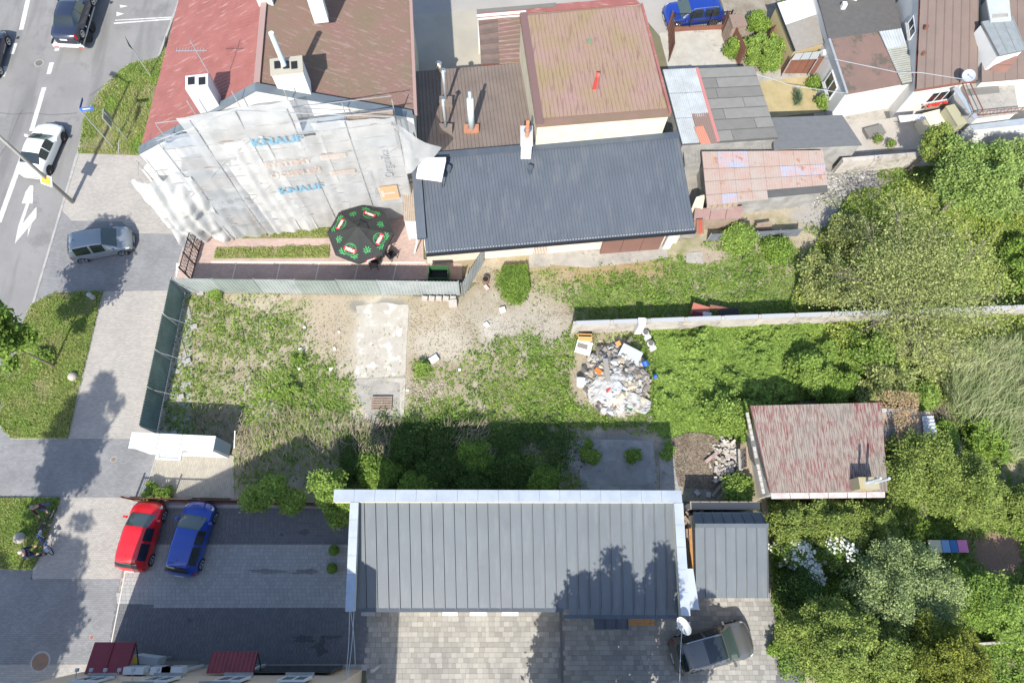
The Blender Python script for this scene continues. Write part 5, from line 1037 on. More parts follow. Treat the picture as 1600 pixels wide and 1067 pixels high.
def ball(px, py, r, label):
    p = W(px, py, r); bm = bmesh.new(); bmesh.ops.create_icosphere(bm, subdivisions=3, radius=r); 
    for v in bm.verts: v.co += Vector((p.x, p.y, r*.85))
    me = bpy.data.meshes.new('stone_ball'); bm.to_mesh(me); bm.free(); me.materials.append(M('ball_stone', (.42, .38, .33), (.34, .31, .28), sc=6, fine=.15)); o = bpy.data.objects.new('stone_ball', me); COL.objects.link(o); me.polygons.foreach_set('use_smooth', [True]*len(me.polygons)); tag(o, label, 'stone ball')
ball(113, 588, .27, 'round pale stone ball at the edge of the upper grass verge'); ball(30, 840, .30, 'larger round stone ball in the grass next to the two bicycle riders')
p = W(150, 468, 0); t = thing('bollard', 'short pale concrete bollard at the corner of the grass verge', 'bollard', (p.x, p.y, 0)); MB().tube([p, p+Vector((0, 0, .75))], .14, 14).obj('post', kerbm, t, smooth=True); MB().tube([p+Vector((0, 0, .75)), p+Vector((0, 0, .85)), p+Vector((0, 0, .9))], [.15, .12, .03], 14).obj('cap', M('grey_panel', (1, 1, 1)), t)
# ================================================================== UMBRELLA
cp = W(563, 364, 2.35); t = thing('parasol', 'big black octagonal beer garden parasol with red and green printed emblems on the pink patio', 'parasol', (cp.x, cp.y, 0))
cloth = M('black_cloth', (.028, .030, .028), rough=.85, sc=3, fine=.1); Rp = 2.02; off = math.radians(-112-22.5)
def pc_(k, r, z): a = off+k*math.pi/4; return Vector((cp.x+Rp*r*math.cos(a), cp.y+Rp*r*math.sin(a), z))
def surf(k, u, v):  # u across panel 0..1, v 0 apex..1 rim
    z = 3.05-.72*v-.05*math.sin(v*math.pi); a = pc_(k, v, z); b = pc_(k+1, v, z); p = a.lerp(b, u); p.z -= .05*math.sin(u*math.pi)*v; return p
for k in range(8):
    v = [surf(k, i/6, j/8) for j in range(9) for i in range(7)]; f = [(j*7+i, j*7+i+1, (j+1)*7+i+1, (j+1)*7+i) for j in range(8) for i in range(6)]
    v += [surf(k, i/6, 1)-Vector((0, 0, .2)) for i in range(7)]; f += [(56+i, 57+i, 64+i, 63+i) for i in range(6)]
    o = mesh('canopy_panel', v, f, cloth, t)
    v = [surf(k, i/4, .30*j/3)*1 for j in range(4) for i in range(5)]; v = [Vector((p.x, p.y, p.z+.13-.02*(q//5))) for q, p in enumerate(v)]; mesh('vent_cap', v, [(j*5+i, j*5+i+1, (j+1)*5+i+1, (j+1)*5+i) for j in range(3) for i in range(4)], cloth, t)
    MB().tube([surf(k, 0, .02)-Vector((0, 0, .14)), surf(k, 0, .99)-Vector((0, 0, .06))], .015, 4).obj('rib', steel, t)
    def onp(x, y, dz=.012, k=k):  # x along rim metres, y up the panel from the rim metres
        v_ = 1-y/Rp; wv = 2*Rp*math.sin(math.pi/8)*v_; u_ = .5+x/max(wv, .05); return surf(k, u_, v_)+Vector((0, 0, dz))
    if k % 2 == 0:
        # emblem: green outlined dome, leaves, red plate with a word
        def ring(r0, r1, cx, cy, mt, nm, a0=0, a1=2*math.pi, dz=.014, ys=1):
            n = 24; vs = []
            for i in range(n+1): a = a0+(a1-a0)*i/n; vs += [onp(cx+r0*math.cos(a), cy+ys*r0*math.sin(a), dz), onp(cx+r1*math.cos(a), cy+ys*r1*math.sin(a), dz)]
            mesh(nm, vs, [(2*i, 2*i+1, 2*i+3, 2*i+2) for i in range(n)], mt, t)
        gp = M('green_print', (.05, .30, .09), rough=.8)
        ring(.35, .38, 0, .62, gp, 'emblem_ring'); ring(.28, .295, 0, .66, gp, 'emblem_ring', .3, 2.8); ring(.1, .12, 0, .82, gp, 'emblem_ring'); ring(.05, .065, 0, .82, gp, 'emblem_ring')
        ring(.07, .085, -.12, .42, gp, 'emblem_ring'); ring(.07, .085, .12, .42, gp, 'emblem_ring'); ring(.06, .075, 0, .36, gp, 'emblem_ring')
        for sx in (-1, 1):
            for (lx, ly, la) in ((.42, .34, .3), (.52, .44, .7), (.36, .24, -.1), (.3, .42, 1.2), (.55, .3, .1), (.24, .22, -.4), (.44, .2, -.3)):
                vs = [onp(sx*(lx+.11*math.cos(la)*c_-.045*s_*math.sin(la)), ly+.11*math.sin(la)*c_+.045*s_*math.cos(la), .015) for c_, s_ in ((-1, 0), (0, -1), (1, 0), (0, 1))]; mesh('emblem_leaf', vs, [(0, 1, 2, 3)], gp, t)
        mesh('red_plate', [onp(x, y, .020) for x, y in ((-.40, .46), (0, .46), (.40, .46), (.40, .70), (0, .70), (-.40, .70))], [(0, 1, 4, 5), (1, 2, 3, 4)], M('red_print', (.55, .035, .03), rough=.8), t)
        textmesh('lettering', 'PER\u0141A', .21, M('white_print', (.8, .8, .78), rough=.8), lambda x, y, k=k: onp(x, .58+y, .026, k), t, .012)
    else:
        gp = M('green_print', (1, 1, 1))
        for (lx, ly, la) in ((0, .75, 1.57), (-.12, .68, 2.3), (.12, .68, .8), (-.16, .55, 2.8), (.16, .55, .3), (-.1, .45, 3.5), (.1, .45, -.4), (0, .5, 1.57), (0, .6, 1.3)):
            vs = [onp(lx+.12*math.cos(la)*c_-.04*s_*math.sin(la), ly+.12*math.sin(la)*c_+.04*s_*math.cos(la), .014) for c_, s_ in ((-1, 0), (0, -1), (1, 0), (0, 1))]; mesh('emblem_leaf', vs, [(0, 1, 2, 3)], gp, t)
mbp = textmesh('lettering', 'PER\u0141A', .17, M('white_print', (1, 1, 1)), lambda x, y: (surf(1, .5+x/1.5, 1)+Vector((0, 0, -.1+y))+Vector((math.cos(off+1.5*math.pi/4), math.sin(off+1.5*math.pi/4), 0))*.01), t, .01)
a_ = off+1.5*math.pi/4; mesh('red_plate', [surf(1, u, 1)+Vector((math.cos(a_)*.005, math.sin(a_)*.005, dz)) for u, dz in ((.28, -.19), (.72, -.19), (.72, -.01), (.28, -.01))], [(0, 1, 2, 3)], M('red_print', (1, 1, 1)), t)
MB().tube([(cp.x, cp.y, .1), (cp.x, cp.y, 3.0)], .035, 8).obj('pole', steel, t); MB().tube([(cp.x, cp.y, .1), (cp.x, cp.y, .25)], .4, 16).obj('base', kerbm, t); MB().tube([(cp.x, cp.y, 3.1), (cp.x, cp.y, 3.3)], [.05, .02], 8).obj('finial', black, t)
def chair(px, py, rz, label):
    p = W(px, py, .45); t = thing('patio_chair', label, 'chair', (p.x, p.y, .1), 'chairs by the parasol'); t.rotation_euler.z = rz
    def lb(nm, c, d, tilt=None): o = MB().box(c, d, 0, tilt); oo = mesh(nm, o.v, o.f, black); oo.parent = t; return oo
    lb('seat', (0, 0, .45), (.5, .5, .05)); lb('backrest', (0, .26, .72), (.5, .05, .5), (.15, 0))
    for sx in (-1, 1):
        for sy in (-1, 1): lb('leg', (sx*.22, sy*.22, .22), (.035, .035, .45))
        lb('armrest', (sx*.26, 0, .66), (.04, .5, .03))
chair(585, 413, 3.1, 'black patio chair just below the parasol rim'); chair(592, 401, 2.8, 'black patio chair half under the parasol rim'); chair(612, 399, 2.3, 'black patio chair standing free to the right of the parasol')
p = W(686, 432, .5); t = thing('waste_container', 'dark green open topped container behind the metal fence', 'container', (p.x, p.y, 0))
for dx, dy, a, b in ((0, .42, 1.25, .05), (0, -.42, 1.25, .05), (.6, 0, .05, .8), (-.6, 0, .05, .8)): MB().box((p.x+dx, p.y+dy, .65), (a, b, 1.0)).obj('side', M('dark_green', (.03, .10, .04)), t)
MB().box((p.x, p.y, .3), (1.15, .8, .3)).obj('contents', black, t)
# units at the shop wall
p = W(647, 355, 1.2); t = thing('corrugated_annexe', 'narrow tan corrugated roof between the netting and the dark ribbed roof', 'lean-to', (p.x, p.y, 0)); q = Wq((628, 290, 3.0), (648, 286, 3.0), (651, 346, 2.6), (631, 346, 2.6)); v, f = ribbed(q, 7, .04, 1, 'wave'); mesh('roof', v, f, M('tan_corr', (.38, .32, .25), (.31, .26, .21), fine=.15), t); body(t, q, white, .08, .1)
p = W(645, 360, .9); t = thing('heat_pump', 'white outdoor unit with pipes at the left end of the dark ribbed roof', 'air conditioner', (p.x, p.y, 0)); MB().box((p.x, p.y, .9), (.5, .8, .7)).obj('casing', whitemetal, t); MB().tube([(p.x+.3, p.y-.2, 1.2), (p.x+.3, p.y-1, .9), (p.x+.1, p.y-1.3, .3)], .05, 6).obj('pipe', whitemetal, t); MB().box((p.x, p.y, .4), (.4, .6, .5)).obj('stand', steel, t)
# ================================================================== CARS
KF = {  # s, half width frac, belt, top, roof-edge frac
 'hatch': [(0, .80, .60, .62, .80), (.015, .90, .80, .84, .80), (.04, .95, .93, 1.02, .74), (.10, .98, .95, 1.36, .70), (.17, .99, .95, 1.47, .69), (.35, 1, .94, 1.51, .70), (.55, 1, .93, 1.49, .70), (.62, 1, .93, 1.42, .71), (.80, .99, .92, .98, .80), (.88, .97, .84, .88, .78), (.96, .90, .70, .74, .74), (1, .74, .52, .55, .72)],
 'coupe': [(0, .80, .62, .66, .80), (.02, .92, .82, .90, .80), (.12, .97, .90, .98, .80), (.16, .98, .91, 1.02, .76), (.32, 1, .90, 1.34, .64), (.45, 1, .89, 1.39, .64), (.56, 1, .88, 1.36, .65), (.72, .99, .86, .93, .80), (.85, .97, .78, .83, .78), (.95, .90, .66, .70, .74), (1, .72, .50, .53, .72)],
 'sedan': [(0, .82, .66, .68, .82), (.02, .93, .86, .90, .82), (.15, .98, .93, .98, .82), (.18, .98, .94, 1.02, .78), (.30, 1, .93, 1.38, .68), (.42, 1, .93, 1.44, .68), (.56, 1, .92, 1.42, .68), (.60, 1, .92, 1.36, .69), (.74, .99, .90, .96, .80), (.88, .97, .80, .85, .78), (.96, .90, .68, .72, .74), (1, .74, .52, .55, .72)],
 'suv': [(0, .84, .70, .74, .82), (.015, .92, .92, .98, .80), (.04, .96, 1.02, 1.20, .76), (.10, .98, 1.04, 1.52, .72), (.17, .99, 1.04, 1.60, .71), (.38, 1, 1.03, 1.64, .72), (.56, 1, 1.02, 1.60, .71), (.61, 1, 1.02, 1.54, .72), (.76, .99, 1.0, 1.06, .82), (.88, .98, .95, 1.0, .80), (.97, .92, .80, .84, .76), (1, .78, .60, .64, .74)]}
GL = {'hatch': ((.615, .80), (.045, .12), ((.16, .40), (.43, .62))), 'coupe': ((.56, .72), (.16, .31), ((.26, .42), (.44, .60))), 'sedan': ((.60, .74), (.18, .30), ((.24, .42), (.44, .62))), 'suv': ((.61, .76), (.045, .11), ((.13, .38), (.41, .63)))}
def car(label, kind, paint_, rear, front, L, Wd, Hs=1.0, z0=.0, group=None, rim='steel', pano=False, name='parked_car'):
    a, b = W(*rear, .45+z0), W(*front, .45+z0); c = (a+b)/2; d = (b-a); rz = math.atan2(d.y, d.x)
    t = thing(name, label, 'car', (c.x, c.y, z0), group); t.rotation_euler.z = rz
    K = KF[kind]; ss = np.linspace(0, 1, 61); cols = np.array(K)
    par = [np.interp(ss, cols[:, 0], cols[:, i]) for i in range(1, 5)]
    for i in range(4):
        for _ in range(2): q = par[i].copy(); q[1:-1] = (par[i][:-2]+2*par[i][1:-1]+par[i][2:])/4; par[i] = q
    hw = Wd/2; rows = 12; G_ = np.zeros((61, rows*2-1, 3))
    for i, s in enumerate(ss):
        w, zb, zt, rf = [p[i] for p in par]; w *= hw; zb *= Hs; zt *= Hs; we = w*rf; bend = abs(s-.5)*2
        prof = [(w*.88, .20), (w*.97, .30), (w*.995, .48), (w, .62*zb+.2*0), (w*.985, zb*.9), (w*.95, zb)]
        gt = [(w*.95+(we-w*.95)*.3, zb+(zt-.05-zb)*.33), (w*.95+(we-w*.95)*.75, zb+(zt-.04-zb)*.78), (we, zt-.03*1), (we*.82, zt-.008), (we*.42, zt+.012), (0, zt+.02)]
        half = prof+gt; x = (s-.5)*L
        for j in range(rows):
            y, z = half[j]; xo = 0
            if s > .9: xo = -(abs(y)/hw)**3*.22*(s-.9)*10
            if s < .1: xo = (abs(y)/hw)**3*.16*(.1-s)*10
            G_[i, j] = (x+xo, y, z); G_[i, rows*2-2-j] = (x+xo, -y, z)
    n = G_.shape[1]
    def sub(i0, i1, j0, j1, off, nm, mt):
        i0, i1 = max(1, i0), min(59, i1); V = []; dx = G_[i0+1:i1+2, j0:j1+1]-G_[i0-1:i1, j0:j1+1]
        jm, jp = [max(0, j-1) for j in range(j0, j1+1)], [min(n-1, j+1) for j in range(j0, j1+1)]; dy = G_[i0:i1+1][:, jp]-G_[i0:i1+1][:, jm]
        N_ = np.cross(dx, dy); N_ /= np.linalg.norm(N_, axis=-1, keepdims=True)+1e-9
        cen = np.array((0, 0, .6)); P_ = G_[i0:i1+1, j0:j1+1]; sg = np.sign(((P_-cen)*N_)[..., 1:].sum(-1).mean()); P_ = P_+N_*off*sg
        h, w_ = P_.shape[:2]; f = [(a*w_+b, (a+1)*w_+b, (a+1)*w_+b+1, a*w_+b+1) for a in range(h-1) for b in range(w_-1)]
        o = mesh(nm, P_.reshape(-1, 3), np.array(f), mt, smooth=True); o.parent = t; return o
    f = [(i*n+j, (i+1)*n+j, (i+1)*n+j+1, i*n+j+1) for i in range(60) for j in range(n-1)]
    V = [tuple(p) for p in G_.reshape(-1, 3)]; F_l = list(f)+[tuple(range(n)), tuple(60*n+j for j in range(n))[::-1]]
    o = mesh('body', V, F_l, paint_, smooth=True); o.parent = t
    I = lambda s: int(round(s*60)); ws, rg, sd = GL[kind]
    sub(I(ws[0]), I(ws[1]), 8, n-9, .012, 'windscreen', glassg); sub(I(rg[0]), I(rg[1]), 8, n-9, .012, 'rear_window', glass)
    for s0, s1 in sd: sub(I(s0), I(s1), 5, 8, .012, 'side_window', glass); sub(I(s0), I(s1), n-9, n-6, .012, 'side_window', glass)
    if pano: sub(I(.36), I(.595), 9, n-10, .014, 'sunroof', glass)
    if kind == 'suv':
        for s_ in (-1, 1):
            o = MB().tube([(-L*.33, s_*hw*.66, 1.63*Hs), (-L*.3, s_*hw*.68, 1.70*Hs), (L*.05, s_*hw*.68, 1.69*Hs), (L*.08, s_*hw*.66, 1.62*Hs)], .025, 5); oo = mesh('roof_rail', o.v, o.f, silver); oo.parent = t
    wr = .33 if kind != 'suv' else .36; wx = (-L/2+L*.19, L/2-L*.185)
    rimm = silver if rim != 'dark' else M('dark_rim', (.1, .1, .11), rough=.3, metal=.8)
    for x in wx:
        for s_ in (-1, 1):
            y = s_*(hw-.10); o = MB().tube([(x, y+s_*.012, wr), (x, s_*(hw*.6), wr)], wr*1.16, 18); oo = mesh('wheel_arch', o.v, o.f, black); oo.parent = t
            o = MB().tube([(x, s_*(hw+.012), wr), (x, s_*(hw-.2), wr)], wr, 20); wo = mesh('wheel', o.v, o.f, rubber); wo.parent = t
            m_ = MB(); m_.tube([(x, s_*(hw+.02), wr), (x, s_*(hw), wr)], wr*.2, 8)
            for q in range(5):
                a_ = q*2*math.pi/5; m_.tube([(x, s_*(hw+.018), wr), (x+wr*.62*math.cos(a_), s_*(hw+.018), wr+wr*.62*math.sin(a_))], .04, 4)
            k_ = 18
            for q in range(k_):
                a0, a1 = q*2*math.pi/k_, (q+1)*2*math.pi/k_; yy = s_*(hw+.016)
                m_.add([(x+wr*r_*math.cos(a_), yy, wr+wr*r_*math.sin(a_)) for r_, a_ in ((.58, a0), (.72, a0), (.72, a1), (.58, a1))], [(0, 1, 2, 3)])
            oo = mesh('rim', m_.v, m_.f, rimm); oo.parent = wo
    def bx(nm, c_, d_, mt, r=0, tl=None): o = MB().box(c_, d_, r, tl); oo = mesh(nm, o.v, o.f, mt); oo.parent = t; return oo
    fz = .66*Hs; lamp = M('lamp_glass', (.75, .77, .8), rough=.1); tail = M('tail_lamp', (.45, .01, .01), rough=.2)
    for s_ in (-1, 1):
        sub(54, 58, (4 if s_ > 0 else n-7), (6 if s_ > 0 else n-5), .012, 'headlight', lamp)
        sub(1, 3, (3 if s_ > 0 else n-6), (5 if s_ > 0 else n-4), .014, 'tail_light', tail)
        bx('mirror', (L*.5*(ws[1]*2-1)-L*.07, s_*(hw+.09), 1.0*Hs), (.12, .20, .13), paint_)
        bx('wiper', (L*(ws[1]-.5)-.05, s_*.3, .99*Hs), (.03, .5, .02), black, s_*.1+.1)
    bx('rear_plate', (-L/2+.0, 0, .62), (.03, .5, .11), whitemetal); bx('front_plate', (L/2-.01, 0, .42), (.03, .5, .11), whitemetal)
    bx('grille', (L/2-.03, 0, .48), (.06, hw*1.0, .14), black); bx('underside', (0, 0, .2), (L*.92, Wd*.8, .12), black)
    o = MB().tube([(-L*.28, 0, 1.44*Hs*(1.1 if kind == 'suv' else 1)), (-L*.3, 0, 1.60*Hs*(1.1 if kind == 'suv' else 1))], .012, 4); oo = mesh('aerial', o.v, o.f, black); oo.parent = t
    return t
redp = M('red_paint', (.62, .012, .018), rough=.32, coat=.7); bluep = M('blue_paint', (.012, .055, .33), rough=.3, coat=.8); blue2 = M('deep_blue_paint', (.008, .035, .24), rough=.3, coat=.8)
silverp = M('silver_grey_paint', (.26, .29, .315), rough=.3, metal=.35, coat=.7); whitep = M('white_paint', (.76, .77, .78), rough=.25, coat=.8); navyp = M('navy_paint', (.02, .026, .05), rough=.25, coat=.9)
greyp = M('dark_grey_paint', (.14, .14, .135), rough=.3, metal=.4, coat=.7)
car('red hatchback parked leftmost in the shaded car park', 'hatch', redp, (207, 888), (237, 787), 3.75, 1.68)
car('blue hatchback parked beside the red one in the car park', 'hatch', bluep, (284, 896), (317, 788), 3.95, 1.7)
car('silver grey hatchback crossing the pavement at the driveway', 'hatch', silverp, (108, 392), (210, 373), 3.9, 1.69)
car('white coupe driving up the road under the leaning lamp post', 'coupe', whitep, (49, 276), (84, 196), 4.2, 1.8, rim='dark', name='moving_car')
car('bright blue estate car parked behind the barred yard gate', 'suv', blue2, (1128, 18), (1037, 27), 4.45, 1.82, .93)
car('dark grey car with a glass roof panel parked in the courtyard', 'suv', greyp, (1047, 1028), (1174, 993), 4.4, 1.85, .95, pano=True)
car('dark blue car cut off by the left edge of the photo', 'hatch', navyp, (-22, 110), (-8, 62), 4.1, 1.75, name='moving_car')
car('dark navy saloon loaded on the back of the flatbed truck', 'sedan', navyp, (98, 76), (133, -25), 4.7, 1.8, z0=.85, name='transported_car')
a, b = W(116, 84, 0), W(150, -30, 0); d = (b-a).normalized(); rz = math.atan2(d.y, d.x)
t = thing('flatbed_truck', 'recovery truck with a pale flat bed carrying the dark navy saloon', 'truck', (a.x, a.y, 0)); s = Vector((-d.y, d.x, 0))
def tb(nm, u, v, z, dims, mt): p = a+d*u+s*v; return MB().box((p.x, p.y, z), dims, rz).obj(nm, mt, t)
tb('bed', 3.2, 0, .78, (6.4, 2.15, .12), palemetal); tb('tail_board', .06, 0, .72, (.14, 2.15, .26), whitemetal); tb('chassis', 4, 0, .5, (7, .9, .3), black)
for v_ in (-1.04, 1.04): tb('side_rail', 3.2, v_, .89, (6.4, .07, .1), black); [tb('rail_post', .5+k*1.0, v_, .98, (.08, .06, .2), whitemetal) for k in range(6)]
tb('cab', 7.6, 0, 1.35, (1.9, 2.0, 1.7), whitep); tb('cab_glass', 8.57, 0, 1.6, (.06, 1.7, .7), glass)
for u in (1.2, 2.1, 7.6):
    for v_ in (-.9, .9): p = a+d*u+s*v_; MB().tube([p+s*.13+Vector((0, 0, .38)), p-s*.13+Vector((0, 0, .38))], .38, 16).obj('wheel', rubber, t)
for v_ in (-.85, .85): tb('tail_light', -.01, v_, .6, (.04, .3, .12), redm)
# ================================================================== PEOPLE AND BICYCLES
def person(px, py, rz, label, top, legs, hair, lean=.12, stride=.18, arms=((.28, .25), (.3, .2))):
    p = W(px, py, .1); t = thing('person', label, 'person', (p.x, p.y, .1)); t.rotation_euler.z = rz
    # local: faces +Y
    def skin(nm, pts, edges, rad, mt, parent=t, sub=1):
        me = bpy.data.meshes.new(nm); me.from_pydata(pts, edges, []); o = bpy.data.objects.new(nm, me); COL.objects.link(o); o.parent = parent
        md = o.modifiers.new('skin', 'SKIN'); sv = me.skin_vertices[0].data
        for i, r in enumerate(rad): sv[i].radius = r if isinstance(r, tuple) else (r, r)
        sv[0].use_root = True; o.modifiers.new('sub', 'SUBSURF').levels = sub; o.modifiers['sub'].render_levels = sub; me.materials.append(mt); md.use_smooth_shade = True; return o
    L_ = lean; sk_ = M('skin', (.45, .27, .2), rough=.6)
    P_ = [(0, 0, .95), (0, L_*.4, 1.15), (0, L_, 1.42), (0, L_+.03, 1.53), (.19, L_, 1.42), (.25, L_+arms[0][1]*.5, 1.17), (.22, L_+arms[0][1]+.1, 1.0), (-.19, L_, 1.42), (-.25, L_+arms[1][1]*.5, 1.17), (-.22, L_+arms[1][1]+.1, 1.0),
          (.1, 0, .9), (.12, stride*.6, .5), (.12, stride, .08), (.12, stride+.16, .05), (-.1, 0, .9), (-.12, -stride*.3, .5), (-.12, -stride, .08), (-.12, -stride+.16, .05), (0, L_+.06, 1.66), (0, L_+.08, 1.74)]
    E_ = [(0, 1), (1, 2), (2, 3), (2, 4), (4, 5), (5, 6), (2, 7), (7, 8), (8, 9), (0, 10), (10, 11), (11, 12), (12, 13), (0, 14), (14, 15), (15, 16), (16, 17), (3, 18), (18, 19)]
    Rr = [(.15, .11), (.15, .11), (.17, .12), .055, .075, .055, .04, .075, .055, .04, .09, .065, .045, .04, .09, .065, .045, .04, (.085, .10), .06]
    skin('body', P_, E_, Rr, sk_)
    skin('jacket', [P_[0], P_[1], P_[2], P_[4], P_[5], (P_[6][0], P_[6][1]-.02, P_[6][2]+.04), P_[7], P_[8], (P_[9][0], P_[9][1]-.02, P_[9][2]+.04)], [(0, 1), (1, 2), (2, 3), (3, 4), (4, 5), (2, 6), (6, 7), (7, 8)], [(.18, .14), (.18, .14), (.195, .145), .095, .075, .06, .095, .075, .06], top)
    skin('trousers', [(0, 0, 1.0)]+[P_[10], P_[11], (P_[12][0], P_[12][1], .14), P_[14], P_[15], (P_[16][0], P_[16][1], .14)], [(0, 1), (1, 2), (2, 3), (0, 4), (4, 5), (5, 6)], [(.175, .13), .115, .085, .07, .115, .085, .07], legs)
    for s_, q in ((1, P_[12]), (-1, P_[16])): o = MB().box((q[0], q[1]+.06, .04), (.1, .28, .08)); oo = mesh('shoe', o.v, o.f, black); oo.parent = t
    for s_ in (1, -1):       # hands: palm plus five fingers
        q = P_[6] if s_ > 0 else P_[9]; m_ = MB(); m_.box((q[0], q[1]+.05, q[2]-.01), (.075, .09, .03))
        for k in range(4): m_.tube([(q[0]-.03+k*.02, q[1]+.09, q[2]-.01), (q[0]-.03+k*.02, q[1]+.13+.008*(k % 2), q[2]-.02), (q[0]-.03+k*.02, q[1]+.14, q[2]-.05)], .009, 5)
        m_.tube([(q[0]-s_*.035, q[1]+.04, q[2]), (q[0]-s_*.065, q[1]+.08, q[2]-.01)], .011, 5); oo = mesh('hand', m_.v, m_.f, sk_); oo.parent = t
    bm = bmesh.new(); bmesh.ops.create_uvsphere(bm, u_segments=16, v_segments=10, radius=.118)
    for v in bm.verts: v.co = Vector((v.co.x*.9, v.co.y*1.05+L_+.05, v.co.z*.9+1.75))
    me = bpy.data.meshes.new('hair'); bm.to_mesh(me); bm.free(); me.materials.append(hair); o = bpy.data.objects.new('hair', me); COL.objects.link(o); o.parent = t
    m_ = MB()
    for s_ in (-1, 1): m_.box((s_*.035, L_+.168, 1.70), (.02, .012, .012)); 
    m_.box((0, L_+.185, 1.675), (.022, .03, .03)); m_.box((0, L_+.165, 1.635), (.045, .01, .01)); oo = mesh('face', m_.v, m_.f, sk_); oo.parent = t
    return t
person(80, 793, -2.6, 'person in a dark top and blue jeans standing by the bicycles', M('plum_top', (.05, .018, .03), rough=.9), M('jeans', (.06, .13, .26), rough=.9), M('grey_hair', (.25, .2, .18), rough=.8))
person(60, 866, -1.2, 'person in navy jacket and dark jeans with pale hair', M('navy_jacket', (.012, .02, .06), rough=.9), M('dark_jeans', (.02, .04, .1), rough=.9), M('pale_hair', (.5, .47, .42), rough=.8), stride=.25)
def bicycle(px, py, rz, label, fm, roll=.0):
    p = W(px, py, .1); t = thing('bicycle', label, 'bicycle', (p.x, p.y, .1)); t.rotation_euler = (roll, 0, rz)
    def ad(nm, m_, mt, pr=None): o = mesh(nm, m_.v, m_.f, mt); o.parent = pr or t; return o
    for x in (-.52, .52):
        m_ = MB(); m_.tube([(x+.33*math.cos(k*math.pi/12), 0, .34+.33*math.sin(k*math.pi/12)) for k in range(25)], .022, 6, cap=False); w_ = ad('wheel', m_, rubber)
        m_ = MB(); [m_.tube([(x, 0, .34), (x+.32*math.cos(k*math.pi/8), 0, .34+.32*math.sin(k*math.pi/8))], .004, 4) for k in range(16)]; m_.tube([(x, -.04, .34), (x, .04, .34)], .025, 8); ad('spokes', m_, silver, w_)
    m_ = MB(); bb = (-.05, 0, .3); st_ = (-.18, 0, .85); hd = (.36, 0, .85)
    for a_, b_ in ((bb, st_), (bb, hd), ((-.16, 0, .78), (.35, 0, .8)), ((-.52, 0, .34), bb), ((-.52, 0, .34), (-.16, 0, .78)), ((.52, 0, .34), (.36, 0, .85)), ((.36, 0, .85), (.34, 0, 1.0))): m_.tube([a_, b_], .02, 6)
    ad('frame', m_, fm); m_ = MB(); m_.tube([(.28, -.3, 1.0), (.36, -.1, 1.02), (.36, .1, 1.02), (.28, .3, 1.0)], .014, 6); ad('handlebar', m_, black)
    m_ = MB(); m_.box((-.2, 0, .92), (.27, .15, .06)); m_.tube([st_, (-.2, 0, .92)], .015, 5); ad('saddle', m_, black); m_ = MB(); m_.box((-.55, 0, .72), (.35, .14, .02)); ad('rack', m_, steel); m_ = MB(); m_.box((-.05, .17, .14), (.1, .09, .02)); ad('pedal', m_, steel); m_ = MB(); m_.box((-.05, -.17, .42), (.1, .09, .02)); ad('pedal', m_, steel); return t
bicycle(77, 817, 1.25, 'dark bicycle with round wheel seen flat, nearest the person in jeans', black, .3)
bicycle(75, 848, 2.25, 'bicycle with a blue frame between the two people', bluep, .15)
# ================================================================== LOT OBJECTS
p = W(597, 631, .12); t = thing('wooden_pallet', 'grey wooden pallet lying on the lower concrete slab', 'pallet', (p.x, p.y, .12))
for k in range(6): MB().box((p.x, p.y-.36+k*.145, .27), (1.2, .10, .022), .01).obj('top_board', wood, t)
for k in range(3): MB().box((p.x-.55+k*.55, p.y, .20), (.1, .8, .11)).obj('bearer', wood, t)
for k in range(3): MB().box((p.x, p.y-.33+k*.33, .135), (1.2, .1, .02)).obj('bottom_board', wood, t)
whiteb = M('white_block', (.74, .73, .70), (.62, .61, .58), sc=8)
def stone(px, py, s, label, mt=whiteb, rz=None, nm='white_block', cat='block'):
    p = W(px, py, .1); tag(MB().box((p.x, p.y, .1+s[2]/2), s, random.random()*3 if rz is None else rz, (random.uniform(-.1, .1), random.uniform(-.1, .1))).obj(nm, mt), label, cat)
for a_ in ((678, 562, (.55, .36, .2), 'largest white block, lying tilted between the slab and the weeds', .6), (530, 535-16+0, (.12, .12, .08), 'tiny white chip in the sandy patch left of the long slab', None), (470, 546, (.25, .12, .1), 'small white block near the upper left weeds, the left one of two', None), (523, 545, (.16, .14, .1), 'small white block on the sand just left of the long slab', None), (518, 577, (.26, .14, .1), 'white block beside a dark weed tuft left of the long slab', .1), (468, 577, (.14, .11, .1), 'small white chip low in the left weeds', None), (461, 608, (.16, .16, .1), 'pale stone in the weeds left of the pallet', None),
    (785, 485, (.36, .30, .2), 'white block with a dark side on the gravel right of the fence end', .3), (760, 508, (.3, .26, .14), 'white lump on the pale gravel patch', None), (476, 512, (.14, .14, .1), 'small pinkish stone in the middle of the left weeds', None), (718, 578, (.16, .16, .1), 'small white chip right of the big tilted white block', None), (637, 610, (.16, .12, .08), 'small white chip at the right edge of the lower slab', None), (878, 734, (.14, .12, .08), 'tiny white stone in the shade by the dark bushes', None), (704, 664, (.16, .14, .1), 'small pale stone on the shade line right of the slab', None), (780, 668, (.22, .16, .1), 'pinkish stone in the shade of the long roof', None)): stone(*a_[:3], a_[3], rz=a_[4])
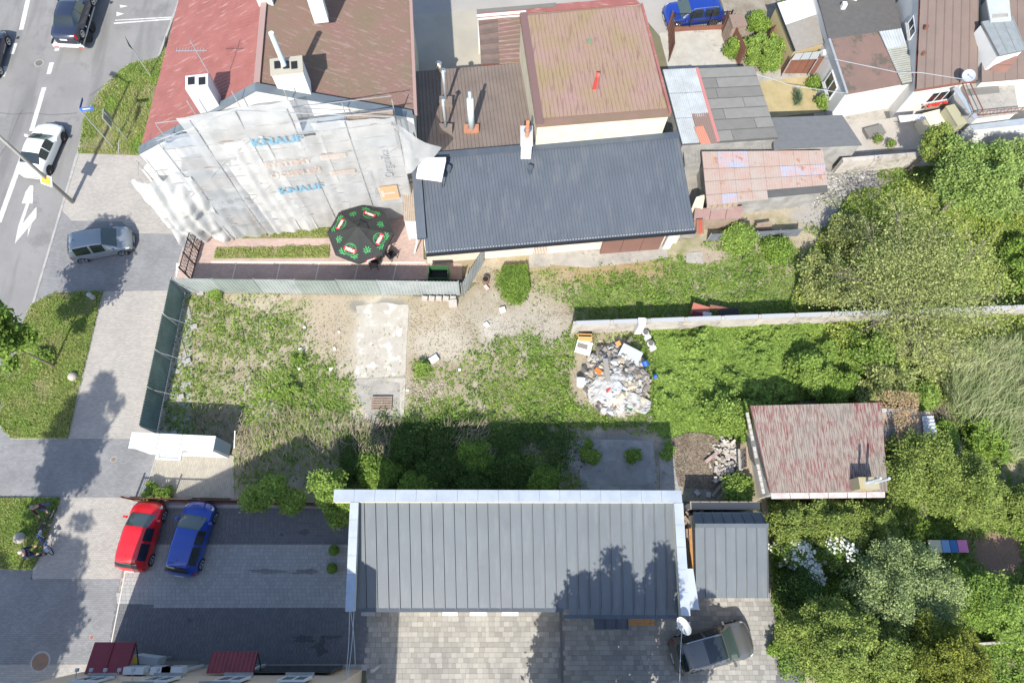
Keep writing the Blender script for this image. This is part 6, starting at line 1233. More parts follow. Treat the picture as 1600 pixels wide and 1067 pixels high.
# broken bricks heap
c0 = W(1142, 715, .1); t = thing('brick_heap', 'scattered heap of pale broken bricks against the small house wall', 'brick heap', (c0.x, c0.y, .1)); bmz = []
pr = MB().box((0, 0, 0), (.26, .13, .09)); pme = None
for k in range(150):
    u = random.random(); q = (1110+random.gauss(28, 13), 688+u*75+random.gauss(0, 4)); 
    if q[0] > 1158 or q[0] < 1108: continue
    p = W(*q, .1); s = random.uniform(.75, 1.35)
    if pme is None: o = pr.obj('brick', paleb, None); pme = o.data
    else: o = bpy.data.objects.new('brick', pme); COL.objects.link(o)
    o.parent = t; o.location = Vector((p.x, p.y, .16+random.uniform(0, .22)))-Vector((c0.x, c0.y, .1)); o.rotation_euler = (random.uniform(-.6, .6), random.uniform(-.6, .6), random.uniform(0, 3.1)); o.scale = (s, s, s)
for k, (a_, b_, w_) in enumerate((((1102, 722), (1122, 706), .2), ((1112, 775), (1132, 752), .16), ((1120, 780), (1140, 760), .12))):
    A, B = W(*a_, .3), W(*b_, .45); d = B-A; tag(MB().box((A+B)/2, (d.length, w_, .06), math.atan2(d.y, d.x)).obj('timber_plank', M('grey_red_plank', (.36, .27, .25), (.2, .1, .09), sc=2) if k == 0 else wood), ['grey and red plank lying over the leaf litter beside the brick heap', 'left one of two dark planks by the wall above the small outbuilding', 'right one of two dark planks by the wall above the small outbuilding'][k], 'plank')
for (px_, py_, l_) in ((1106, 773, 'single grey block above the small outbuilding, left of two'), (1088, 770, 'single grey block lying left of the dark planks')): stone(px_, py_, (.3, .25, .18), l_, paleb)
# rubbish heap
HP = [(915, 555), (950, 530), (985, 535), (1015, 560), (1018, 600), (1005, 640), (975, 655), (940, 648), (915, 620), (905, 580)]
rc = W(963, 595, .1); t = thing('rubbish_heap', 'big heap of dumped rubbish, mostly white sheeting and broken boards', 'rubbish heap', (rc.x, rc.y, .1))
def hz(x, y): r = math.hypot((x-rc.x)/2.15, (y-rc.y)/2.4); return .1+max(0, 1-r*r)*.95
n_ = 46; vs = []; fs = []
for j in range(n_):
    for i in range(n_):
        x = rc.x-2.3+4.6*i/(n_-1); y = rc.y-2.6+5.2*j/(n_-1); vs.append((x, y, hz(x, y)+.22*(float(fbm(x, y, 3.0, 4))-.5)+.12*(float(vnoise(x, y, 9.0, 6))-.5)-.06))
fs = [(j*n_+i, j*n_+i+1, (j+1)*n_+i+1, (j+1)*n_+i) for j in range(n_-1) for i in range(n_-1)]
mesh('rubble_mound', vs, fs, M('dust_rubble', (.40, .36, .31), (.27, .24, .21), sc=4, fine=.3, bump=1.0), t, kind='stuff')
pal = [((.30, .28, .245), 4), ((.36, .36, .35), 3), ((.32, .28, .23), 5), ((.20, .18, .155), 5), ((.12, .11, .10), 5), ((.50, .40, .28), 2), ((.40, .36, .30), 3), ((.38, .40, .42), 3)]
pm = [M('scrap_%s' % ['cream', 'white', 'tan', 'drab', 'sooty', 'cardboard', 'plaster', 'greyish'][i], c, fine=.15) for i, (c, w) in enumerate(pal)]; wts = [w for c, w in pal]
for k in range(330):
    a_ = random.random()*2*math.pi; r_ = math.sqrt(random.random())*1.02; x = rc.x+1.95*r_*math.cos(a_); y = rc.y+2.2*r_*math.sin(a_); m_ = MB(); s1, s2 = random.uniform(.12, .55), random.uniform(.08, .34)
    if k % 3 == 0:  # crumpled sheet
        v_ = [(x+random.uniform(-s1, s1)*.5, y+random.uniform(-s2, s2)*.7, hz(x, y)+random.uniform(.02, .22)) for _ in range(3)]; c_ = (x, y, hz(x, y)+.2)
        ps = [(x+s1*.6*math.cos(q*1.05)*random.uniform(.6, 1.2), y+s1*.6*math.sin(q*1.05)*random.uniform(.6, 1.2), hz(x, y)+random.uniform(-.02, .16)) for q in range(6)]+[c_]; m_.add(ps, [(q, (q+1) % 6, 6) for q in range(6)])
    else: m_.box((x, y, hz(x, y)+.05), (s1*1.15, s2*.8, random.choice((.015, .02, .05))), random.random()*3.1, (random.uniform(-.5, .5), random.uniform(-.5, .5)))
    m_.obj('scrap', random.choices(pm, wts)[0], t)
for k in range(6):   # long pale sheets
    x, y = rc.x+random.uniform(-1.1, 1.2), rc.y+random.uniform(-1.6, .5); vs = []; fs = []; an = random.uniform(-1.0, 1.0); l_ = random.uniform(.8, 1.5)
    for j in range(7):
        for i in range(7):
            u, v = (i/6-.5)*l_, (j/6-.5)*l_*.6; xx, yy = x+u*math.cos(an)-v*math.sin(an), y+u*math.sin(an)+v*math.cos(an); vs.append((xx, yy, hz(xx, yy)+.17+.10*math.sin(i*1.9+k)*math.cos(j*1.3+k)))
    fs = [(j*7+i, j*7+i+1, (j+1)*7+i+1, (j+1)*7+i) for j in range(6) for i in range(6)]; mesh('plastic_sheet', vs, fs, pm[1] if k % 3 else pm[7], t, smooth=False)
def item(nm, label, cat, px, py, z, dims, mt, rz=0, tilt=None, extra=None):
    p = W(px, py, z); t = thing(nm, label, cat, (p.x, p.y, z)); MB().box((p.x, p.y, z+dims[2]/2), dims, rz, tilt).obj('panel' if extra is None else 'casing', mt, t)
    if extra: extra(t, p)
    return t
def fridge(t, p):
    MB().box((p.x-.1, p.y+.0, p.z+.52), (.62, .28, .02), -.28).obj('recess', M('scrap_drab', (1, 1, 1)), t)
item('white_appliance', 'tipped over white box appliance at the upper left of the rubbish heap', 'appliance', 911, 545, .15, (.95, .72, .5), whitemetal, -.28, None, fridge)
p = W(914, 528, .6); t = thing('slatted_panel', 'yellow slatted wooden panel leaning on the wall end', 'panel', (p.x, p.y, .6))
for k in range(5): MB().box((p.x, p.y-.22+k*.11, .75-.03*k), (.85, .10, .03), -.03).obj('slat', M('yellow_wood', (.58, .36, .13), fine=.1), t)
MB().box((p.x, p.y+.02, .4), (.8, .4, .55)).obj('frame', woodo, t)
def barrel(nm, label, cat, px, py, r, h, mt, ang, z=.25):
    p = W(px, py, z); d_ = Vector((math.cos(ang), math.sin(ang), .25)).normalized()*h/2; t = thing(nm, label, cat, (p.x, p.y, z)); MB().tube([p-d_+Vector((0, 0, .1)), p+d_+Vector((0, 0, .1))], [r*.9, r], 16).obj('shell', mt, t); MB().tube([p+d_*.97+Vector((0, 0, .1)), p+d_*1.03+Vector((0, 0, .1))], r*1.07, 16).obj('rim', mt, t)
barrel('plastic_tub', 'white ribbed plastic tub at the left side of the rubbish heap', 'tub', 907, 598, .27, .55, whitemetal, 1.5); barrel('blue_bucket', 'larger blue plastic bucket on the right side of the rubbish heap', 'bucket', 1008, 569, .2, .3, bluem, 1.9, .7); barrel('blue_bucket', 'smaller crushed blue container in the ivy right of the rubbish heap', 'bucket', 1023, 589, .13, .2, bluem, .6, .4)
for lab, px_, py_ in (('white toilet bowl lying in the ivy nearest the concrete wall', 1008, 521), ('second grey white toilet bowl right of the heap', 1016, 538), ):
    p = W(px_, py_, .6); t = thing('toilet_bowl', lab, 'toilet', (p.x, p.y, .6)); MB().tube([p+Vector((0, 0, -.3)), p+Vector((0, .0, 0)), p+Vector((0, 0, .16))], [.11, .15, .23], 16).obj('bowl', white, t, smooth=True); MB().tube([p+Vector((0, 0, .162)), p+Vector((0, 0, .165))], .15, 16).obj('opening', M('scrap_sooty', (1, 1, 1)), t); MB().box(p+Vector((.12, -.3, .05)), (.36, .22, .3), .5).obj('cistern', white, t)
for nm, lab, cat, px_, py_, dm, mt_, rz_ in (('orange_board', 'orange board piece on the left flank of the rubbish heap', 'board', 935, 580, (.45, .3, .03), orangem, -.6), ('red_strip', 'narrow red strip on the white sheets of the rubbish heap', 'strip', 953, 606, (.7, .1, .03), redm, .9), ('green_sheet', 'small green plastic sheet at the bottom of the rubbish heap', 'sheet', 983, 637, (.42, .22, .05), greenm, -.6), ('orange_box', 'orange box behind the rubbish heap', 'box', 966, 537, (.3, .3, .12), woodo, .5), ('cream_panel', 'large cream panel lying low on the rubbish heap', 'panel', 965, 622, (.8, .5, .03), cream, .6), ('white_beam', 'long pale board standing across the middle of the rubbish heap', 'board', 948, 578, (.3, 1.5, .05), pm[0], .05), ('grey_mattress', 'grey sagging mattress at the top right of the rubbish heap', 'mattress', 985, 553, (1.3, .8, .18), pm[7], -.5), ('charred_board', 'dark board sticking out of the top of the rubbish heap', 'board', 975, 540, (1.4, .2, .04), pm[4], .75)):
    p = W(px_, py_, 1.0); z = hz(p.x, p.y)+.2; p = W(px_, py_, z); tag(MB().box((p.x, p.y, z), dm, rz_, (random.uniform(-.2, .2), random.uniform(-.2, .2))).obj(nm, mt_), lab, cat)
# junk behind the wall
for k, (px_, py_, dm, mt_, lab) in enumerate(((1095, 484, (1.1, .7, .05), M('rust_red_sheet', (.30, .10, .07)), 'rust red sheet leaning behind the long concrete wall'), (1128, 482, (1.5, .3, .05), rustbrown, 'brown plank behind the long concrete wall'), (1105, 492, (.5, .4, .2), white, 'white scrap between rusty sheets behind the long wall'), (1090, 492, (.6, .4, .1), M('dark_red', (.12, .02, .03)), 'dark red scrap behind the long wall'), (1140, 488, (1.3, .5, .05), black, 'black sheet behind the long concrete wall'))):
    p = W(px_, py_, .9); tag(MB().box((p.x, p.y, .8), dm, random.uniform(-.4, .2), (.3, .1)).obj('scrap_sheet', mt_), lab, 'scrap')
p = W(759, 438, .3); t = thing('plant_barrel', 'round rusty barrel with clutter beside the slanting fence sheet', 'barrel', (p.x, p.y, 0)); MB().tube([(p.x, p.y, 0), (p.x, p.y, .5)], .22, 14).obj('drum', M('rusty_drum', (.2, .12, .08)), t); MB().tube([(p.x, p.y, .5), (p.x, p.y, .505)], .18, 14).obj('opening', black, t)
stone(760, 450, (.35, .2, .15), 'pinkish sack at the foot of the rusty barrel', M('pink_sack', (.5, .38, .36)), nm='sack', cat='sack')
# items around the right hand yards
for k, (px_, py_) in enumerate(((1373, 219), (1393, 226))):
    p = W(px_, py_, .3); t = thing('plant_pot', ['left one of two round planters in the concrete back yard', 'right one of two round planters in the concrete back yard'][k], 'planter', (p.x, p.y, .05)); MB().tube([(p.x, p.y, .05), (p.x, p.y, .5)], [.24, .32], 14).obj('pot', M('clay_grey', (.35, .3, .26)), t); MB().tube([(p.x, p.y, .46), (p.x, p.y, .505)], .27, 14).obj('soil', soilm, t)
p0, p1 = W(1464, 222, .9), W(1512, 202, 1.3); t = thing('ladder', 'pale aluminium ladder lying among clutter under the white end wall', 'ladder', (p0.x, p0.y, .9)); dd_ = (p1-p0); nn = Vector((-dd_.y, dd_.x, 0)).normalized()*.3
for s_ in (-1, 1): MB().tube([p0+nn*s_, p1+nn*s_], .03, 5).obj('rail', silver, t)
for k in range(8): q = p0+dd_*(k+.5)/8; MB().tube([q-nn, q+nn], .025, 5).obj('rung', silver, t)
for k, (px_, py_, z, dm, mt_, lab) in enumerate(((1461, 184, .6, (1.3, 1.0, 1.2), cream, 'tan box cupboard in front of the white end wall'), (1478, 195, .5, (.9, 1.2, .9), conc, 'grey bin box left of the ladder'), (1494, 180, 1.0, (.7, 1.6, 1.8), M('olive_board', (.33, .32, .22)), 'olive board leaning on the terrace wall'), (1367, 205, .2, (1.3, .7, .3), felt, 'grey tarpaulin covered crate in the concrete back yard'), (1508, 212, .3, (1.2, .8, .6), palemetal, 'heap of pale sheets at the foot of the whitewashed wall'))):
    p = W(px_, py_, z+dm[2]/2); t = thing('storage_box', lab, 'box', (p.x, p.y, 0)); MB().box((p.x, p.y, z), dm, .3).obj('casing', mt_, t); MB().box((p.x, p.y, z+dm[2]/2+.02), (dm[0]+.06, dm[1]+.06, .04), .3).obj('lid', mt_, t)
for k, (px0_, px1_, mt_, lab) in enumerate(((1452, 1471, M('cream_seat', (.62, .60, .42)), 'cream coloured panel of the garden seat'), (1472, 1484, M('sky_blue', (.22, .38, .62)), 'light blue panel, left of the two blue ones'), (1485, 1496, M('mid_blue', (.05, .18, .42)), 'darker blue panel between light blue and pink'), (1497, 1512, M('candy_pink', (.68, .22, .42)), 'pink panel at the right end of the coloured row'))):
    a_, b_ = W(px0_, 853, .7), W(px1_, 853, .7); p = (a_+b_)/2; t = thing('coloured_bench', lab+' in the overgrown garden', 'bench', (p.x, p.y, 0)); MB().box((p.x, p.y, .68), (b_.x-a_.x, .66, .06)).obj('seat', mt_, t); MB().box((p.x, p.y+.3, .35), ((b_.x-a_.x)*.9, .05, .62)).obj('support', wood, t); MB().box((p.x, p.y-.28, .35), ((b_.x-a_.x)*.9, .05, .62)).obj('support', wood, t)
p = W(1467, 899, 1.6); ball_ = MB().tube([(p.x, p.y, 1.45), (p.x, p.y, 1.6), (p.x, p.y, 1.72)], [.16, .22, .05], 12).obj('white_pot', white); tag(ball_, 'small white pot half hidden in the sage green shrub', 'pot')
A, B = W(1492, 1006, 0), W(1580, 999, 0); d = (B-A).normalized(); L = (B-A).length; t = thing('garden_kerb', 'thin pale garden wall edge at the lower right under the trees', 'wall', (A.x, A.y, 0))
for k in range(4): p = A+d*(L*(k+.5)/4); MB().box((p.x, p.y, .35), (L/4-.03, .12, .7), math.atan2(d.y, d.x)).obj('wall_panel', wm, t)
p = W(392, 772, .8); t = thing('meter_box', 'small white box standing by the barred fence', 'box', (p.x, p.y, 0)); MB().box((p.x, p.y, .7), (.34, .28, .5)).obj('casing', whitemetal, t); MB().box((p.x, p.y, .3), (.1, .1, .5)).obj('post', steel, t)
# ================================================================== VEGETATION
def leaves(name, P, size, mt, parent=None, aspect=.55, up=.6, kind=None, seed=0, jit=.6, dirv=None):
    r = np.random.default_rng(seed+len(P)); n = len(P)
    N_ = r.normal(size=(n, 3)); N_ /= np.linalg.norm(N_, axis=1, keepdims=True); N_[:, 2] = np.abs(N_[:, 2]); N_ = N_*(1-up)+np.array((0, 0, up)); N_ /= np.linalg.norm(N_, axis=1, keepdims=True)
    A_ = r.normal(size=(n, 3)) if dirv is None else dirv+r.normal(size=(n, 3))*.25
    A_ -= N_*(A_*N_).sum(1, keepdims=True); A_ /= np.linalg.norm(A_, axis=1, keepdims=True)+1e-9; B_ = np.cross(N_, A_)
    s = (size*(1+jit*r.uniform(-1, 1, n)))[:, None]
    V = np.stack([P-A_*s*.5, P-B_*s*.5*aspect, P+A_*s*.5, P+B_*s*.5*aspect], 1).reshape(-1, 3); Fc = np.arange(n*4).reshape(n, 4)
    return mesh(name, V, Fc, mt, parent, kind=kind)
def clump_points(c, rad, K, per, cr, seed, flat=.5, shell=.65, low=False):
    """leaf points gathered in K clumps spread through an uneven ellipsoid"""
    r = np.random.default_rng(seed); out = []
    for k in range(K):
        d = r.normal(size=3); d /= np.linalg.norm(d); d[2] = d[2] if low else abs(d[2])*1.0-.35*(r.random() < .4)
        q = np.array(c)+d*np.array(rad)*(shell+(1-shell)*r.random())*r.uniform(.75, 1.08); cc = cr*r.uniform(.55, 1.35)
        m_ = int(per*(cc/cr)**2); an = r.uniform(.6, 1.35, 3); v = r.normal(size=(m_, 3)); v /= np.linalg.norm(v, axis=1, keepdims=True); v[:, 2] = np.abs(v[:, 2])*.9-.15
        out.append(q+v*cc*an*(r.random((m_, 1))**.4)*np.array((1, 1, flat+.2))+r.normal(size=(m_, 3))*cc*.16)
    return np.concatenate(out)
def tree(name, label, cat, base, h, rad, mt, K=40, per=400, cr=.6, size=.12, seed=1, trunk=.12, branches=6, flat=.6, up=.45, cz=None, group=None, shell=.6, low=False, twigs=0, off=(0, 0)):
    b = W(*base, .05) if len(base) == 2 else Vector(base); t = thing(name, label, cat, (b.x, b.y, .05), group); r = random.Random(seed)
    cz = h*.62 if cz is None else cz; rz_ = h-cz; c = (b.x+off[0], b.y+off[1], cz)
    m_ = MB(); m_.tube([b, b+Vector((off[0]*.3, off[1]*.3, cz*.55)), Vector(c)], [trunk, trunk*.75, trunk*.4], 7)
    for k in range(branches):
        a_ = k/branches*2*math.pi+r.uniform(-.3, .3); st_ = b.lerp(Vector(c), r.uniform(.35, .8)); en = Vector(c)+Vector((math.cos(a_)*rad*.8, math.sin(a_)*rad*.8, r.uniform(-.2, .55)*rz_)); mid = st_.lerp(en, .5)+Vector((r.uniform(-.2, .2), r.uniform(-.2, .2), .2)); m_.tube([st_, mid, en], [trunk*.45, trunk*.28, trunk*.08], 5)
        for j in range(twigs):
            s_ = mid.lerp(en, r.random()); e_ = s_+Vector((r.uniform(-1, 1), r.uniform(-1, 1), r.uniform(-.1, .8)))*rad*.3; m_.tube([s_, (s_+e_)/2+Vector((0, 0, .1)), e_], [trunk*.12, trunk*.09, trunk*.03], 4)
    m_.obj('trunk', bark, t)
    P = clump_points(c, (rad, rad, rz_), K, per, cr, seed, flat, shell, low); leaves('crown', P, size, mt, t, seed=seed, up=up)
    return t
# ---- low cover following the photograph's green areas
r = np.random.default_rng(11)
def cover(name, n, polys, size, mt, hfun, mask=None, aspect=.5, up=.55, seed=0, kind='stuff', zb=.07):
    w = [W(x, y, .1) for pl in polys for x, y in pl]; x0, x1 = min(p.x for p in w), max(p.x for p in w); y0, y1 = min(p.y for p in w), max(p.y for p in w)
    rr = np.random.default_rng(seed+50); x = rr.uniform(x0, x1, n); y = rr.uniform(y0, y1, n); px, py = PX(x, y, .1); keep = np.zeros(n, bool)
    for pl in polys: keep |= inpoly(px, py, pl)
    x, y, px, py = x[keep], y[keep], px[keep], py[keep]
    if mask is not None: k2 = rr.random(len(x)) < mask(px, py, x, y); x, y, px, py = x[k2], y[k2], px[k2], py[k2]
    h = hfun(px, py, x, y); z = zb+h*rr.random(len(x))**.6
    return leaves(name, np.stack([x, y, z], 1), size, mt, kind=kind, aspect=aspect, up=up, seed=seed)
LOTP = [(286, 457), (720, 463), (745, 440), (700, 412), (840, 425), (1085, 395), (1105, 375), (1245, 375), (1290, 300), (1300, 262), (1640, 232), (1700, 1100), (1480, 1150), (1230, 1060), (1205, 940), (1200, 790), (1160, 690), (1160, 780), (900, 786), (366, 786), (366, 712), (362, 700), (250, 675)]
LEFT = [(240, 450), (900, 380), (900, 800), (240, 800)]
def reg(px, py, poly): return inpoly(px, py, poly).astype(float)
IVY = [(1000, 515), (1300, 500), (1330, 610), (1175, 640), (1165, 690), (1080, 690), (1030, 680), (1020, 640), (1025, 560)]
BUSHD = [(520, 630), (640, 625), (900, 630), (920, 770), (540, 775)]
exc = lambda px, py: 1-reg(px, py, IVY)
TALL = lambda px, py, X, Y: .05+.28*np.clip((fbm(X, Y, 1.3, 21)-.35)*2.5, 0, 1)
cover('weeds', 760000, [LOTP], .14, leaf_green, lambda px, py, x, y: TALL(px, py, x, y)*np.clip(fbm(x, y, 2.6, 2)*1.6, .3, 1.4), lambda px, py, x, y: green_at(px, py, x, y)*exc(px, py)*.85, seed=1)
cover('weeds', 430000, [LOTP], .14, grass_m, lambda px, py, x, y: .05+.15*fbm(x, y, 1.5, 12), lambda px, py, x, y: np.clip(green_at(px, py, x, y)+.10, 0, 1)*exc(px, py)*np.clip((fbm(x, y, .8, 44)-.35)*3, 0, 1), aspect=.22, up=.3, seed=2)
cover('weeds', 160000, [LOTP], .13, leaf_dark, lambda px, py, x, y: TALL(px, py, x, y)*.8, lambda px, py, x, y: green_at(px, py, x, y)*exc(px, py)*np.clip((fbm(x, y, 1.7, 9)-.5)*4, 0, 1), seed=3)
cover('dry_grass', 210000, [LOTP], .16, leaf_dry, lambda px, py, x, y: .03+.1*fbm(x, y, 1.5, 7), lambda px, py, x, y: (1-reg(px, py, IVY))*np.clip((fbm(x, y, 1.2, 77)-.48)*3, 0, .5)*(px < 1250)*(1-.85*blob(px, py, 460, 700, 110, 60))*np.clip(blob(px, py, 590, 560, 45, 105)*-1+1, 0, 1), aspect=.12, up=.35, seed=4)
def ivyb(px, py, x, y): return np.clip(blob(px, py, 1165, 575, 150, 62, .5, fbm(x, y, .9, 91), .75)*1.8, 0, 1)
def ivyh(px, py, x, y): return .08+ivyb(px, py, x, y)*.95*np.clip((fbm(x, y, .55, 61)-.3)*2.2, 0, 1)*np.clip(fbm(x, y, 1.9, 62)*1.7, .4, 1.3)
cover('ivy_cover', 230000, [IVY], .15, leaf_lime, lambda px, py, x, y: ivyh(px, py, x, y), lambda px, py, x, y: np.clip(ivyb(px, py, x, y)+.25, 0, 1)*np.clip((fbm(x, y, 1.6, 95)-.32)*4, .08, 1), up=.6, seed=5, aspect=.7)
cover('ivy_cover', 120000, [IVY], .14, leaf_green, lambda px, py, x, y: ivyh(px, py, x, y)*.7, None, up=.5, seed=6, aspect=.7)
# grassy verges
for i, v in enumerate(VERGES): cover('verge_grass', (60000, 110000, 110000)[i], [v], .12, grass_m, lambda px, py, x, y: .04+.16*fbm(x, y, 1.2, 5), lambda px, py, x, y: np.clip((fbm(x, y, .7, 3)-.25)*2.6, .15, 1), aspect=.2, up=.25, seed=20+i, zb=.11); cover('verge_weeds', 60000, [v], .1, leaf_green, lambda px, py, x, y: .03+.1*fbm(x, y, 1.6, 8), lambda px, py, x, y: np.clip((fbm(x, y, 1.0, 33)-.42)*4, 0, 1), seed=30+i, zb=.11)
cover('bed_grass', 30000, [[(361, 361), (516, 350), (516, 372), (359, 373)], [(338, 388), (515, 383), (514, 403), (335, 404)]], .12, grass_m, lambda px, py, x, y: .05+.12*fbm(x, y, 2, 5), lambda px, py, x, y: np.clip((fbm(x, y, .9, 6)-.3)*4, .05, 1), aspect=.25, up=.3, seed=41, zb=.12)
cover('grass_clump', 26000, [[(786, 420), (822, 418), (827, 455), (812, 478), (790, 470), (780, 440)]], .22, leaf_green, lambda px, py, x, y: .2+.35*np.ones_like(x), None, aspect=.15, up=.3, seed=42)
SCRUB = [(1330, 300), (1640, 240), (1700, 560), (1600, 560), (1450, 640), (1300, 620), (1230, 480), (1260, 400)]
scrub_m = M('scrub_leaves', (.34, .40, .10), (.22, .30, .06), rough=.6, sc=.7, trans=.3, island=.45)
cover('scrub_cover', 200000, [SCRUB], .14, scrub_m, lambda px, py, x, y: .1+.8*np.clip((fbm(x, y, .7, 81)-.35)*2.5, 0, 1), lambda px, py, x, y: np.clip((fbm(x, y, 1.1, 82)-.25)*3, .1, 1), up=.5, seed=82)
GARD = [(1200, 780), (1640, 780), (1700, 1100), (1480, 1100), (1215, 1060)]
cover('scrub_cover', 90000, [GARD], .13, leaf_green, lambda px, py, x, y: .05+.5*fbm(x, y, 1.0, 85), lambda px, py, x, y: np.clip((fbm(x, y, .9, 86)-.38)*4, 0, 1)*(1-blob(px, py, 1560, 875, 45, 45, .2)), up=.5, seed=83)
# dead brush: thin stems
def brush(name, label, poly, n, L_, mt, seed, lean=(0, 1), hmax=.9, kind='stuff', cat=None, thick=.008, z0=.1):
    rr = random.Random(seed); w = [W(x, y, .1) for x, y in poly]; x0, x1 = min(p.x for p in w), max(p.x for p in w); y0, y1 = min(p.y for p in w), max(p.y for p in w); V = []; Fc = []; k = 0
    while k < n:
        x, y = rr.uniform(x0, x1), rr.uniform(y0, y1); p = PX(x, y, .1)
        if not inpoly(np.array([p[0]]), np.array([p[1]]), poly)[0]: continue
        a_ = math.atan2(lean[1], lean[0])+rr.gauss(0, .55); l_ = L_*rr.uniform(.5, 1.3); z = z0+rr.uniform(0, hmax); d = Vector((math.cos(a_), math.sin(a_), rr.uniform(-.1, .5))).normalized()*l_; c_ = Vector((x, y, z)); wv = Vector((-math.sin(a_), math.cos(a_), .3))*thick*rr.uniform(.7, 1.6); m_ = c_+d*.5+Vector((0, 0, .1*l_)); e_ = c_+d; b = len(V)
        V += [c_-wv, c_+wv, m_+wv, m_-wv, e_]; Fc += [(b, b+1, b+2, b+3), (b+3, b+2, b+4, b+4)]; k += 1
    Fc = [f if f[2] != f[3] else f[:3] for f in Fc]; o = mesh(name, V, Fc, mt, kind=kind); return o
brush('dead_stems', '', [(375, 690), (450, 640), (545, 650), (560, 700), (530, 745), (420, 740), (370, 760)], 1100, .5, leaf_dry, 1, (-.25, 1), .4); brush('dead_stems', '', [(300, 640), (385, 650), (385, 700), (300, 690)], 450, .5, leaf_dry, 2, (.3, 1), .4)
brush('dead_stems', '', [(540, 665), (630, 660), (620, 720), (560, 720)], 500, .5, leaf_dry, 3, (.1, 1), .5); brush('dead_stems', '', [(680, 670), (760, 660), (770, 720), (700, 720)], 500, .5, leaf_dry, 4, (.6, .8), .5)
brush('reed_blades', '', [(1455, 560), (1600, 540), (1660, 600), (1650, 730), (1560, 720), (1470, 650)], 15000, 1.0, M('reed_leaf', (.36, .38, .20), (.20, .26, .10), rough=.6, sc=.8, trans=.3, island=.4), 5, (.5, .8), 1.5, thick=.009)
brush('reed_blades', '', [(1390, 600), (1470, 640), (1500, 720), (1440, 700)], 1200, .8, leaf_dry, 6, (-.5, .5), .8)
cover('leaf_litter', 16000, [[(1180, 632), (1360, 628), (1395, 632), (1390, 760), (1372, 755), (1355, 660), (1310, 640), (1182, 634)]], .11, M('dry_leaves', (.30, .19, .11), (.23, .17, .08), sc=3, island=.4), lambda px, py, x, y: .02+.06*np.ones_like(x), lambda px, py, x, y: blob(px, py, 1385, 690, 42, 90, .5, fbm(x, y, 2, 3), .5), zb=2.72, seed=60, up=.8)
cover('leaf_litter', 14000, [[(1050, 685), (1078, 676), (1120, 680), (1130, 730), (1125, 765), (1060, 760), (1055, 735)]], .10, M('brown_litter', (.16, .12, .085), (.22, .18, .13), sc=3, island=.4), lambda px, py, x, y: .03+.08*np.ones_like(x), lambda px, py, x, y: blob(px, py, 1090, 715, 42, 45, .3, fbm(x, y, 2, 3), .4), zb=.12, seed=61, up=.7)
# gravel and clinker
def gravel(name, poly, n, mt, s=(.03, .08), seed=0):
    rr = np.random.default_rng(seed); w = [W(x, y, .1) for x, y in poly]; x = rr.uniform(min(p.x for p in w), max(p.x for p in w), n); y = rr.uniform(min(p.y for p in w), max(p.y for p in w), n); px, py = PX(x, y, .1); k = inpoly(px, py, poly) & (rr.random(n) < np.clip((fbm(x, y, .9, 5)-.3)*2.5, .1, 1)); x, y = x[k], y[k]; n = len(x)
    oct_ = np.array([(1, 0, 0), (0, 1, 0), (-1, 0, 0), (0, -1, 0), (0, 0, .8)]); sc = rr.uniform(*s, (n, 1, 1)); a_ = rr.uniform(0, 6.3, n); R_2 = np.stack([np.stack([np.cos(a_), -np.sin(a_), 0*a_], 1), np.stack([np.sin(a_), np.cos(a_), 0*a_], 1), np.stack([0*a_, 0*a_, 1+0*a_], 1)], 1)
    V = (oct_[None]*sc*rr.uniform(.6, 1.3, (n, 5, 1))) @ R_2.transpose(0, 2, 1)+np.stack([x, y, .095+0*x], 1)[:, None]; f0 = np.array([(0, 1, 4), (1, 2, 4), (2, 3, 4), (3, 0, 4)]); Fc = (f0[None]+np.arange(n)[:, None, None]*5).reshape(-1, 3); return mesh(name, V.reshape(-1, 3), Fc, mt, kind='stuff')
gravm = M('gravel_stones', (.38, .33, .26), (.27, .235, .18), rough=.95, sc=.8, island=.35)
gravel('gravel', [(640, 480), (760, 480), (900, 490), (900, 560), (800, 560), (700, 570), (640, 600)], 4500, gravm, (.02, .055), seed=1); gravel('gravel', [(280, 470), (550, 470), (550, 600), (440, 620), (280, 640)], 3500, gravm, (.015, .045), seed=2); gravel('gravel', [(640, 590), (700, 600), (690, 640), (650, 660)], 2500, gravm, seed=3)
gravel('gravel', [(820, 690), (900, 700), (905, 765), (820, 765)], 2500, gravm, seed=4); gravel('gravel', [(760, 420), (900, 410), (900, 500), (760, 480)], 2500, gravm, (.02, .05), seed=5); gravel('gravel', [(1250, 270), (1370, 260), (1370, 320), (1260, 320)], 4000, M('dark_rubble', (.2, .19, .18), (.3, .29, .27), sc=1, island=.4), (.05, .16), seed=6)
# ---- shrubs and trees
def shrub(label, px, py, h, rad, mt, **k): return tree(k.pop('name', 'shrub'), label, k.pop('cat', 'shrub'), (px, py), h, rad, mt, trunk=k.pop('trunk', .05), cz=k.pop('cz', h*.35), **k)
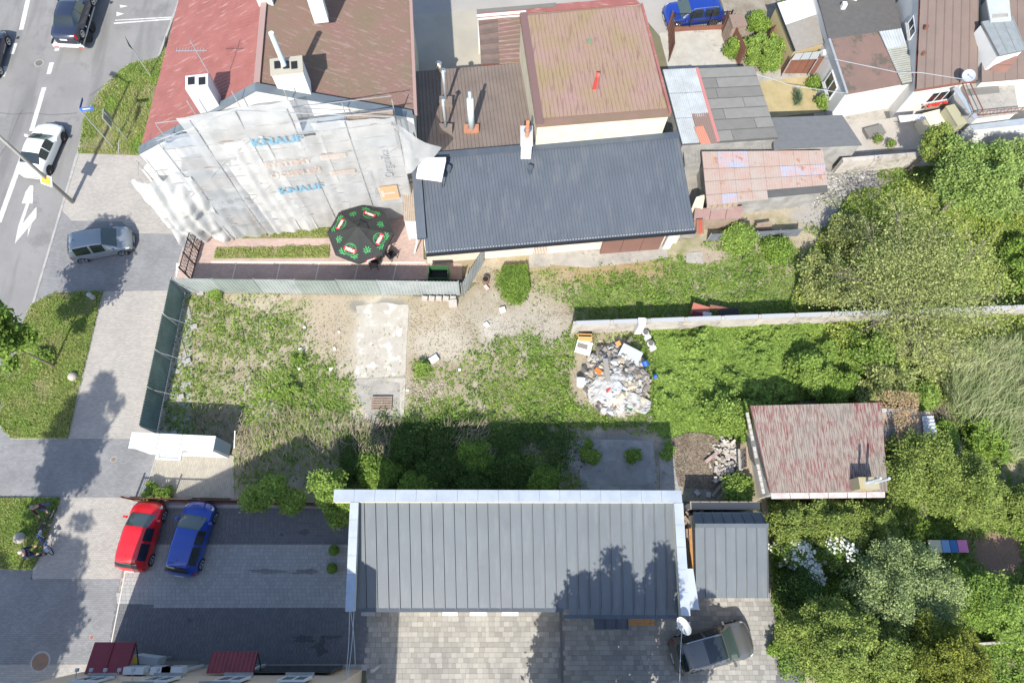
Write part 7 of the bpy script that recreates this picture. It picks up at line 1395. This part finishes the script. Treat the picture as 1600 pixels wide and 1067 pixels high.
# big loose tree
tree('loose_tree', 'big loose tree with thin olive yellow leaves and bare twigs spreading over the concrete wall', 'tree', (1385, 512), 6.2, 5.6, leaf_olive, K=190, per=135, cr=1.6, size=.11, seed=3, trunk=.2, branches=16, shell=.25, twigs=7, cz=4.0, off=(-.2, 1.0))
tree('leafy_tree', 'bright green dense tree at the upper right behind the boundary wall', 'tree', (1465, 335), 5.2, 2.6, M('bright_leaves', (.27, .36, .10), (.18, .27, .07), rough=.6, sc=.9, trans=.3, island=.35), K=90, per=420, cr=.6, size=.15, seed=4, off=(.4, .6))
tree('leafy_tree', 'pale green spreading tree cut by the right edge near the top', 'tree', (1565, 325), 4.6, 3.0, M('fresh_leaves', (.28, .36, .12), (.19, .27, .08), rough=.6, sc=.9, trans=.3, island=.35), K=90, per=420, cr=.65, size=.15, seed=5, off=(.4, .4))
tree('conifer', 'yellow green conifer leaning over the wall in front of the whitewashed house', 'conifer', (1418, 268), 4.6, 1.0, leaf_thuja, K=60, per=260, cr=.34, size=.11, seed=6, cz=2.2, off=(.3, .2))
for i, (px_, py_, h, rd, mt, lab) in enumerate(((1590, 420, 2.0, 1.9, leaf_green, 'round green bush at the right edge beside the loose tree'), (1320, 375, 2.0, 1.5, leaf_olive, 'olive bush at the left foot of the loose tree'), (1285, 455, 2.2, 2.0, leaf_olive, 'yellowish bush over the wall left of the loose tree'), (1150, 378, 1.5, .95, leaf_lime, 'lime green bush growing over the black corrugated fence'), (1210, 395, 1.1, .9, leaf_green, 'low green bush right of the black corrugated fence'),
    (1125, 655, 2.0, 1.0, leaf_lime, 'bright shrub touching the left wall of the small red roofed house'), (1162, 652, 2.0, .6, leaf_lime, 'small pointed bright bush at the upper corner of the red roofed house'), (1258, 590, 2.4, 1.3, leaf_lime, 'lime shrub mound above the red roofed house'), (1300, 610, 1.9, 1.0, leaf_green, 'darker green shrub right of the lime mound'), (1360, 612, 2.6, 1.5, leaf_olive, 'brownish shrub with bare branches above the red roof corner'), (1430, 625, 1.7, .85, leaf_lime, 'small bright green shrub by the leaf covered shed'),
    (1148, 770, 1.3, .75, leaf_lime, 'lime bush between the small house wall and the tan topped wall'), (1460, 690, 1.6, .9, leaf_green, 'green shrub right of the leaf covered shed'), (1530, 690, 1.9, 1.5, leaf_green, 'green shrub below the long reed blades'), (1345, 560, 2.0, 1.5, leaf_green, 'green shrub under the lower side of the loose tree'), (1440, 555, 1.9, 1.8, leaf_olive, 'olive shrub below the loose tree towards the reeds'))):
    shrub(lab, px_, py_, h, rd, mt, K=int(26+rd*22), per=230, cr=.42, size=.13, seed=70+i)
def thuja(label, px, py, h, rad, seed, mt=leaf_thuja, K=120, cr=.5, per=340, **k): return tree('thuja', label, 'thuja', (px, py), h, rad, mt, K=K, per=per, cr=cr, size=.10, seed=seed, cz=k.pop('cz', h*.45), trunk=.14, branches=5, flat=.75, shell=.8, up=.35, **k)
thuja('yellow green thuja with its upper left touching the red roof corner', 1395, 740, 4.4, 1.9, 81); thuja('large yellow green thuja right of the small red roofed house', 1455, 772, 4.4, 1.9, 82); 
for i, (px_, lab) in enumerate(((1222, 'leftmost thuja of the hedge row below the small house'), (1262, 'second thuja from the left in the hedge row'), (1302, 'third thuja from the left in the hedge row'), (1342, 'fourth thuja in the hedge row, before the large one'), (1510, 'thuja of the hedge row above the coloured garden panels'), (1560, 'thuja of the hedge row nearest the bare brown soil'), (1610, 'last thuja of the hedge row, cut by the right edge'))): thuja(lab, px_, 822-(i > 3)*26, 2.9-.5*(i > 3), 1.15-.15*(i > 3), 90+i, K=60, cr=.34, group='thuja hedge below the small house')
thuja('big lumpy thuja at the corner of the courtyard beside the grey car', 1245, 990, 6.2, 1.75, 101, K=190, cr=.42, per=420, cz=3.0); thuja('smaller lumpy thuja between two bigger ones by the lower edge', 1315, 1010, 5.6, 1.7, 102, K=150, cr=.42, per=420, cz=2.8); thuja('biggest yellow green thuja at the lower edge', 1388, 1020, 6.2, 2.3, 103, M('thuja_yellow', (.19, .21, .035), (.13, .16, .028), rough=.7, sc=.8, trans=.2, island=.4), K=260, cr=.42, per=420, cz=3.2)
thuja('dark thuja at the left foot of the white flowering bushes', 1228, 925, 3.0, .9, 104, leaf_dark, K=50)
tree('sage_tree', 'broad sage green tree with silvery leaves in the middle of the right hand garden', 'tree', (1352, 922), 5.0, 2.6, leaf_sage, K=190, per=330, cr=.6, size=.10, seed=110, shell=.5, off=(.3, -.1), cz=3.1)
tree('dark_tree', 'darker green round tree right of the sage green one', 'tree', (1478, 930), 3.8, 1.3, leaf_green, K=70, per=340, cr=.48, size=.12, seed=111)
tree('lime_tree', 'lime green tree near the right edge at the bottom', 'tree', (1525, 955), 3.6, 1.7, leaf_lime, K=60, per=300, cr=.5, size=.13, seed=112); tree('pale_tree', 'pale green tree cut by the lower right edge', 'tree', (1585, 960), 3.6, 1.6, leaf_sage, K=60, per=300, cr=.5, size=.12, seed=113)
for i, (px_, py_, h, rd, lab) in enumerate(((1228, 862, 2.2, .85, 'white flowering bush, upper left of the pair'), (1292, 858, 2.6, 1.2, 'fuller white flowering bush beside the sage green tree'), (1245, 898, 2.0, .9, 'bluish leaved flowering bush below the other two'))):
    tt = shrub(lab, px_, py_, h, rd, leaf_green, K=50, per=240, cr=.36, size=.11, seed=120+i, name='flowering_bush', cat='flowering bush', group='white flowering bushes'); b = W(px_, py_, .05); P = clump_points((b.x, b.y, h*.35+.12), (rd*1.05, rd*1.05, h*.65), 75, 16, .3, 130+i); leaves('blossoms', P, .125, blossom, tt, aspect=1.0, up=.8)
for i, (px_, py_, h, rd, lab) in enumerate(((448, 770, 3.0, .75, 'young lime green tree, left one by the barred fence'), (415, 785, 2.2, .55, 'low green tree just left of the young lime trees'), (470, 790, 2.0, .45, 'small shaded tree hanging over the dark car park'), (528, 770, 3.3, .9, 'young lime green tree at the upper left corner of the long roof'), (548, 800, 2.6, .8, 'lime tree crown squeezed against the left coping of the long roof'))):
    tree('young_tree', lab, 'tree', (px_, py_), h, rd, leaf_lime, K=36, per=150, cr=.36, size=.14, seed=140+i, trunk=.05, cz=h*.7)
for i, (px_, py_, h, rd) in enumerate(((590, 740, 1.6, 1.3), (640, 700, 1.5, 1.3), (690, 735, 1.8, 1.5), (742, 715, 1.5, 1.3), (790, 740, 1.7, 1.2), (690, 690, 1.1, 1.1), (655, 760, 1.6, 1.2), (740, 760, 1.7, 1.3), (560, 725, 1.2, .9), (850, 752, 1.2, .8))):
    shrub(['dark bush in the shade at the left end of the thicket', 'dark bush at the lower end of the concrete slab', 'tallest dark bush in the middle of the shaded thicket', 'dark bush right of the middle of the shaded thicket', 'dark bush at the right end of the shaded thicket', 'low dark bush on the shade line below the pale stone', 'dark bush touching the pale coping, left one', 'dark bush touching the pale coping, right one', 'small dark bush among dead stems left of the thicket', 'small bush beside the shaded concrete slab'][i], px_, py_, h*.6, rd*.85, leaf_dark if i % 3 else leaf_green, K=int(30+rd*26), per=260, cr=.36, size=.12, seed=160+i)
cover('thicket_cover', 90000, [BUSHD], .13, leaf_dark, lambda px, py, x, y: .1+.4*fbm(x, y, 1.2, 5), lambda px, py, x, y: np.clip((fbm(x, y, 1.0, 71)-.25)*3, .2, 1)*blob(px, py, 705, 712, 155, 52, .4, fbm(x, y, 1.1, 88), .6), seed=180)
for i, (px_, py_, h, rd, lab) in enumerate(((660, 578, .7, .4, 'weed tuft just right of the long slab'), (468, 562, .5, .35, 'dark weed tuft standing alone in the sand'), (455, 610, .7, .8, 'leafy weed patch with big leaves left of the pallet'), (918, 705, .6, .55, 'weed growing through the shaded concrete, upper left'), (925, 715, .6, .4, 'weed growing through the shaded concrete, left of the centre'), (990, 712, .6, .45, 'isolated weed in the middle of the shaded concrete'), (1040, 705, .9, .5, 'weed at the joint on the right of the shaded concrete'), (803, 722, 1.0, .55, 'bright weed near the right end of the thicket'), (240, 768, .9, .45, 'bright weed by the fence post at the cabinet pad'), (262, 772, .7, .4, 'low weed along the barred fence at the cabinet pad'), (340, 462, .6, .35, 'green weed at the foot of the second fence panel'), (1208, 1010, 1.0, .45, 'small bush at the right edge of the courtyard'), (700, 700, .4, .3, 'pale weed in the shaded thicket'))):
    shrub(lab, px_, py_, h, rd, leaf_green if i % 2 else leaf_lime, K=16, per=130, cr=.2, size=.11, seed=200+i, name='weed', cat='weed', trunk=.02)
for px_, py_, lab in ((525, 860, 'dark clipped box shrub by the left coping, upper one'), (522, 888, 'dark clipped box shrub by the left coping, lower one')):
    p = W(px_, py_, .1); t = thing('potted_shrub', lab, 'shrub', (p.x, p.y, .1)); MB().box((p.x, p.y, .25), (.34, .34, .3)).obj('pot', M('grey_panel', (1, 1, 1)), t); r_ = np.random.default_rng(3); P = r_.normal(size=(2600, 3)); P *= .25/np.linalg.norm(P, axis=1, keepdims=True); P += np.array((p.x, p.y, .62)); leaves('foliage', P, .08, leaf_green, t)
# gardens at the top
for i, (px_, py_, h, rd, mt, lab) in enumerate(((1178, 88, 1.9, 1.2, leaf_lime, 'bright round bush, left one in the garden by the concrete yard'), (1215, 85, 1.8, 1.15, leaf_lime, 'bright round bush, right one in the garden by the concrete yard'), (1178, 48, 1.8, .7, leaf_green, 'green shrub between the tiny hut and the narrow outhouse'), (1197, 108, 1.3, .7, leaf_lime, 'small bright bush at the corner of the grey felt garage'), (1228, 26, 1.6, .5, leaf_green, 'slim shrub by the white half of the narrow outhouse'), (1140, 85, 1.4, .4, leaf_green, 'narrow shrub along the dark board fence'), (1282, 165, .9, .35, leaf_lime, 'small plant in the border of the dry lawn, lower end'), (1272, 135, .7, .3, leaf_green, 'small plant in the border of the dry lawn, upper end'))):
    shrub(lab, px_, py_, h, rd, mt, K=int(22+rd*26), per=240, cr=.32, size=.12, seed=220+i)
p = W(1243, 158, .1); t = thing('yucca', 'spiky grey green yucca in the middle of the dry lawn', 'yucca', (p.x, p.y, .1)); rr = random.Random(5); V = []; Fc = []
for k in range(420):
    a_ = rr.random()*6.28; el = rr.uniform(.1, 1.35); d = Vector((math.cos(a_)*math.cos(el)*.62, math.sin(a_)*math.cos(el), math.sin(el))); s_ = p+Vector((0, rr.uniform(-.35, .35), rr.uniform(0, .5))); e_ = s_+d*rr.uniform(.5, .75); wv = Vector((-math.sin(a_), math.cos(a_), 0))*.025; b = len(V); V += [s_-wv, s_+wv, e_]; Fc += [(b, b+1, b+2)]
mesh('leaves', V, Fc, M('yucca_leaf', (.17, .24, .14), rough=.5, island=.3, trans=.15), t); MB().tube([p, p+Vector((0, 0, .5))], .06, 6).obj('stem', bark, t)
for px_, py_, i in ((1373, 217, 0), (1393, 224, 1)): b = W(px_, py_, .6); tt = thing('potted_plant', ['small plant growing in the left round planter', 'small plant growing in the right round planter'][i], 'plant', (b.x, b.y, .5)); leaves('foliage', np.random.default_rng(i).normal(0, .13, (260, 3))+np.array((b.x, b.y, .6)), .1, leaf_green, tt)
# street trees: one crown cut by the left edge, the others outside the frame but shading the pavement
def streettree(label, b, h, rad, cz, seed, K=150, cr=.55, size=.2, per=230): return tree('street_tree', label, 'tree', b, h, rad, leaf_green, K=K, per=per, cr=cr, size=size, seed=seed, trunk=.07, cz=cz, shell=.45, branches=8, low=True)
def at_shadow(px_, py_, h): w = W(px_, py_, .1); return (w.x-math.sin(math.radians(SUN_AZ))*h, w.y-math.cos(math.radians(SUN_AZ))*h, .05)
streettree('street tree with its dark green crown cut by the left edge', at_shadow(190, 340, 10.3), 10.3, 1.6, 6.6, 301, K=130)
b = W(78, 548, .1); shrub('small yellowish bush at the foot of the street tree', 72, 562, .8, .6, leaf_lime, K=26, per=120, cr=.25, size=.11, seed=310)
streettree('tall slender tree outside the lower left corner whose shadow reaches past the fence', at_shadow(160, 590, 16.5), 16.5, 1.45, 12.2, 302, K=150); streettree('tall tree outside the lower left corner shading the grey pavement', at_shadow(112, 830, 15), 15, 2.1, 9.5, 303, K=170); streettree('broad tree outside the lower left corner', at_shadow(20, 880, 15), 15, 2.6, 9, 304, K=190); streettree('tree outside the lower left corner casting the lowest shade', at_shadow(25, 975, 15), 15, 2.3, 9, 305, K=190)
def at_roof(px_, py_, h, zr): w = W(px_, py_, zr); l_ = h-zr; return (w.x-math.sin(math.radians(SUN_AZ))*l_, w.y-math.cos(math.radians(SUN_AZ))*l_, .05)
for i, (px_, py_, h, rd, lab) in enumerate(((952, 868, 12.5, .9, 'slim cypress south of the courtyard, second from the left'), (918, 885, 12.2, .95, 'slim cypress south of the courtyard, leftmost'), (985, 882, 12.2, .8, 'slim cypress south of the courtyard, third from the left'), (1038, 860, 12.8, 1.0, 'slim cypress south of the courtyard, fourth from the left'), (1100, 922, 11.6, 1.2, 'slim cypress south of the courtyard, rightmost'), (890, 942, 11.5, .8, 'short cypress at the left end south of the courtyard'))):
    tree('cypress', lab, 'tree', at_roof(px_, py_, h, 4.1 if px_ < 1090 else 2.8), h, rd, leaf_dark, K=230, per=200, cr=.5, size=.2, seed=320+i, trunk=.12, cz=h*.52, shell=.3, low=True, group='cypresses south of the courtyard')
